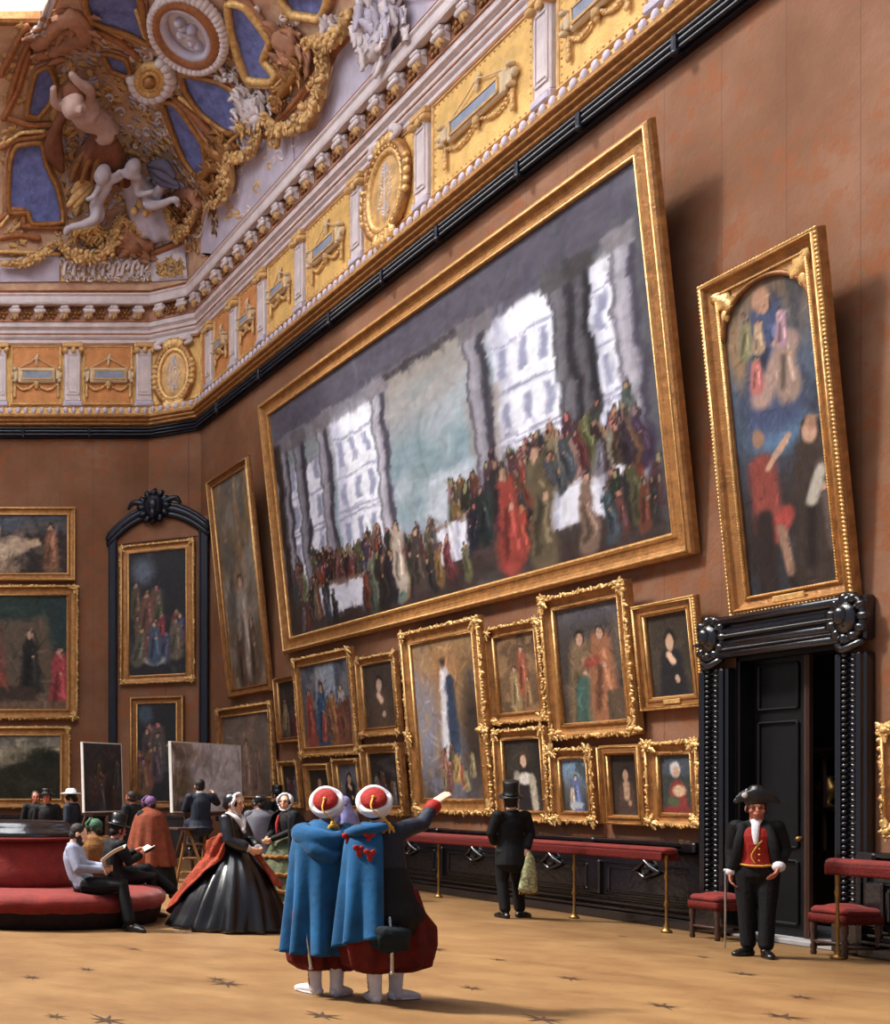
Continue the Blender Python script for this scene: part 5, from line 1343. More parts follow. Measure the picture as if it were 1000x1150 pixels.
# ---------------------------------------------------------------- people
mat('hair_dark', (34, 25, 22), .6, 0, .3, 30., .3, 60, .3)
mat('hair_brown', (66, 44, 32), .6, 0, .3, 30., .3, 60, .3)
mat('cloth_black', (10, 10, 13), .75, 0, .3, 8., .15, 40, .25)
mat('satin_black', (10, 10, 16), .28, 0, .3, 5., .06, 9, .7)
mat('cloth_navy', (24, 30, 44), .7, 0, .3, 8., .15, 40, .3)
mat('cloth_grey', (132, 136, 156), .75, 0, .15, 8., .15, 40, .3)
mat('cloth_dim_grey', (84, 82, 92), .75, 0, .2, 8., .15, 40, .3)
mat('cape_blue', (13, 68, 108), .8, 0, .45, 3.5, .1, 22, .2, sheen=.1)
mat('cape_blue_dark', (20, 64, 94), .8, 0, .28, 5., .25, 30, .2)
mat('trouser_red', (84, 22, 18), .8, 0, .32, 6., .25, 30, .2)
mat('cloth_red', (142, 30, 24), .75, 0, .25, 8., .2, 40, .25)
mat('shawl_red', (128, 50, 32), .8, 0, .45, 14., .35, 40, .2)
mat('shawl_orange', (112, 54, 34), .8, 0, .3, 10., .3, 40, .2)
mat('linen_white', (204, 200, 204), .7, 0, .1, 8., .15, 40, .3)
mat('boot_white', (196, 192, 198), .6, 0, .12, 12., .15, 40, .4)
mat('shoe_black', (12, 11, 13), .3, 0, .2, 8., 0, None, .6)
mat('hat_black', (16, 16, 20), .4, 0, .25, 8., .05, 40, .5)
mat('tassel_gold', (196, 152, 62), .7, 0, .25, 20., .2, 60, .3)
mat('green_tier', (40, 60, 36), .75, 0, .4, 14., .3, 40, .25, rgb2=(88, 86, 62))
mat('green_bonnet', (52, 88, 66), .7, 0, .3, 12., .25, 40, .3)
mat('lilac_veil', (124, 122, 168), .8, 0, .2, 10., .2, 40, .2)
mat('ochre_cloth', (122, 82, 44), .8, 0, .3, 10., .3, 40, .2)
mat('steel', (170, 172, 180), .25, .9, .1, 8., 0, None, .6)
mat('paper', (216, 212, 204), .8, 0, .08, 10., 0, None, .2)

def V(*a): return Vector(a)
def bones(s=1., **k):
    """joints of a standing figure facing +y, right hand on +x; keys override"""
    J = dict(pel=(0, 0, .9), wai=(0, 0, 1.06), che=(0, .0, 1.24), nek=(0, -.012, 1.41), hed=(0, .015, 1.535), yaw=0., pit=0., rol=0.,
             shR=(.17, -.01, 1.365), elR=(.235, -.03, 1.1), wrR=(.235, .05, .86), shL=(-.17, -.01, 1.365), elL=(-.235, -.03, 1.1), wrL=(-.235, .05, .86),
             hiR=(.09, 0, .87), knR=(.1, .02, .48), anR=(.105, -.01, .085), hiL=(-.09, 0, .87), knL=(-.1, .02, .48), anL=(-.105, -.01, .085),
             toR=(.03, .17), toL=(-.03, .17), hdR=None, hdL=None, curl=.5, thick=1.)
    J.update(k)
    for a, v in list(J.items()):
        if isinstance(v, tuple) and len(v) == 3: J[a] = Vector(v)
    J['s'] = s
    return J
def headR(J): return RZ(J['yaw']) @ RX(J['pit']) @ RY(J['rol'])
def add_head(mb, J):
    R = headR(J); c = J['hed']
    def P(x, y, z): return c + R @ Vector((x, y, z))
    mb.ell(P(0, -.008, .03), (.075, .096, .092), R, 16, 12); mb.ell(P(0, .022, -.045), (.058, .066, .072), R, 14, 10); mb.ell(P(0, .06, -.088), (.03, .028, .026), R, 10, 8)
    mb.tube([P(0, .09, .018), P(0, .105, -.01), P(0, .116, -.028)], [(.011, .014), (.013, .015), (.018, .013)], 8, side=R @ Vector((1, 0, 0)))
    mb.tube([P(-.045, .076, .03), P(-.02, .09, .033), P(.02, .09, .033), P(.045, .076, .03)], .013, 8)
    mb.tube([P(-.025, .082, -.056), P(0, .092, -.054), P(.025, .082, -.056)], .010, 8); mb.tube([P(-.02, .081, -.069), P(0, .09, -.07), P(.02, .081, -.069)], .010, 8)
    for s in (-1, 1):
        mb.ell(P(s * .043, .06, -.025), (.024, .026, .026), R, 10, 8); mb.ell(P(s * .079, -.01, -.008), (.012, .022, .034), R @ RZ(s * .3), 8, 8); mb.ell(P(s * .031, .081, .008), (.014, .012, .011), R, 8, 8)
    mb.tube([J['nek'] + V(0, 0, -.05), J['nek'] + V(0, .0, .02), P(0, -.015, -.05)], [(.07, .062), (.056, .056), (.054, .056)], 12)
def add_hand(mb, wr, d, pn, side, curl=.5, sc=1.):
    """hand at the wrist pointing along d, palm facing pn, thumb on `side` of d x pn"""
    d = d.normalized(); pn = (pn - d * pn.dot(d)).normalized(); lat = d.cross(pn) * side
    def Q(a, b, c): return wr + (d * a + lat * b + pn * c) * sc
    mb.tube([Q(-.02, 0, 0), Q(.02, 0, 0), Q(.06, .002, 0), Q(.092, 0, .004)], [(.026 * sc, .02 * sc), (.033 * sc, .018 * sc), (.04 * sc, .016 * sc), (.037 * sc, .013 * sc)], 10, side=lat)
    for k, (b, L) in enumerate(((.029, .074), (.0105, .082), (-.009, .077), (-.028, .06))):
        p = Q(.085, b, .003); pts = [p]; an = .12
        for f in (.45, .31, .24):
            an += curl * (.75 if f < .4 else .55); p = p + (d * math.cos(an) + pn * math.sin(an) + lat * (b * 1.4 if curl < .6 else 0)) * (L * f * sc); pts.append(p)
        mb.tube(pts, [.0098 * sc, .0092 * sc, .0085 * sc, .0074 * sc], 8)
    mb.tube([Q(.018, .024, .004), Q(.045, .046, .014), Q(.072, .056, .024), Q(.094, .054, .03)], [.014 * sc, .0115 * sc, .0105 * sc, .0085 * sc], 8)
def add_limb(mb, pts, rad, seg=12): mb.tube(pts, rad, seg, sub=4)
def body_mesh(J):
    mb = MB(); t = J['thick']; X = V(1, 0, 0)
    ax = (J['shR'] - J['shL']).normalized()
    mb.tube([J['pel'] + V(0, 0, -.06), J['pel'], J['wai'], J['che'], (J['shR'] + J['shL']) / 2, J['nek'] + V(0, 0, -.02)],
            [(.14 * t, .1 * t), (.155 * t, .115 * t), (.125 * t, .095 * t), (.145 * t, .11 * t), (.115 * t, .08 * t), (.06, .055)], 16, side=ax, sub=3)
    for s in 'RL':
        sg = 1 if s == 'R' else -1
        S, E, W_ = J['sh' + s], J['el' + s], J['wr' + s]
        D = (E - S).normalized(); q = S + V(0, 0, -.02)
        mb.tube([J['che'].lerp(S, .3), q], [.075, .05], 12); mb.ell(q, .054, None, 12, 10); mb.tube([q + D * .01, S.lerp(E, .4), E, E.lerp(W_, .3), W_], [.052, .046, .037, .036, .024], 12)
        hd = J['hd' + s]
        d, pn = (hd[0], hd[1]) if hd else ((W_ - E), V(-sg, .2, 0))
        add_hand(mb, W_, d, pn, hd[2] if hd and len(hd) > 2 else -sg, hd[3] if hd and len(hd) > 3 else J['curl'], 1.05)
        H_, K, A_ = J['hi' + s], J['kn' + s], J['an' + s]
        mb.tube([H_ + (J['pel'] - H_) * .3, H_, H_.lerp(K, .45), K, K.lerp(A_, .3), A_], [.085, .09, .075, .052, .055, .034], 12)
        to = J['to' + s]; n = V(to[0], to[1], 0)
        mb.tube([A_ + V(0, 0, -.01), A_ + n * .3 + V(0, 0, -.04), A_ + n * .75 + V(0, 0, -.055)], [(.034, .036), (.04, .03), (.036, .02)], 10)
    add_head(mb, J); return mb
def body(J, parent, voxel=.009, tone=(206, 160, 134)):
    me = body_mesh(J).fix(body_mesh(J).mesh('body'))
    me = modded(me, voxel=voxel, smooth=2); me.name = 'body'
    n = len(me.vertices); co_ = np.empty(n * 3, np.float32); me.vertices.foreach_get('co', co_); co_ = co_.reshape(-1, 3)
    base = np.array(tone, float); col = np.tile(base, (n, 1))
    R = np.array(headR(J)); c = np.array(J['hed']); L = (co_ - c) @ R     # head space
    def near(x, y, z, r): return np.clip(1.4 - np.sqrt(((L - np.array((x, y, z))) ** 2).sum(1)) / r, 0, 1)[:, None]
    for s in (-1, 1):
        m = near(s * .042, .075, -.03, .03) * .35; col = col * (1 - m) + np.array((206, 120, 100)) * m
        m = near(s * .031, .09, .008, .012); col = col * (1 - m) + np.array((52, 34, 28)) * m
        m = near(s * .031, .092, .034, .013) * .6; col = col * (1 - m) + np.array((62, 42, 34)) * m
    m = np.maximum(near(.012, .096, -.062, .014), near(-.012, .096, -.062, .014)) * .8; col = col * (1 - m) + np.array((158, 72, 66)) * m
    at = me.color_attributes.new('pigment', 'FLOAT_COLOR', 'POINT'); a4 = np.ones((n, 4)); a4[:, :3] = lin_arr(col); at.data.foreach_set('color', a4.ravel())
    me.materials.clear(); me.materials.append(M['skin'])
    o = bpy.data.objects.new('body', me); COL.objects.link(o); o.parent = parent; return o
def hair(J, parent, mt='hair_dark', style='short', voxel=.012):
    R = headR(J); c = J['hed']; mb = MB()
    def P(x, y, z): return c + R @ Vector((x, y, z))
    mb.ell(P(0, -.022, .042), (.084, .096, .092), R, 16, 12)
    if style == 'short':
        mb.ell(P(0, -.05, -.02), (.074, .062, .07), R)
        for s in (-1, 1): mb.ell(P(s * .072, .012, -.01), (.014, .03, .05), R)
    if style == 'bun':
        mb.ell(P(0, -.085, -.03), (.07, .06, .06), R)
        for s in (-1, 1): mb.ell(P(s * .07, .02, -.0), (.03, .055, .06), R)
    if style == 'beard':
        mb.ell(P(0, -.05, -.02), (.074, .062, .07), R); mb.ell(P(0, .06, -.098), (.045, .04, .04), R)
        for s in (-1, 1): mb.ell(P(s * .062, .03, -.06), (.016, .04, .05), R)
    return mb.build('hair', mt, parent, voxel=voxel)
def sleeve_chain(mb, J, s, r=(.078, .068, .06, .05), stop=1.):
    S, E, W_ = J['sh' + s], J['el' + s], J['wr' + s]
    D = (E - S).normalized(); q = S + V(0, 0, -.015)
    mb.tube([J['che'].lerp(S, .3) + V(0, 0, .03), q + V(0, 0, -.01)], [(r[0] * 1.2, r[0] * 1.3), r[0] * .9], 12); mb.ell(q, (r[0] * .98, r[0], r[0] * .92), None, 12, 10)
    mb.tube([q + D * .01, S.lerp(E, .5), E, E.lerp(W_, .5 * stop), E.lerp(W_, .96 * stop)], [r[0] * .95, r[1], r[2], r[3] * 1.02, r[3]], 12)
def torso_chain(mb, J, k=1., low=-.02, hem=None):
    ax = (J['shR'] - J['shL']).normalized()
    mb.tube([J['pel'] + V(0, 0, low), J['pel'] + V(0, 0, .03), J['wai'], J['che'], (J['shR'] + J['shL']) / 2 + V(0, 0, -.005), J['nek'] + V(0, 0, -.02)],
            [(.18 * k, .135 * k), (.178 * k, .135 * k), (.158 * k, .12 * k), (.17 * k, .13 * k), (.135 * k, .1 * k), (.085 * k, .078 * k)], 16, side=ax, sub=3)
def coat(J, parent, mt, tails=None, voxel=.012, k=1., name='coat', collar=True, stop=1.):
    mb = MB(); torso_chain(mb, J, k)
    for s in 'RL': sleeve_chain(mb, J, s, tuple(x * k for x in (.082, .07, .062, .05)), stop)
    if tails:
        p = J['pel']; mb.tube([p + V(0, -.0, .08), p + V(0, -.02, -.1), p + V(0, -.025, tails)], [(.165 * k, .125 * k), (.2 * k, .15 * k), (.215 * k, .165 * k)], 16, side=V(1, 0, 0))
    if collar: mb.tube([J['nek'] + V(.05 * math.cos(a) * 1.25, -.01 + .05 * math.sin(a) * 1.25, .0) for a in [PI * .9 + PI * 1.2 * i / 8 for i in range(9)]], .02, 8)
    return mb.build(name, mt, parent, voxel=voxel, smooth=2)
def trousers(J, parent, mt, r=(.115, .1, .075, .07), voxel=.012, name='trousers'):
    mb = MB()
    mb.tube([J['wai'] + V(0, 0, -.04), J['pel'], J['pel'] + V(0, 0, -.07)], [(.15, .115), (.17, .13), (.16, .125)], 14, side=(J['hiR'] - J['hiL']).normalized())
    for s in 'RL':
        H_, K, A_ = J['hi' + s], J['kn' + s], J['an' + s]
        mb.tube([H_.lerp(J['pel'], .4), H_, H_.lerp(K, .5), K, K.lerp(A_, .5), A_ + (K - A_).normalized() * .03], [r[0] * .95, r[0], r[1], r[2], r[3] * 1.04, r[3]], 12)
    return mb.build(name, mt, parent, voxel=voxel, smooth=2)
def shoes(J, parent, mt='shoe_black', name='shoe', high=0.0):
    for s in 'RL':
        A_ = J['an' + s]; to = J['to' + s]; n = V(to[0], to[1], 0); z0 = A_.z - .085; up = J['kn' + s] - A_; up.normalize()
        mb = MB(); g = V(A_.x, A_.y, z0)
        pit = to[2] if len(to) > 2 else 0.
        def q(f, z): return g + n * f + V(0, 0, z - pit * max(0, f) * .17)
        mb.tube([q(-.28, .034), q(.1, .045), q(.55, .04), q(.95, .03), q(1.12, .026)], [(.034, .032), (.04, .044), (.046, .038), (.042, .028), (.028, .02)], 12, side=V(n.y, -n.x, 0).normalized(), sub=2)
        mb.tube([q(-.05, .05), A_ + up * .03, A_ + up * (.06 + high * .5), A_ + up * (.06 + high)], [.042, .042, .045 + high * .06, .05 + high * .1], 12)
        mb.tube([q(-.26, .006), q(.4, .006), q(1.1, .006)], [(.038, .008), (.05, .008), (.034, .008)], 10, side=V(n.y, -n.x, 0).normalized())
        mb.build(name, mt, parent, voxel=.008, smooth=1)
def top_hat(J, parent, mt='hat_black', h=.17, tilt=0.):
    R = headR(J) @ RX(tilt); c = J['hed'] + headR(J) @ V(0, -.012, .075); mb = MB()
    def ring(r, z, sx=1., sy=1.15): return [c + R @ V(r * sx * math.cos(2 * PI * k / 24), r * sy * math.sin(2 * PI * k / 24), z + (.012 * math.cos(2 * 2 * PI * k / 24) * (-1) if r > .11 else 0)) for k in range(24)]
    rings = [ring(.086, -.012), ring(.14, -.014), ring(.145, -.006), ring(.138, .0), ring(.09, .004), ring(.084, h * .5), ring(.092, h), ring(.08, h + .008)]
    vs = [v for r in rings for v in r]; fs = [(i * 24 + j, i * 24 + (j + 1) % 24, (i + 1) * 24 + (j + 1) % 24, (i + 1) * 24 + j) for i in range(7) for j in range(24)]
    fs.append(tuple(range(7 * 24, 8 * 24))); fs.append(tuple(range(24))[::-1]); mb.add(vs, fs)
    o = mb.build('top_hat', mt, parent)
    b = MB(); b.tube([c + R @ V(.089 * math.cos(2 * PI * k / 24), .089 * 1.15 * math.sin(2 * PI * k / 24), .018) for k in range(24)], (.006, .016), 6, side=None, closed=True); b.build('hat_band', 'satin_black', o)
    return o
def skirt(parent, mt, top, base, prof, folds, amp, seg=96, name='skirt', ph=0., train=(0, 0), sx=1., sy=1.):
    """crinoline: radius profile from waist to hem with folds that deepen downwards"""
    zt, zb = top.z, base; n = len(prof); vs = []; NZ = 22
    mb = MB()
    def rad(k): 
        x = k * (n - 1); i = min(int(x), n - 2); f = x - i; p0, p1, p2, p3 = prof[max(0, i - 1)], prof[i], prof[i + 1], prof[min(n - 1, i + 2)]; return .5 * (2 * p1 + (p2 - p0) * f + (2 * p0 - 5 * p1 + 4 * p2 - p3) * f * f + (3 * p1 - p0 - 3 * p2 + p3) * f ** 3)
    rows = []
    for i in range(NZ + 1):
        k = i / NZ; z = zt + (zb - zt) * k; row = []
        for j in range(seg):
            t = 2 * PI * j / seg
            w_ = math.cos(folds * t + ph + 1.2 * math.sin(2 * t + 3 * k)) * .6 + math.cos(folds * 1.7 * t + 2 * ph + 2 * k) * .4
            r = rad(k) * (1 + amp * k * w_)
            row.append(V(top.x + train[0] * k * k + r * sx * math.cos(t), top.y + train[1] * k * k + r * sy * math.sin(t), z + (.012 * w_ if i == NZ else 0)))
        rows.append(row)
    vs = [p for r in rows for p in r]
    fs = [(i * seg + j, (i + 1) * seg + j, (i + 1) * seg + (j + 1) % seg, i * seg + (j + 1) % seg) for i in range(NZ) for j in range(seg)]
    fs.append(tuple(range(seg))); fs.append(tuple(range(NZ * seg, (NZ + 1) * seg))[::-1])
    mb.add(vs, fs); return mb.build(name, mt, parent)
def drape(parent, mt, name, fn, nu=40, nv=30, th=.02):
    mb = MB(); mb.grid(fn, nu, nv); return mb.build(name, mt, parent, solid=th, recalc=False)
def bonnet(J, parent, mt, frill='linen_white', crown=(.095, .1, .1), brim=True):
    R = headR(J); c = J['hed']; mb = MB()
    def P(x, y, z): return c + R @ Vector((x, y, z))
    mb.ell(P(0, -.04, .035), crown, R, 16, 12); mb.ell(P(0, -.09, -.03), (.07, .05, .06), R)
    mb.build('bonnet', mt, parent, voxel=.012)
    f = MB(); pts = []
    for k in range(25):
        a = -2.3 + 4.6 * k / 24; pts.append(P(.1 * math.sin(a), .035 + .012 * math.cos(5 * a), .02 + .105 * math.cos(a)))
    f.tube(pts, [(.02 + .006 * math.sin(k * 2.5)) for k in range(25)], 8); 
    f.tube([P(.085, .03, -.05), P(.05, .06, -.11), P(.0, .07, -.125), P(-.05, .06, -.11), P(-.085, .03, -.05)], .012, 8, sub=3)
    f.build('bonnet_frill', frill, parent)
def person(label, x, y, rot, s=1., z=0.):
    o = thing('person', label, 'person', (x, y, z), rot); o.scale = (s, s, s); return o
def at_px(px, py): 
    p = floor_pt(px, py); return p.x, p.y

# ---- soldier with both arms under the cape, left of the pair
def turban(J, parent, tilt=-.75, roll=0.):
    R = headR(J) @ RX(-tilt) @ RY(roll); c = J['hed'] + headR(J) @ V(0, -.03, .055)
    mb = MB()
    for k, (rr_, z, r) in enumerate(((.1, -.02, .027), (.103, .015, .029), (.1, .04, .022))):
        mb.tube([c + R @ V(rr_ * math.cos(2 * PI * i / 32), rr_ * 1.06 * math.sin(2 * PI * i / 32), z + .016 * math.sin(2 * PI * i / 32 * 2 + k * 2)) for i in range(32)], r, 10, closed=True)
    mb.build('turban', 'linen_white', parent)
    f = MB(); rings = [[c + R @ V(r * math.cos(2 * PI * j / 20), r * math.sin(2 * PI * j / 20), z) for j in range(20)] for r, z in ((.09, -.05), (.094, .03), (.093, .075), (.082, .092), (.03, .098))]
    f.add([v for q in rings for v in q], [(i * 20 + j, i * 20 + (j + 1) % 20, (i + 1) * 20 + (j + 1) % 20, (i + 1) * 20 + j) for i in range(4) for j in range(20)] + [tuple(range(80, 100)), tuple(range(20))[::-1]])
    f.build('fez', 'cloth_red', parent)
    g = MB(); top = c + R @ V(0, 0, .098); g.ell(top, .014)
    end = V(J['nek'].x + .0, J['nek'].y - .13, J['nek'].z + .02)
    mid = c + R @ V(.0, -.11, .125)
    g.tube([top, mid, end.lerp(mid, .3) + V(0, -.03, 0), end], .007, 6, sub=4)
    g.ell(end + V(0, 0, -.008), (.022, .02, .022)); rn = random.Random(3)
    for k in range(14):
        a = 2 * PI * k / 14; g.tube([end, end + V(.035 * math.cos(a), -.008 + .012 * math.sin(a), -.03), end + V(.06 * math.cos(a) * rn.uniform(.6, 1), -.004, -.055 - .03 * rn.random())], [.006, .006, .003], 5)
    g.build('tassel', 'tassel_gold', parent)
def baggy(J, parent, mt, hem=.4, wide=.2, sw=(0, 0)):
    """pleated knee breeches: one wide bag per leg gathered under the knee"""
    mb = MB(); p = J['pel']
    mb.tube([J['wai'] + V(0, 0, -.02), p + V(0, 0, .02), p + V(0, 0, -.16)], [(.16, .13), (.2, .16), (.26, .19)], 18, side=V(1, 0, 0))
    for s, sg in (('R', 1), ('L', -1)):
        k = J['kn' + s]; q = V(k.x + sg * wide * .2 + sw[0], k.y + sw[1], 0)
        c = MB()
        prof = [(p + V(sg * .1, 0, .02), .13), (p + V(sg * .12, -.0, -.18), .17), (V(q.x, q.y, .6), wide), (V(q.x, q.y, .47), wide * 1.02), (V(q.x * .98, q.y, hem), wide * .86), (V(k.x * .9 + q.x * .1, k.y, hem - .06), .1)]
        seg = 40; rings = []
        for c_, r in prof:
            for _ in (0,): rings.append([c_ + V(r * (1 + .1 * math.cos(9 * 2 * PI * j / seg + sg)) * math.cos(2 * PI * j / seg), r * .95 * (1 + .1 * math.cos(9 * 2 * PI * j / seg + sg)) * math.sin(2 * PI * j / seg), 0) for j in range(seg)])
        mb.add([v for r_ in rings for v in r_], [(i * seg + j, i * seg + (j + 1) % seg, (i + 1) * seg + (j + 1) % seg, (i + 1) * seg + j) for i in range(len(rings) - 1) for j in range(seg)] + [tuple(range(seg))[::-1], tuple(range((len(rings) - 1) * seg, len(rings) * seg))])
    return mb.build('breeches', mt, parent, voxel=.012, smooth=4)
def cape(parent, mt, J, zt, zb, a0, a1, rt, rb, name='cape', nf=9, amp=.06, cx=0., cy=0., sx=1., sy=.8, lean=(0, 0), hem=None):
    """cloak between angles a0..a1 about the body axis, from the shoulders down"""
    c0 = V(J['nek'].x + cx, J['nek'].y + cy, 0)
    def fn(u, v):
        a = a0 + (a1 - a0) * u; k = v
        sh = min(1, k / .13)
        r = (.07 + (rt - .07) * math.sin(sh * PI / 2)) if k < .13 else rt + (rb - rt) * ((k - .13) / .87) ** .8
        f = 1 + amp * max(0, k - .08) * math.cos(nf * (a - a0) * 1.3 + .8 * math.sin(a * 2))
        z = zt - (zt - zb) * k - (.05 * sh if k < .13 else .05) + (hem(u) * k if hem else 0)
        return V(c0.x + lean[0] * k + r * f * sx * math.cos(a), c0.y + lean[1] * k + r * f * sy * math.sin(a), z)
    mb = MB(); mb.grid(fn, 72, 36); return mb.build(name, mt, parent, solid=.022, recalc=False)
def gaiters(J, parent):
    for s in 'RL':
        k, a = J['kn' + s], J['an' + s]; mb = MB(); up = (k - a).normalized()
        mb.tube([a + V(0, 0, -.05), a + up * .02, a + up * .12, a + up * .22], [(.05, .06), .048, .054, .062], 14); 
        o = mb.build('gaiter', 'boot_white', parent)
        b = MB(); e_ = V(.05 if s == 'R' else -.05, 0, 0); b.tube([a + e_, a + up * .18 + e_], .004, 5)
        for i in range(6): b.ell(a + up * (.0 + .035 * i) + V(.052 if s == 'R' else -.052, 0, 0), .007, None, 6, 5)
        b.build('buttons', 'brass', o)
mat('cloth_roll', (14, 24, 30), .8, 0, .3, 8., .2, 30, .25)
# ================================================================ the two soldiers
# left soldier: feet at (365,1105)
x, y = at_px(366, 1117)
J = bones(yaw=-.6, pit=.25, hed=(.02, .0, 1.54), elL=(-.22, .05, 1.12), wrL=(-.08, .2, 1.05), elR=(.22, .05, 1.12), wrR=(.1, .22, 1.08), anL=(-.075, .02, .085), knL=(-.09, .03, .48), anR=(.06, -.06, .085), toR=(.14, .1), toL=(-.07, .16))
t = person('person in a full blue hooded cape and white turban, both arms covered, seen from behind', x, y, -.08, 1.0)
body(J, t, .007); hair(J, t); coat(J, t, 'cape_blue_dark', name='jacket')
baggy(J, t, 'trouser_red', .26, .18); shoes(J, t, 'boot_white', 'boot', .02); gaiters(J, t); turban(J, t, -.95)
cape(t, 'cape_blue', J, 1.44, .4, 2.3, 5.3, .235, .28, nf=7, amp=.2, cx=-.02, lean=(-.02, -.03))
mb = MB(); n_ = J['nek']
mb.tube([n_ + V(-.18, .06, -.05), n_ + V(-.21, -.03, -.08), n_ + V(-.14, -.13, -.12), n_ + V(-.02, -.17, -.14), n_ + V(.1, -.12, -.08), n_ + V(.12, -.02, -.03)], [(.05, .06), (.08, .09), (.09, .1), (.07, .09), (.05, .06), (.04, .04)], 14, sub=4)
mb.tube([n_ + V(-.2, -.05, -.1), n_ + V(-.15, -.16, -.2), n_ + V(-.04, -.2, -.26), n_ + V(.02, -.17, -.2)], [.06, .075, .06, .03], 12, sub=3)
mb.build('hood', 'cape_blue', t, voxel=.015, smooth=4)
mb = MB(); mb.tube([(-.24, -.12, .95), (-.22, -.16, .5), (-.2, -.2, .26)], [(.012, .018)] * 3, 8); mb.ell((-.2, -.2, .25), .018); mb.build('scabbard', 'steel', t)
# right soldier: arm raised and pointing at the pictures
x, y = at_px(433, 1125)
J = bones(yaw=-.7, pit=.2, hed=(-.07, .01, 1.545), nek=(-.05, -.01, 1.41), che=(-.03, 0, 1.24), shL=(-.21, -.01, 1.365), elR=(.33, .1, 1.41), wrR=(.475, .17, 1.575), shR=(.13, .0, 1.385), elL=(-.23, .0, 1.12), wrL=(-.2, .12, .92), hdR=(V(.6, .1, .55), V(.1, .3, -.8), 1, .18),
          anL=(-.095, -.03, .085), knL=(-.1, .0, .48), anR=(.13, .1, .085), knR=(.13, .08, .48), toL=(.03, .17), toR=(.19, .06))
t = person('person in a white turban raising a pointing arm, blue cape over one shoulder', x, y, -.05, 1.0)
body(J, t, .007); hair(J, t); coat(J, t, 'cloth_navy', name='jacket', stop=.94)
mb = MB(); p_ = J['pel']; mb.tube([J['wai'], p_ + V(0, 0, -.02), p_ + V(.01, 0, -.2), p_ + V(.02, 0, -.27)], [(.16, .13), (.215, .175), (.285, .225), (.27, .21)], 20, side=V(1, 0, 0), sub=3); mb.build('jacket_skirt', 'cloth_black', t, voxel=.014)
mb = MB(); W_, E = J['wrR'], J['elR']; d = (W_ - E).normalized(); mb.tube([W_ - d * .06, W_ - d * .01], [.058, .056], 14); mb.build('cuff', 'cloth_red', t)
baggy(J, t, 'trouser_red', .29, .22, (.02, 0)); shoes(J, t, 'boot_white', 'boot', .02); gaiters(J, t); turban(J, t, -.9, .15)
cp = cape(t, 'cape_blue', J, 1.43, .6, 2.9, 4.66, .2, .24, nf=6, amp=.18, cx=-.05, lean=(-.04, -.04), sy=.85, hem=lambda u: -.12 * (1 - u))
n_ = J['nek']; cme = cp.data; tree = BVHTree.FromPolygons([v.co.copy() for v in cme.vertices], [tuple(q.vertices) for q in cme.polygons])
for (a, c) in ((-.3, 1.31), (-.2, 1.33), (-.21, 1.19), (-.27, 1.22)):
    hit = tree.ray_cast(V(a, -1, c), V(0, 1, 0))[0]
    if hit is None: continue
    mb = MB()
    for k in range(3):
        q = 2 * PI * k / 3 + .5; mb.ell(hit + V(.028 * math.cos(q), -.006, .028 * math.sin(q)), (.03, .012, .024), RY(-q), 10, 6)
    mb.tube([hit + V(0, -.004, 0), hit + V(.01, -.004, -.06)], .012, 6); mb.build('trefoil_braid', 'cloth_red', t)
mb = MB(); mb.tube([n_ + V(-.24, .02, -.06), n_ + V(-.22, -.1, -.04), n_ + V(-.1, -.14, -.02), n_ + V(.02, -.11, -.0)], [.03, .045, .045, .025], 10, sub=3); mb.build('collar_roll', 'cape_blue', t)
mb = MB()
mb.tube([(-.24, -.16, .6), (-.15, -.27, .56), (-.02, -.27, .55), (.06, -.2, .57)], [(.04, .06), (.06, .085), (.06, .085), (.035, .05)], 12, sub=3); mb.tube([(-.2, -.18, .5), (-.1, -.25, .47), (.02, -.22, .48)], [.04, .06, .035], 12, sub=3)
for k in range(5): mb.tube([(-.2 + .05 * k, -.22 - .03 * math.sin(k), .63), (-.19 + .05 * k, -.3, .55), (-.18 + .05 * k, -.27, .45)], .018, 8, sub=3)
mb.build('rolled_cloak', 'cloth_roll', t, voxel=.012, smooth=2)
mb = MB(); mb.tube([(-.1, -.26, .7), (-.09, -.27, .5), (-.09, -.28, .28)], [(.012, .018)] * 3, 8); mb.ell((-.09, -.28, .27), .018); mb.build('scabbard', 'steel', t)

# ================================================================ lady in black satin with the red shawl, facing right
x, y = at_px(262, 1043)
J = bones(pel=(0, 0, .88), yaw=-.0, pit=-.1, wrR=(.14, .26, 1.0), elR=(.23, .06, 1.08), elL=(-.22, .08, 1.08), wrL=(-.06, .28, 1.0), curl=.7, thick=.95)
t = person('person in a wide shiny black gown, red shawl and white frilled bonnet', x, y, -2.45, .99)
body(J, t, .008); hair(J, t, 'hair_dark', 'bun')
mb = MB(); torso_chain(mb, J, .92, .05)
for s in 'RL': sleeve_chain(mb, J, s, (.078, .085, .09, .08), .82)
mb.build('bodice', 'satin_black', t, voxel=.012)
mb = MB()
for s in 'RL':
    E, W_ = J['el' + s], J['wr' + s]; mb.tube([E.lerp(W_, .75), E.lerp(W_, .98)], [.045, .05], 12)
mb.build('cuffs', 'linen_white', t)
skirt(t, 'satin_black', V(0, 0, 1.06), .01, [.15, .24, .36, .46, .54, .6, .66], 13, .12, train=(0, -.08))
bonnet(J, t, 'satin_black')
mb = MB(); n_ = J['nek']; mb.tube([n_ + V(.09, -.02, .0), n_ + V(.075, .09, -.05), n_ + V(.03, .13, -.14), n_ + V(.02, .16, -.22)], [.03, .035, .03, .022], 10, sub=3); mb.tube([n_ + V(-.09, -.02, .0), n_ + V(-.07, .09, -.05), n_ + V(-.0, .14, -.14), n_ + V(.07, .17, -.2)], [.03, .035, .03, .02], 10, sub=3)
mb.build('neck_scarf', 'linen_white', t)
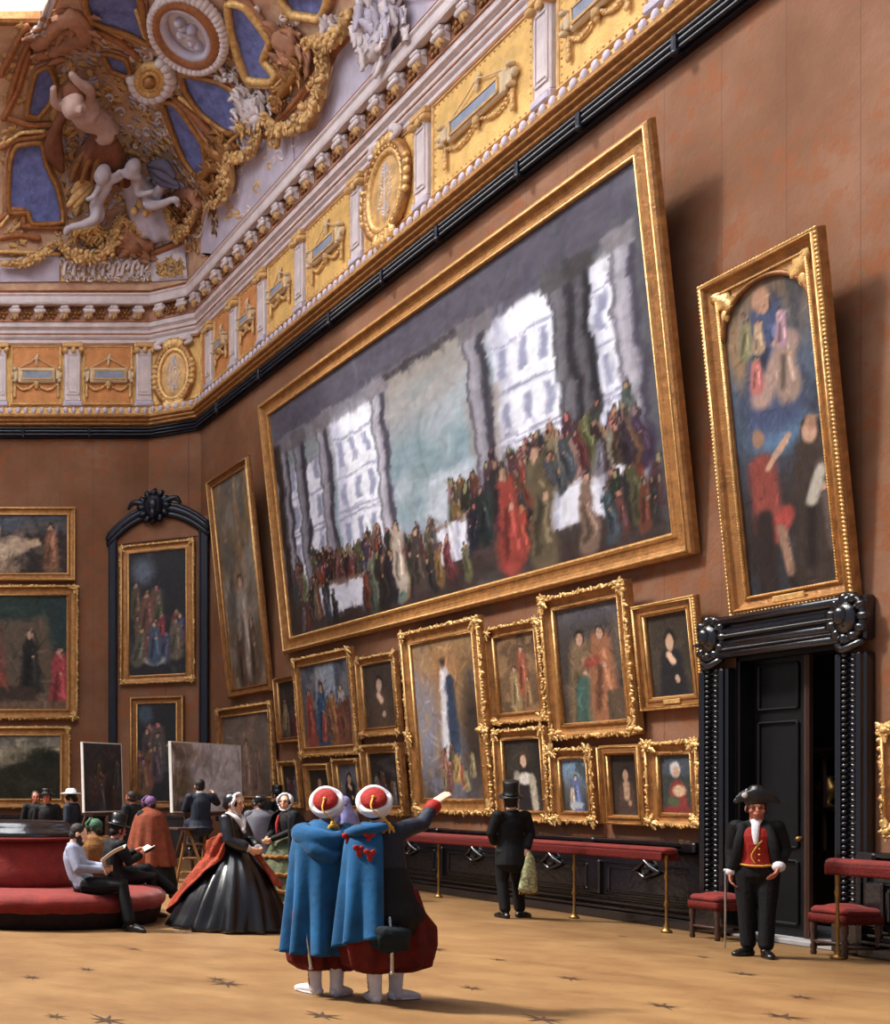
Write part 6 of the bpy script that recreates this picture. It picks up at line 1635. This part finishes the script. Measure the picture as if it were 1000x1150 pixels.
def fn(u, v):     # shawl slipping off the elbows, draped over the back of the skirt
    a = -PI * .98 + PI * 1.04 * u; zt = 1.12 + .06 * math.cos(2 * PI * u); low = .98 - .86 * math.sin(PI * min(1, max(0, u))) ** .7 * (.55 + .45 * math.sin(PI * min(1, u * 1.15)))
    z = zt + (low - zt) * v; k = max(0, min(1, (1.06 - z) / 1.05)); x_ = k * 6; i = min(int(x_), 5); P_ = [.15, .24, .36, .46, .54, .6, .66]
    r = P_[i] + (P_[i + 1] - P_[i]) * (x_ - i); r = max(r, .205 + .06 * v) * 1.1 + .03 + .024 * math.cos(19 * u + 9 * v) + .012 * math.cos(41 * u - 5 * v)
    return V(r * math.cos(a), r * math.sin(a) - .08 * k * k - .01, z)
drape(t, 'shawl_red', 'shawl', fn, 64, 40, .02)
def fn2(u, v):
    z = 1.02 - (.5 - .14 * abs(u - .5)) * v; k = max(0, min(1, (1.06 - z) / 1.05)); x_ = k * 6; i = min(int(x_), 5); P_ = [.15, .24, .36, .46, .54, .6, .66]
    r = (P_[i] + (P_[i + 1] - P_[i]) * (x_ - i)) * 1.1 + .03 + .02 * math.cos(17 * u); a = PI * .58 + .5 * (u - .5) * (.6 + .7 * v); return V(r * math.cos(a), r * math.sin(a), z)
drape(t, 'shawl_red', 'shawl_end', fn2, 20, 24, .02)

# ================================================================ lady in black shawl and green flounced skirt
x, y = at_px(322, 1015)
J = bones(yaw=.55, pit=0., wrR=(.06, .27, 1.0), elR=(.22, .06, 1.1), elL=(-.22, .08, 1.1), wrL=(-.05, .28, .98), curl=.7, thick=.95)
t = person('person in a black shawl and green flounced skirt, standing behind the left cape', x, y, 1.75, .98)
body(J, t, .009); hair(J, t, 'hair_dark', 'bun'); bonnet(J, t, 'linen_white'); coat(J, t, 'cloth_black', k=.95, name='bodice')
skirt(t, 'green_tier', V(0, 0, 1.04), .01, [.15, .25, .34, .41, .47, .52], 11, .05)
mb = MB()
for z, r in ((.72, .33), (.46, .43), (.22, .5), (.05, .53)):
    mb.tube([V(r * (1 + .04 * math.cos(9 * 2 * PI * k / 72)) * math.cos(2 * PI * k / 72), r * (1 + .04 * math.cos(9 * 2 * PI * k / 72)) * math.sin(2 * PI * k / 72), z + .012 * math.cos(k * 1.7)) for k in range(72)], (.02, .03), 8, closed=True)
mb.build('flounce', 'ochre_cloth', t)
cape(t, 'cloth_black', J, 1.44, .62, 2.5, 7.2, .24, .36, name='shawl', nf=7, amp=.06, sy=.9)
mb = MB(); n_ = J['nek']; mb.tube([n_ + V(.03, .12, -.08), n_ + V(.02, .16, -.2), n_ + V(.0, .17, -.34)], [.02, .025, .02], 8); mb.build('ribbon', 'cloth_red', t)

# ================================================================ grey lady between them, seen from behind
x, y = at_px(291, 1012)
J = bones(yaw=.1, wrR=(.12, .24, 1.05), elR=(.22, .04, 1.1), elL=(-.22, .04, 1.1), wrL=(-.1, .24, 1.05))
t = person('person in a dim grey mantle with dark hair, seen from behind between two women', x, y, .1, .97)
body(J, t, .01); hair(J, t, 'hair_dark', 'bun'); coat(J, t, 'cloth_dim_grey', k=.98, name='bodice'); skirt(t, 'cloth_dim_grey', V(0, 0, 1.05), .01, [.15, .24, .32, .38, .42, .45], 9, .05)
cape(t, 'cloth_dim_grey', J, 1.43, .75, 2.6, 6.8, .23, .33, name='mantle', nf=7, amp=.06, sy=.9)
mb = MB(); mb.ell(J['hed'] + V(0, -.05, .07), (.1, .1, .06)); mb.ell(J['hed'] + V(.04, -.1, .02), (.05, .04, .05)); mb.build('cap', 'satin_black', t)

# ================================================================ lilac-veiled person between the turbans
x, y = at_px(386, 1009)
J = bones(yaw=-.4); t = person('person in a lilac veil, half hidden between the two turbans', x, y, .2, .95)
body(J, t, .011); hair(J, t, 'hair_brown', 'bun'); coat(J, t, 'lilac_veil', name='bodice', k=1.02); skirt(t, 'lilac_veil', V(0, 0, 1.05), .01, [.15, .24, .3, .34, .36], 9, .05)
mb = MB(); mb.ell(J['hed'] + V(0, -.03, .03), (.1, .11, .115)); mb.tube([J['hed'] + V(0, -.05, .0), J['nek'] + V(0, -.09, -.05), J['nek'] + V(0, -.13, -.2)], [(.1, .08), (.13, .07), (.17, .06)], 12, side=V(1, 0, 0)); mb.build('veil', 'lilac_veil', t, voxel=.014)

# ================================================================ man in black with the plumed bonnet far behind
x, y = at_px(311, 977); J = bones(yaw=.2); t = person('person in black with a tall dark hat behind the black shawl', x, y, .3, 1.02)
body(J, t, .011); hair(J, t); coat(J, t, 'cloth_black', tails=-.35); trousers(J, t, 'cloth_black'); shoes(J, t); top_hat(J, t, h=.13)

# ================================================================ man with top hat seen from behind by the barrier
x, y = at_px(574, 1031)
J = bones(yaw=-.55, pit=.12, hed=(.01, .015, 1.54), elR=(.235, -.02, 1.11), wrR=(.13, -.12, .92), elL=(-.235, .03, 1.11), wrL=(-.12, .16, .98), anL=(-.1, -.05, .085), anR=(.15, .06, .085), knR=(.12, .05, .48), toR=(.16, .08), toL=(.0, .18), hdR=(V(-.05, -.15, -.55), V(.0, .6, -.2), 1, 1.0))
t = person('person in a black frock coat and top hat, seen from behind before the red barrier', x, y, -.05, 1.0)
body(J, t, .008); hair(J, t, 'hair_dark', 'beard'); coat(J, t, 'cloth_black', tails=-.2, k=.95); trousers(J, t, 'cloth_black', (.105, .09, .07, .064)); shoes(J, t); top_hat(J, t, h=.19, tilt=.12)
R_ = RZ(-.05); c = Vector((x, y, 0)) + R_ @ V(.115, -.19, .62)
mat('patterned_cloth', (70, 84, 50), .8, 0, .3, 26., .3, 40, .2, rgb2=(196, 190, 146), detail=2)
ct = thing('patterned_cloth', 'green and cream patterned cloth hanging from the hand of the top hat man', 'cloth', (c.x, c.y, .36), -.05)
mb = MB(); mb.tube([(0, 0, .5), (.01, 0, .4), (.0, 0, .22), (-.015, 0, .02)], [(.025, .025), (.06, .04), (.1, .05), (.12, .055)], 16, side=V(1, 0, 0), sub=4); mb.build('folded_cloth', 'patterned_cloth', ct)
mb = MB()
for k in range(9): mb.tube([(-.115 + k * .026, 0, .03), (-.12 + k * .027, 0, -.03)], .008, 5)
mb.build('fringe', 'ochre_cloth', ct)

# ================================================================ attendant at the doorway
x, y = at_px(850, 1074)
J = bones(yaw=.15, pit=-.05, shR=(.155, -.01, 1.36), shL=(-.155, -.01, 1.36), elR=(.2, -.04, 1.1), wrR=(.2, .03, .86), elL=(-.215, -.03, 1.1), wrL=(-.175, .12, .93), anR=(.065, .0, .085), anL=(-.075, .05, .085), knR=(.08, .02, .48), knL=(-.085, .04, .48), toR=(.09, .14), toL=(-.05, .16), thick=.92)
t = person('person in a black tailcoat, red waistcoat and cocked hat standing before the doorway', x, y, 2.35, .98)
body(J, t, .007, (168, 104, 84)); hair(J, t, 'hair_dark')
trousers(J, t, 'cloth_black', (.1, .088, .07, .064)); shoes(J, t)
# waistcoat inside an open coat
mb = MB(); ax = V(1, 0, 0)
mb.tube([J['pel'] + V(0, .01, .04), J['wai'] + V(0, .012, 0), J['che'] + V(0, .014, 0), J['nek'] + V(0, 0, -.07)], [(.15, .125), (.138, .115), (.155, .125), (.11, .08)], 16, side=ax, sub=3); wc = mb.build('waistcoat', 'cloth_red', t, voxel=.01)
mb = MB()
for z in (1.0, 1.06, 1.12, 1.18): mb.ell((-.03, .142, z), .009, None, 8, 6)
mb.tube([(-.05, .142, 1.2), (.0, .146, 1.12), (.03, .144, 1.04), (.0, .14, .97)], .006, 6, sub=3); mb.tube([(-.12, .09, .955), (-.05, .135, .945), (.05, .135, .945), (.12, .09, .955)], .01, 6, sub=3); mb.build('gold_trim', 'tassel_gold', wc)
mb = MB()
mb.tube([J['pel'] + V(0, -.045, -.02), J['wai'] + V(0, -.035, 0), J['che'] + V(0, -.03, 0), (J['shR'] + J['shL']) / 2 + V(0, -.02, .0), J['nek'] + V(0, -.025, -.03)], [(.165, .1), (.15, .1), (.168, .11), (.135, .09), (.085, .065)], 16, side=ax, sub=3)
for s, sg in (('R', 1), ('L', -1)):
    sleeve_chain(mb, J, s, (.075, .066, .058, .048), .92)
    mb.tube([V(sg * .1, .06, 1.37), V(sg * .13, .105, 1.2), V(sg * .15, .1, 1.05), V(sg * .17, .06, .92)], [(.03, .02), (.045, .025), (.045, .03), (.05, .04)], 10, side=V(1, 0, 0), sub=3)
mb.tube([J['pel'] + V(0, -.07, .08), J['pel'] + V(0, -.09, -.15), J['pel'] + V(0, -.1, -.4)], [(.15, .06), (.15, .05), (.11, .035)], 12, side=ax)
mb.build('tailcoat', 'cloth_black', t, voxel=.011)
mb = MB(); mb.tube([(0, .045, 1.405), (0, .085, 1.36), (0, .128, 1.28), (-.005, .146, 1.17)], [(.05, .03), (.034, .022), (.03, .018), (.016, .01)], 12, side=ax, sub=3); mb.build('cravat', 'linen_white', t)
mb = MB(); E, W_ = J['elL'], J['wrL']; mb.tube([E.lerp(W_, .82), E.lerp(W_, .98)], [.052, .054], 12); mb.build('cuff', 'linen_white', t)
mb = MB(); E, W_ = J['elR'], J['wrR']; mb.tube([E.lerp(W_, .86), E.lerp(W_, 1.)], [.046, .046], 12); mb.build('cuff', 'linen_white', t)
# cocked hat
R = headR(J); c = J['hed']; mb = MB()
def P(a, b, d): return c + R @ V(a, b, d)
mb.ell(P(0, -.01, .09), (.092, .104, .11), R, 16, 10); mb.tube([P(0, -.01, .06), P(0, -.01, .15), P(0, -.015, .19)], [(.098, .11), (.09, .1), (.075, .085)], 16, side=R @ V(1, 0, 0))
for sg in (-1, 1): mb.tube([P(-.17, sg * .05, .06), P(-.1, sg * .075, .12), P(0, sg * .095, .16 if sg < 0 else .14), P(.1, sg * .075, .12), P(.17, sg * .05, .06)], [(.02, .012), (.05, .014), (.075, .016), (.05, .014), (.02, .012)], 10, side=R @ V(0, 0, 1), sub=3)
ht = mb.build('cocked_hat', 'hat_black', t, voxel=.011)
mb = MB(); mb.ell(P(.1, .1, .14), (.024, .012, .03), R); mb.build('cockade', 'linen_white', ht)
mb = MB(); mb.tube([(.245, .02, .86), (.25, -.06, .45), (.26, -.12, .05)], [.011, .01, .008], 8); mb.ell((.245, .025, .88), .02); mb.build('sword', 'steel', t)

# ================================================================ the round ottoman and those who sit on it
OX, OY = .0, .0
d0 = 15.7; ox = (15 - VPX) * d0 / F
ot = thing('ottoman', 'big round red velvet ottoman with a black padded top', 'ottoman', (ox, d0, 0))
mb = MB(); mb.lathe([(1.8, .0), (1.84, .02), (1.87, .1), (1.89, .2), (1.89, .26)], (0, 0, 0), 96, lambda a, k: 1 + .006 * math.cos(120 * a)); mb.build('fringe_skirt', 'dark_fringe', ot)
mb = MB(); mb.lathe([(1.89, .2), (1.94, .27), (1.93, .35), (1.86, .41), (1.72, .435), (1.4, .445), (1.0, .44), (.9, .43)], (0, 0, 0), 96, lambda a, k: 1 + .01 * math.cos(24 * a) * math.sin(PI * k)); mb.build('seat', 'red_velvet', ot)
mb = MB(); mb.lathe([(.96, .42), (.98, .5), (.95, .65), (.9, .82), (.87, .95), (.84, 1.04), (.8, 1.07)], (0, 0, 0), 96, None); mb.build('backrest', 'red_velvet', ot)
mb = MB(); mb.lathe([(.82, 1.04), (.86, 1.07), (.87, 1.11), (.84, 1.15), (.78, 1.17), (.76, 1.2), (.74, 1.24), (.66, 1.27), (.3, 1.28), (.02, 1.28)], (0, 0, 0), 64); mb.build('top', 'ebony', ot)
mb = MB(); mb.tube([(.885 * math.cos(2 * PI * k / 64), .885 * math.sin(2 * PI * k / 64), 1.045) for k in range(64)], .03, 8, closed=True); mb.build('top_trim', 'red_fringe', ot)
def sit(**k):
    J = dict(pel=(0, 0, .53), wai=(0, -.03, .67), che=(0, -.02, .86), nek=(0, -.0, 1.02), hed=(0, .04, 1.145), shR=(.17, -.01, .975), shL=(-.17, -.01, .975), elR=(.24, .06, .74), elL=(-.24, .06, .74), wrR=(.12, .27, .74), wrL=(-.12, .27, .74),
             hiR=(.09, .02, .52), hiL=(-.09, .02, .52), knR=(.12, .44, .5), knL=(-.12, .44, .5), anR=(.12, .42, .085), anL=(-.12, .42, .085)); J.update(k); return bones(**J)
# man in grey reading, front of the ottoman
p = Vector((ox + .5, d0 - 1.5, 0))
J = sit(yaw=.1, pit=-.3, pel=(0, 0, .53), wai=(0, -.07, .67), che=(0, -.11, .86), nek=(0, -.11, 1.02), hed=(0, -.06, 1.145), shR=(.17, -.11, .975), shL=(-.17, -.11, .975), elR=(.26, -.04, .74), elL=(-.26, -.02, .76), wrR=(.1, .22, .72), wrL=(-.12, .24, .74), knR=(.1, .46, .53), knL=(-.08, .45, .54), anR=(.2, .56, .085), anL=(-.05, .5, .085), toR=(.06, .16), toL=(.0, .17), curl=.9)
t = person('person in a light grey jacket holding a paper, seated on the ottoman front', p.x, p.y, -2.0, 1.0)
body(J, t, .008); hair(J, t, 'hair_dark', 'beard'); coat(J, t, 'cloth_grey', k=1.04, name='jacket'); trousers(J, t, 'cloth_black', (.12, .105, .085, .075)); shoes(J, t)
R_ = RZ(-2.0); q = p + R_ @ V(0, .3, .77)
pp = thing('newspaper', 'white folded sheet held on the knees of the grey jacket man', 'paper', q, (.0, 0, -2.0))
mb = MB(); mb.grid(lambda u, v: V((u - .5) * .36, -.08 + .26 * v, .05 + .26 * v * (1 - .3 * v) + .02 * math.cos(6 * u)), 14, 8); mb.build('sheet', 'paper', pp, solid=.006, recalc=False)
mb = MB(); mb.grid(lambda u, v: V((u - .5) * .34, -.07 + .05 * v, .05 - .16 * v + .01 * math.cos(5 * u)), 10, 5); mb.build('sheet', 'paper', pp, solid=.006, recalc=False)
# man in top hat reading, right of the ottoman
p = Vector((ox + 1.28, d0 - .3, 0))
J = sit(yaw=.1, pit=-.28, wrR=(.1, .3, .82), wrL=(-.1, .32, .86), elR=(.25, .08, .74), elL=(-.25, .1, .76), knR=(.1, .46, .52), knL=(-.02, .46, .63), anR=(.13, .44, .085), anL=(.12, .76, .33), toR=(.02, .18), toL=(.0, .17, .5), curl=1.0)
t = person('person in black coat and top hat with a booklet, sitting at the ottoman right end', p.x, p.y, -PI / 2 + .1, 1.0)
body(J, t, .008, (186, 120, 100)); hair(J, t, 'hair_dark'); coat(J, t, 'cloth_black', k=1.05); trousers(J, t, 'cloth_black', (.12, .105, .085, .075)); shoes(J, t); top_hat(J, t, h=.15, tilt=.1)
mb = MB(); mb.tube([J['nek'] + V(-.06, .05, .01), J['nek'] + V(0, .08, .0), J['nek'] + V(.06, .05, .01)], .018, 8); mb.build('collar', 'linen_white', t)
R_ = RZ(-PI / 2 + .1); q = p + R_ @ V(0, .45, .9)
bk_ = thing('book', 'small white open booklet in the hands of the seated top hat man', 'book', q, (.5, 0, -PI / 2 + .1))
for s in (-1, 1):
    mb = MB(); mb.box((s * .055, 0, .0), (.11, .15, .012), RY(-s * .35), .004); mb.build('page', 'paper', bk_)
mb = MB(); mb.box((0, -.002, -.014), (.2, .156, .008), None, .003); mb.build('cover', 'cloth_black', bk_)
# green bonnet person on the far side
p = Vector((ox + 1.35, d0 - 1.0 + 1.85, 0)); J = sit(yaw=.9); t = person('person in a green veiled bonnet and ochre shawl sitting behind the grey jacket man', p.x, p.y, -.3, 1.0)
body(J, t, .012); hair(J, t, 'hair_brown', 'bun'); bonnet(J, t, 'green_bonnet', 'green_bonnet'); coat(J, t, 'ochre_cloth', k=1.12, name='shawl'); 
mb = MB(); mb.tube([(0, 0, .56), (0, .25, .54), (0, .46, .5), (0, .5, .3), (0, .5, .06)], [(.2, .14), (.24, .14), (.26, .14), (.3, .16), (.34, .2)], 16, side=V(1, 0, 0), sub=3); mb.build('skirt', 'ochre_cloth', t, voxel=.02); 
# ================================================================ visitors behind
def gown_person(label, px, dd, rot, s, bod, sk, hat, shawl=None, r=.45, top=None):
    x = (px - VPX) * dd / F; J = bones(yaw=.2 if hat != 'purple' else 0); t = person(label, x, dd, rot, s)
    body(J, t, .013); hair(J, t, 'hair_dark', 'bun'); coat(J, t, bod, name='bodice'); skirt(t, sk, V(0, 0, 1.05), .01, [.15, .24, .33, r * .88, r * .96, r], 9, .06, 64)
    if shawl: cape(t, shawl, J, 1.46, .5, 2.4, 7.0, .25, .42, name='shawl', nf=8, amp=.1, sy=.95)
    return J, t
J, t = gown_person('person wrapped in an orange-red shawl with a purple bonnet, seen from behind', 168, 19.2, .3, .95, 'cloth_black', 'cloth_black', 'purple', 'shawl_orange')
mat('purple_cloth', (104, 74, 112), .75, 0, .2, 10., .2, 40, .2); bonnet(J, t, 'purple_cloth', 'purple_cloth')
J, t = gown_person('person in dark clothes with a broad white hat behind the ottoman', 80, 22.0, .8, 1.0, 'cloth_navy', 'cloth_navy', 'white')
mb = MB(); mb.lathe([(.09, .0), (.19, -.01), (.2, .0), (.1, .025), (.09, .08), (.05, .1)], J['hed'] + V(0, -.01, .08), 24); mb.build('hat', 'linen_white', t)
for lb, px, dd, rot, hat in (('person in black with a flat black hat, behind the black top of the ottoman', 53, 21.5, 2.6, 1), ('person with bare reddish face and dark coat, at the left behind the ottoman', 40, 22.5, 2.9, 0), ('person in dark clothes standing in shadow between copied canvases', 148, 21.5, .5, 0)):
    J = bones(); t = person(lb, (px - VPX) * dd / F, dd, rot, 1.0); body(J, t, .013, (170, 100, 80)); hair(J, t); coat(J, t, 'cloth_black', tails=-.35); trousers(J, t, 'cloth_black'); shoes(J, t)
    if hat: top_hat(J, t, h=.09)
# ================================================================ copyist on a step ladder before a big canvas
def canvas_thing(label, x0, d_0, x1, d_1, yt0, yt1, yb, painter, seed, cells=90):
    a = at_d(x0, yt0, d_0); b = at_d(x1, yt1, d_1); zb = at_d(x0, yb, d_0).z; v_ = Vector((b.x - a.x, b.y - a.y)); W = v_.length; hgt = (a.z + b.z) / 2 - zb
    t = thing('stretched_canvas', label, 'canvas', ((a.x + b.x) / 2, (a.y + b.y) / 2, zb), (-.03, 0, math.atan2(v_.y, v_.x)))
    p_ = Paint(cells, max(20, int(cells * hgt / W)), seed); painter(p_); p_.strokes(1); canvas_obj(p_, (-W / 2, W / 2), (0, hgt), t, -.022, name='painted_face')
    m_ = MB(); m_.box((0, 0, hgt / 2), (W - .01, .03, hgt - .01)); 
    m_.build('backing', 'paper', t); m_ = MB()
    for s in (-1, 1): m_.box((s * W / 2, 0, hgt / 2), (.022, .05, hgt + .02)); m_.box((0, 0, hgt * (.5 + .5 * s)), (W, .05, .022))
    m_.build('stretcher', 'paper', t); return t, W, hgt, zb
def p_pale(p):
    p.fill((210, 210, 228)); p.cloud(4, (232, 233, 245), .42, .56, .9); p.ell(.06, .5, .2, .8, (112, 92, 78), .9); p.ell(.0, .2, .28, .4, (112, 96, 72), .9); p.cloud(6, (186, 182, 198), .55, .7, .6); p.ell(.3, .85, .3, .1, (150, 132, 124), .9, -.3, .8)
def p_copy(p):
    p.fill((50, 44, 46)); p.cloud(5, (78, 66, 62), .5, .68, .7); p.crowd(9, .15, .85, .05, .4, .4, [(84, 56, 46), (70, 62, 66), (96, 74, 60)]); p.rect(-.1, .75, 1.1, 1.1, (62, 58, 64), .2, .6)
CD0, CD1 = 20.6, 22.6
def easel(tc, W, zb, label, rot):
    e = thing('easel', label, 'easel', (tc.x, tc.y, 0), rot)
    for s in (-1, 1):
        m_ = MB(); m_.tube([(s * W * .3, -.14, .02), (s * W * .3, .06, zb + .2), (s * W * .3, .09, zb + .9)], .035, 6); m_.build('leg', 'wood_dark', e)
    m_ = MB(); m_.tube([(0, .75, .02), (0, .1, zb + .8)], .035, 6); m_.build('leg', 'wood_dark', e)
    m_ = MB(); m_.box((0, -.06, zb - .05), (W * .9, .2, .06)); m_.build('ledge', 'wood_dark', e); m_ = MB(); m_.box((0, -.08, zb * .45), (W * .6, .05, .06)); m_.build('crossbar', 'wood_dark', e)
ct, W, hg, zb = canvas_thing('large pale grey unfinished canvas on an easel before the corner niche', 193, CD0, 271, CD1, 829, 841, 912, p_pale, 51)
easel(ct.location, W, zb, 'dark wooden easel under the large pale canvas', ct.rotation_euler.z)
ct, W, hg, zb = canvas_thing('dark copied canvas on an easel left of the corner niche', 94, 22.6, 137, 23.6, 831, 838, 912, p_copy, 52, 60)
easel(ct.location, W, zb, 'dark wooden easel under the dark copied canvas', ct.rotation_euler.z)
# ladder
x, y = (218 - VPX) * 20.2 / F, 20.2
lad = thing('step_ladder', 'plain wooden step ladder carrying the copyist', 'ladder', (x - .1, y - .35, 0), .1)
for s in (-1, 1):
    mb = MB(); mb.tube([(s * .22, .28, .02), (s * .17, -.0, 1.0)], .028, 6); mb.build('rail', 'wood_pale', lad); mb = MB(); mb.tube([(.3 + s * .22, -.3, .02), (s * .17, -.05, 1.0)], .028, 6); mb.build('prop', 'wood_pale', lad)
for k in range(1, 4):
    mb = MB(); q = k / 4; mb.box((0, .28 * (1 - q), q), (.42 - .06 * q, .14, .03), None, .005); mb.build('step', 'wood_pale', lad)
mb = MB(); mb.box((-.1, 0, 1.02), (.66, .36, .04), None, .008); mb.build('top_board', 'wood_dark', lad)
J = sit(wrR=(.3, .42, 1.0), elR=(.3, .15, .86), yaw=-.1, pel=(0, 0, .53), anR=(.12, .34, .1), anL=(-.12, .34, .1), curl=.9); t = person('person in a black coat sitting high on the step ladder, painting the pale canvas', x - .06, y - .42, -.2, 1.0, 1.04 - .44)
body(J, t, .012); hair(J, t); coat(J, t, 'cloth_navy', tails=-.12); trousers(J, t, 'cloth_navy'); shoes(J, t)
mb = MB(); mb.tube([J['nek'] + V(.06 * math.cos(a), .06 * math.sin(a), .01) for a in [2 * PI * k / 14 for k in range(14)]], .016, 6, closed=True); mb.build('collar', 'linen_white', t)

# ================================================================ barriers and stools along the right wall
def barrier(y0, y1, xb, posts, label):
    t = thing('barrier', label, 'barrier', (xb, (y0 + y1) / 2, 0)); L = abs(y0 - y1)
    mb = MB(); mb.tube([(0, -L / 2, .97), (0, L / 2, .97)], (.09, .04), 14, side=V(1, 0, 0)); mb.build('padded_rail', 'red_velvet', t)
    mb = MB(); n = int(L / .03)
    for s in (-1, 1):
        mb.grid(lambda u, v: V(s * (.095 + .01 * math.cos(2 * PI * u * L / .06) * v), -L / 2 + L * u, .955 - .11 * v), n, 4)
    mb.build('fringe', 'red_fringe', t, solid=.008, recalc=False)
    for yy in posts:
        p_ = MB(); q = yy - (y0 + y1) / 2
        p_.lathe([(.055, 0), (.06, .01), (.05, .03), (.025, .05), (.03, .08), (.016, .1), (.014, .3), (.028, .33), (.02, .36), (.014, .4), (.013, .62), (.024, .66), (.018, .7), (.014, .74), (.02, .9), (.03, .92)], (0, q, 0), 14); p_.build('post', 'brass', t)
    return t
yA, yB = wd(758, 11.05), wd(452, 11.05)
pts = [F * 1.7 / (yy_ - HOR) for yy_ in (1047.5, 1031.5, 1008, 993)]
barrier(pts[0] - .05, yB, 11.02, pts, 'long red velvet barrier on brass posts along the right wall')
barrier(8.2, wd(937, 11.02), 11.02, [wd(941, 11.02), 8.6], 'red velvet barrier at the right edge beyond the doorway')
def stool(x, y, label, s=.5, rot=0.):
    t = thing('stool', label, 'stool', (x, y, 0), rot)
    mb = MB(); mb.box((0, 0, .46), (s, s, .09), None, .035); mb.ell((0, 0, .49), (s * .44, s * .44, .05)); mb.build('cushion', 'red_velvet', t, voxel=.012)
    mb = MB()
    n = 30
    for sx, sy in ((1, 0), (-1, 0), (0, 1), (0, -1)):
        mb.grid(lambda u, v: V(sx * s * .49 + (u - .5) * s * .98 * abs(sy), sy * s * .49 + (u - .5) * s * .98 * abs(sx), .43 - .09 * v + .006 * math.cos(60 * u) * v), n, 2)
    mb.build('fringe', 'red_fringe', t, solid=.008, recalc=False)
    for sx in (-1, 1):
        for sy in (-1, 1):
            mb = MB(); mb.lathe([(.02, 0), (.028, .02), (.022, .05), (.03, .08), (.02, .12), (.03, .16), (.018, .2), (.028, .25), (.03, .3), (.026, .34), (.03, .4)], (sx * s * .42, sy * s * .42, 0), 12); mb.build('leg', 'wood_dark', t)
    for sx in (-1, 1):
        mb = MB(); mb.tube([(sx * s * .42, -s * .42, .14), (sx * s * .42, s * .42, .14)], .016, 8); mb.build('stretcher', 'wood_dark', t); mb = MB(); mb.tube([(-s * .42, sx * s * .42, .1), (s * .42, sx * s * .42, .1)], .016, 8); mb.build('stretcher', 'wood_dark', t)
    return t
a = floor_pt(776, 1047); stool(11.15, 13.1, 'red upholstered stool left of the doorway beside the end of the barrier', .4)
stool(11.28, 11.75, 'red upholstered stool right of the doorway behind the short barrier', .4)
# ---------------------------------------------------------------- camera and light
cam = bpy.data.cameras.new('camera'); co = bpy.data.objects.new('camera', cam); COL.objects.link(co)
co.location = (0, 0, H); co.rotation_euler = (PI / 2, 0, 0)
cam.sensor_width = 36; cam.sensor_fit = 'AUTO'; cam.lens = 36 * F / 1150
cam.shift_x = (500 - VPX) / 1150; cam.shift_y = (HOR - 575) / 1150
cam.clip_end = 200
SC.camera = co
w = bpy.data.worlds.new('sky'); SC.world = w; w.use_nodes = True
bg = w.node_tree.nodes['Background']; bg.inputs['Color'].default_value = (.80, .84, 1.0, 1); bg.inputs['Strength'].default_value = .31
al = bpy.data.lights.new('skylight_daylight', 'AREA'); al.shape = 'RECTANGLE'; al.size = 9.4; al.size_y = 21; al.energy = 4300; al.color = (1, .97, .94)
ao = bpy.data.objects.new('skylight_daylight', al); COL.objects.link(ao); ao.location = (1.8, 15.6, 19.4)
sl = bpy.data.lights.new('sun', 'SUN'); sl.energy = 8.2; sl.angle = math.radians(7); sl.color = (1, .95, .87)
so = bpy.data.objects.new('sun', sl); COL.objects.link(so); so.location = (0, 10, 25)
so.rotation_euler = Vector((.75, -.34, -1.05)).to_track_quat('-Z', 'Y').to_euler()
SC.view_settings.view_transform = 'Standard'; SC.view_settings.look = 'None'; SC.view_settings.gamma = 1
SC.view_settings.use_curve_mapping = False; SC.view_settings.exposure = 0.25
SC.cycles.max_bounces = 8; SC.cycles.diffuse_bounces = 4
rl = bpy.data.lights.new('side_room_fill', 'AREA'); rl.size = 1.2; rl.energy = 45; rl.color = (.8, .88, 1)  # added fill lamp to lift the dark side room; no window is modelled there
ro = bpy.data.objects.new('side_room_fill', rl); COL.objects.link(ro); ro.location = (XW + 1.4, 9.0, 3.4); ro.rotation_euler = (PI / 2.6, 0, .3)
# ---- repeats share a group
GR = {'framed_painting': 'framed paintings on the walls', 'person': 'visitors in the hall', 'pilaster': 'pilasters of the frieze', 'cartouche': 'tablet cartouches of the frieze', 'frieze_panel': 'panels of the frieze', 'garland': 'gilt garlands of the vault',
      'vault_panel': 'blue panels of the vault', 'stool': 'red stools by the doorway', 'barrier': 'red barriers before the wall', 'winged_child': 'winged stucco children', 'vase': 'vases in the showcase', 'easel': 'easels of the copyists', 'stretched_canvas': 'canvases of the copyists',
      'leaf_ornament': 'leaf ornaments of the vault', 'scroll_ornament': 'scroll ornaments of the vault', 'relief_panel': 'relief panels of the vault foot', 'medallion': 'medallions'}
for o in COL.objects:
    st = o.name.split('.')[0]
    if o.parent is None and o.get('label') and st in GR and not o.get('group'): o['group'] = GR[st]
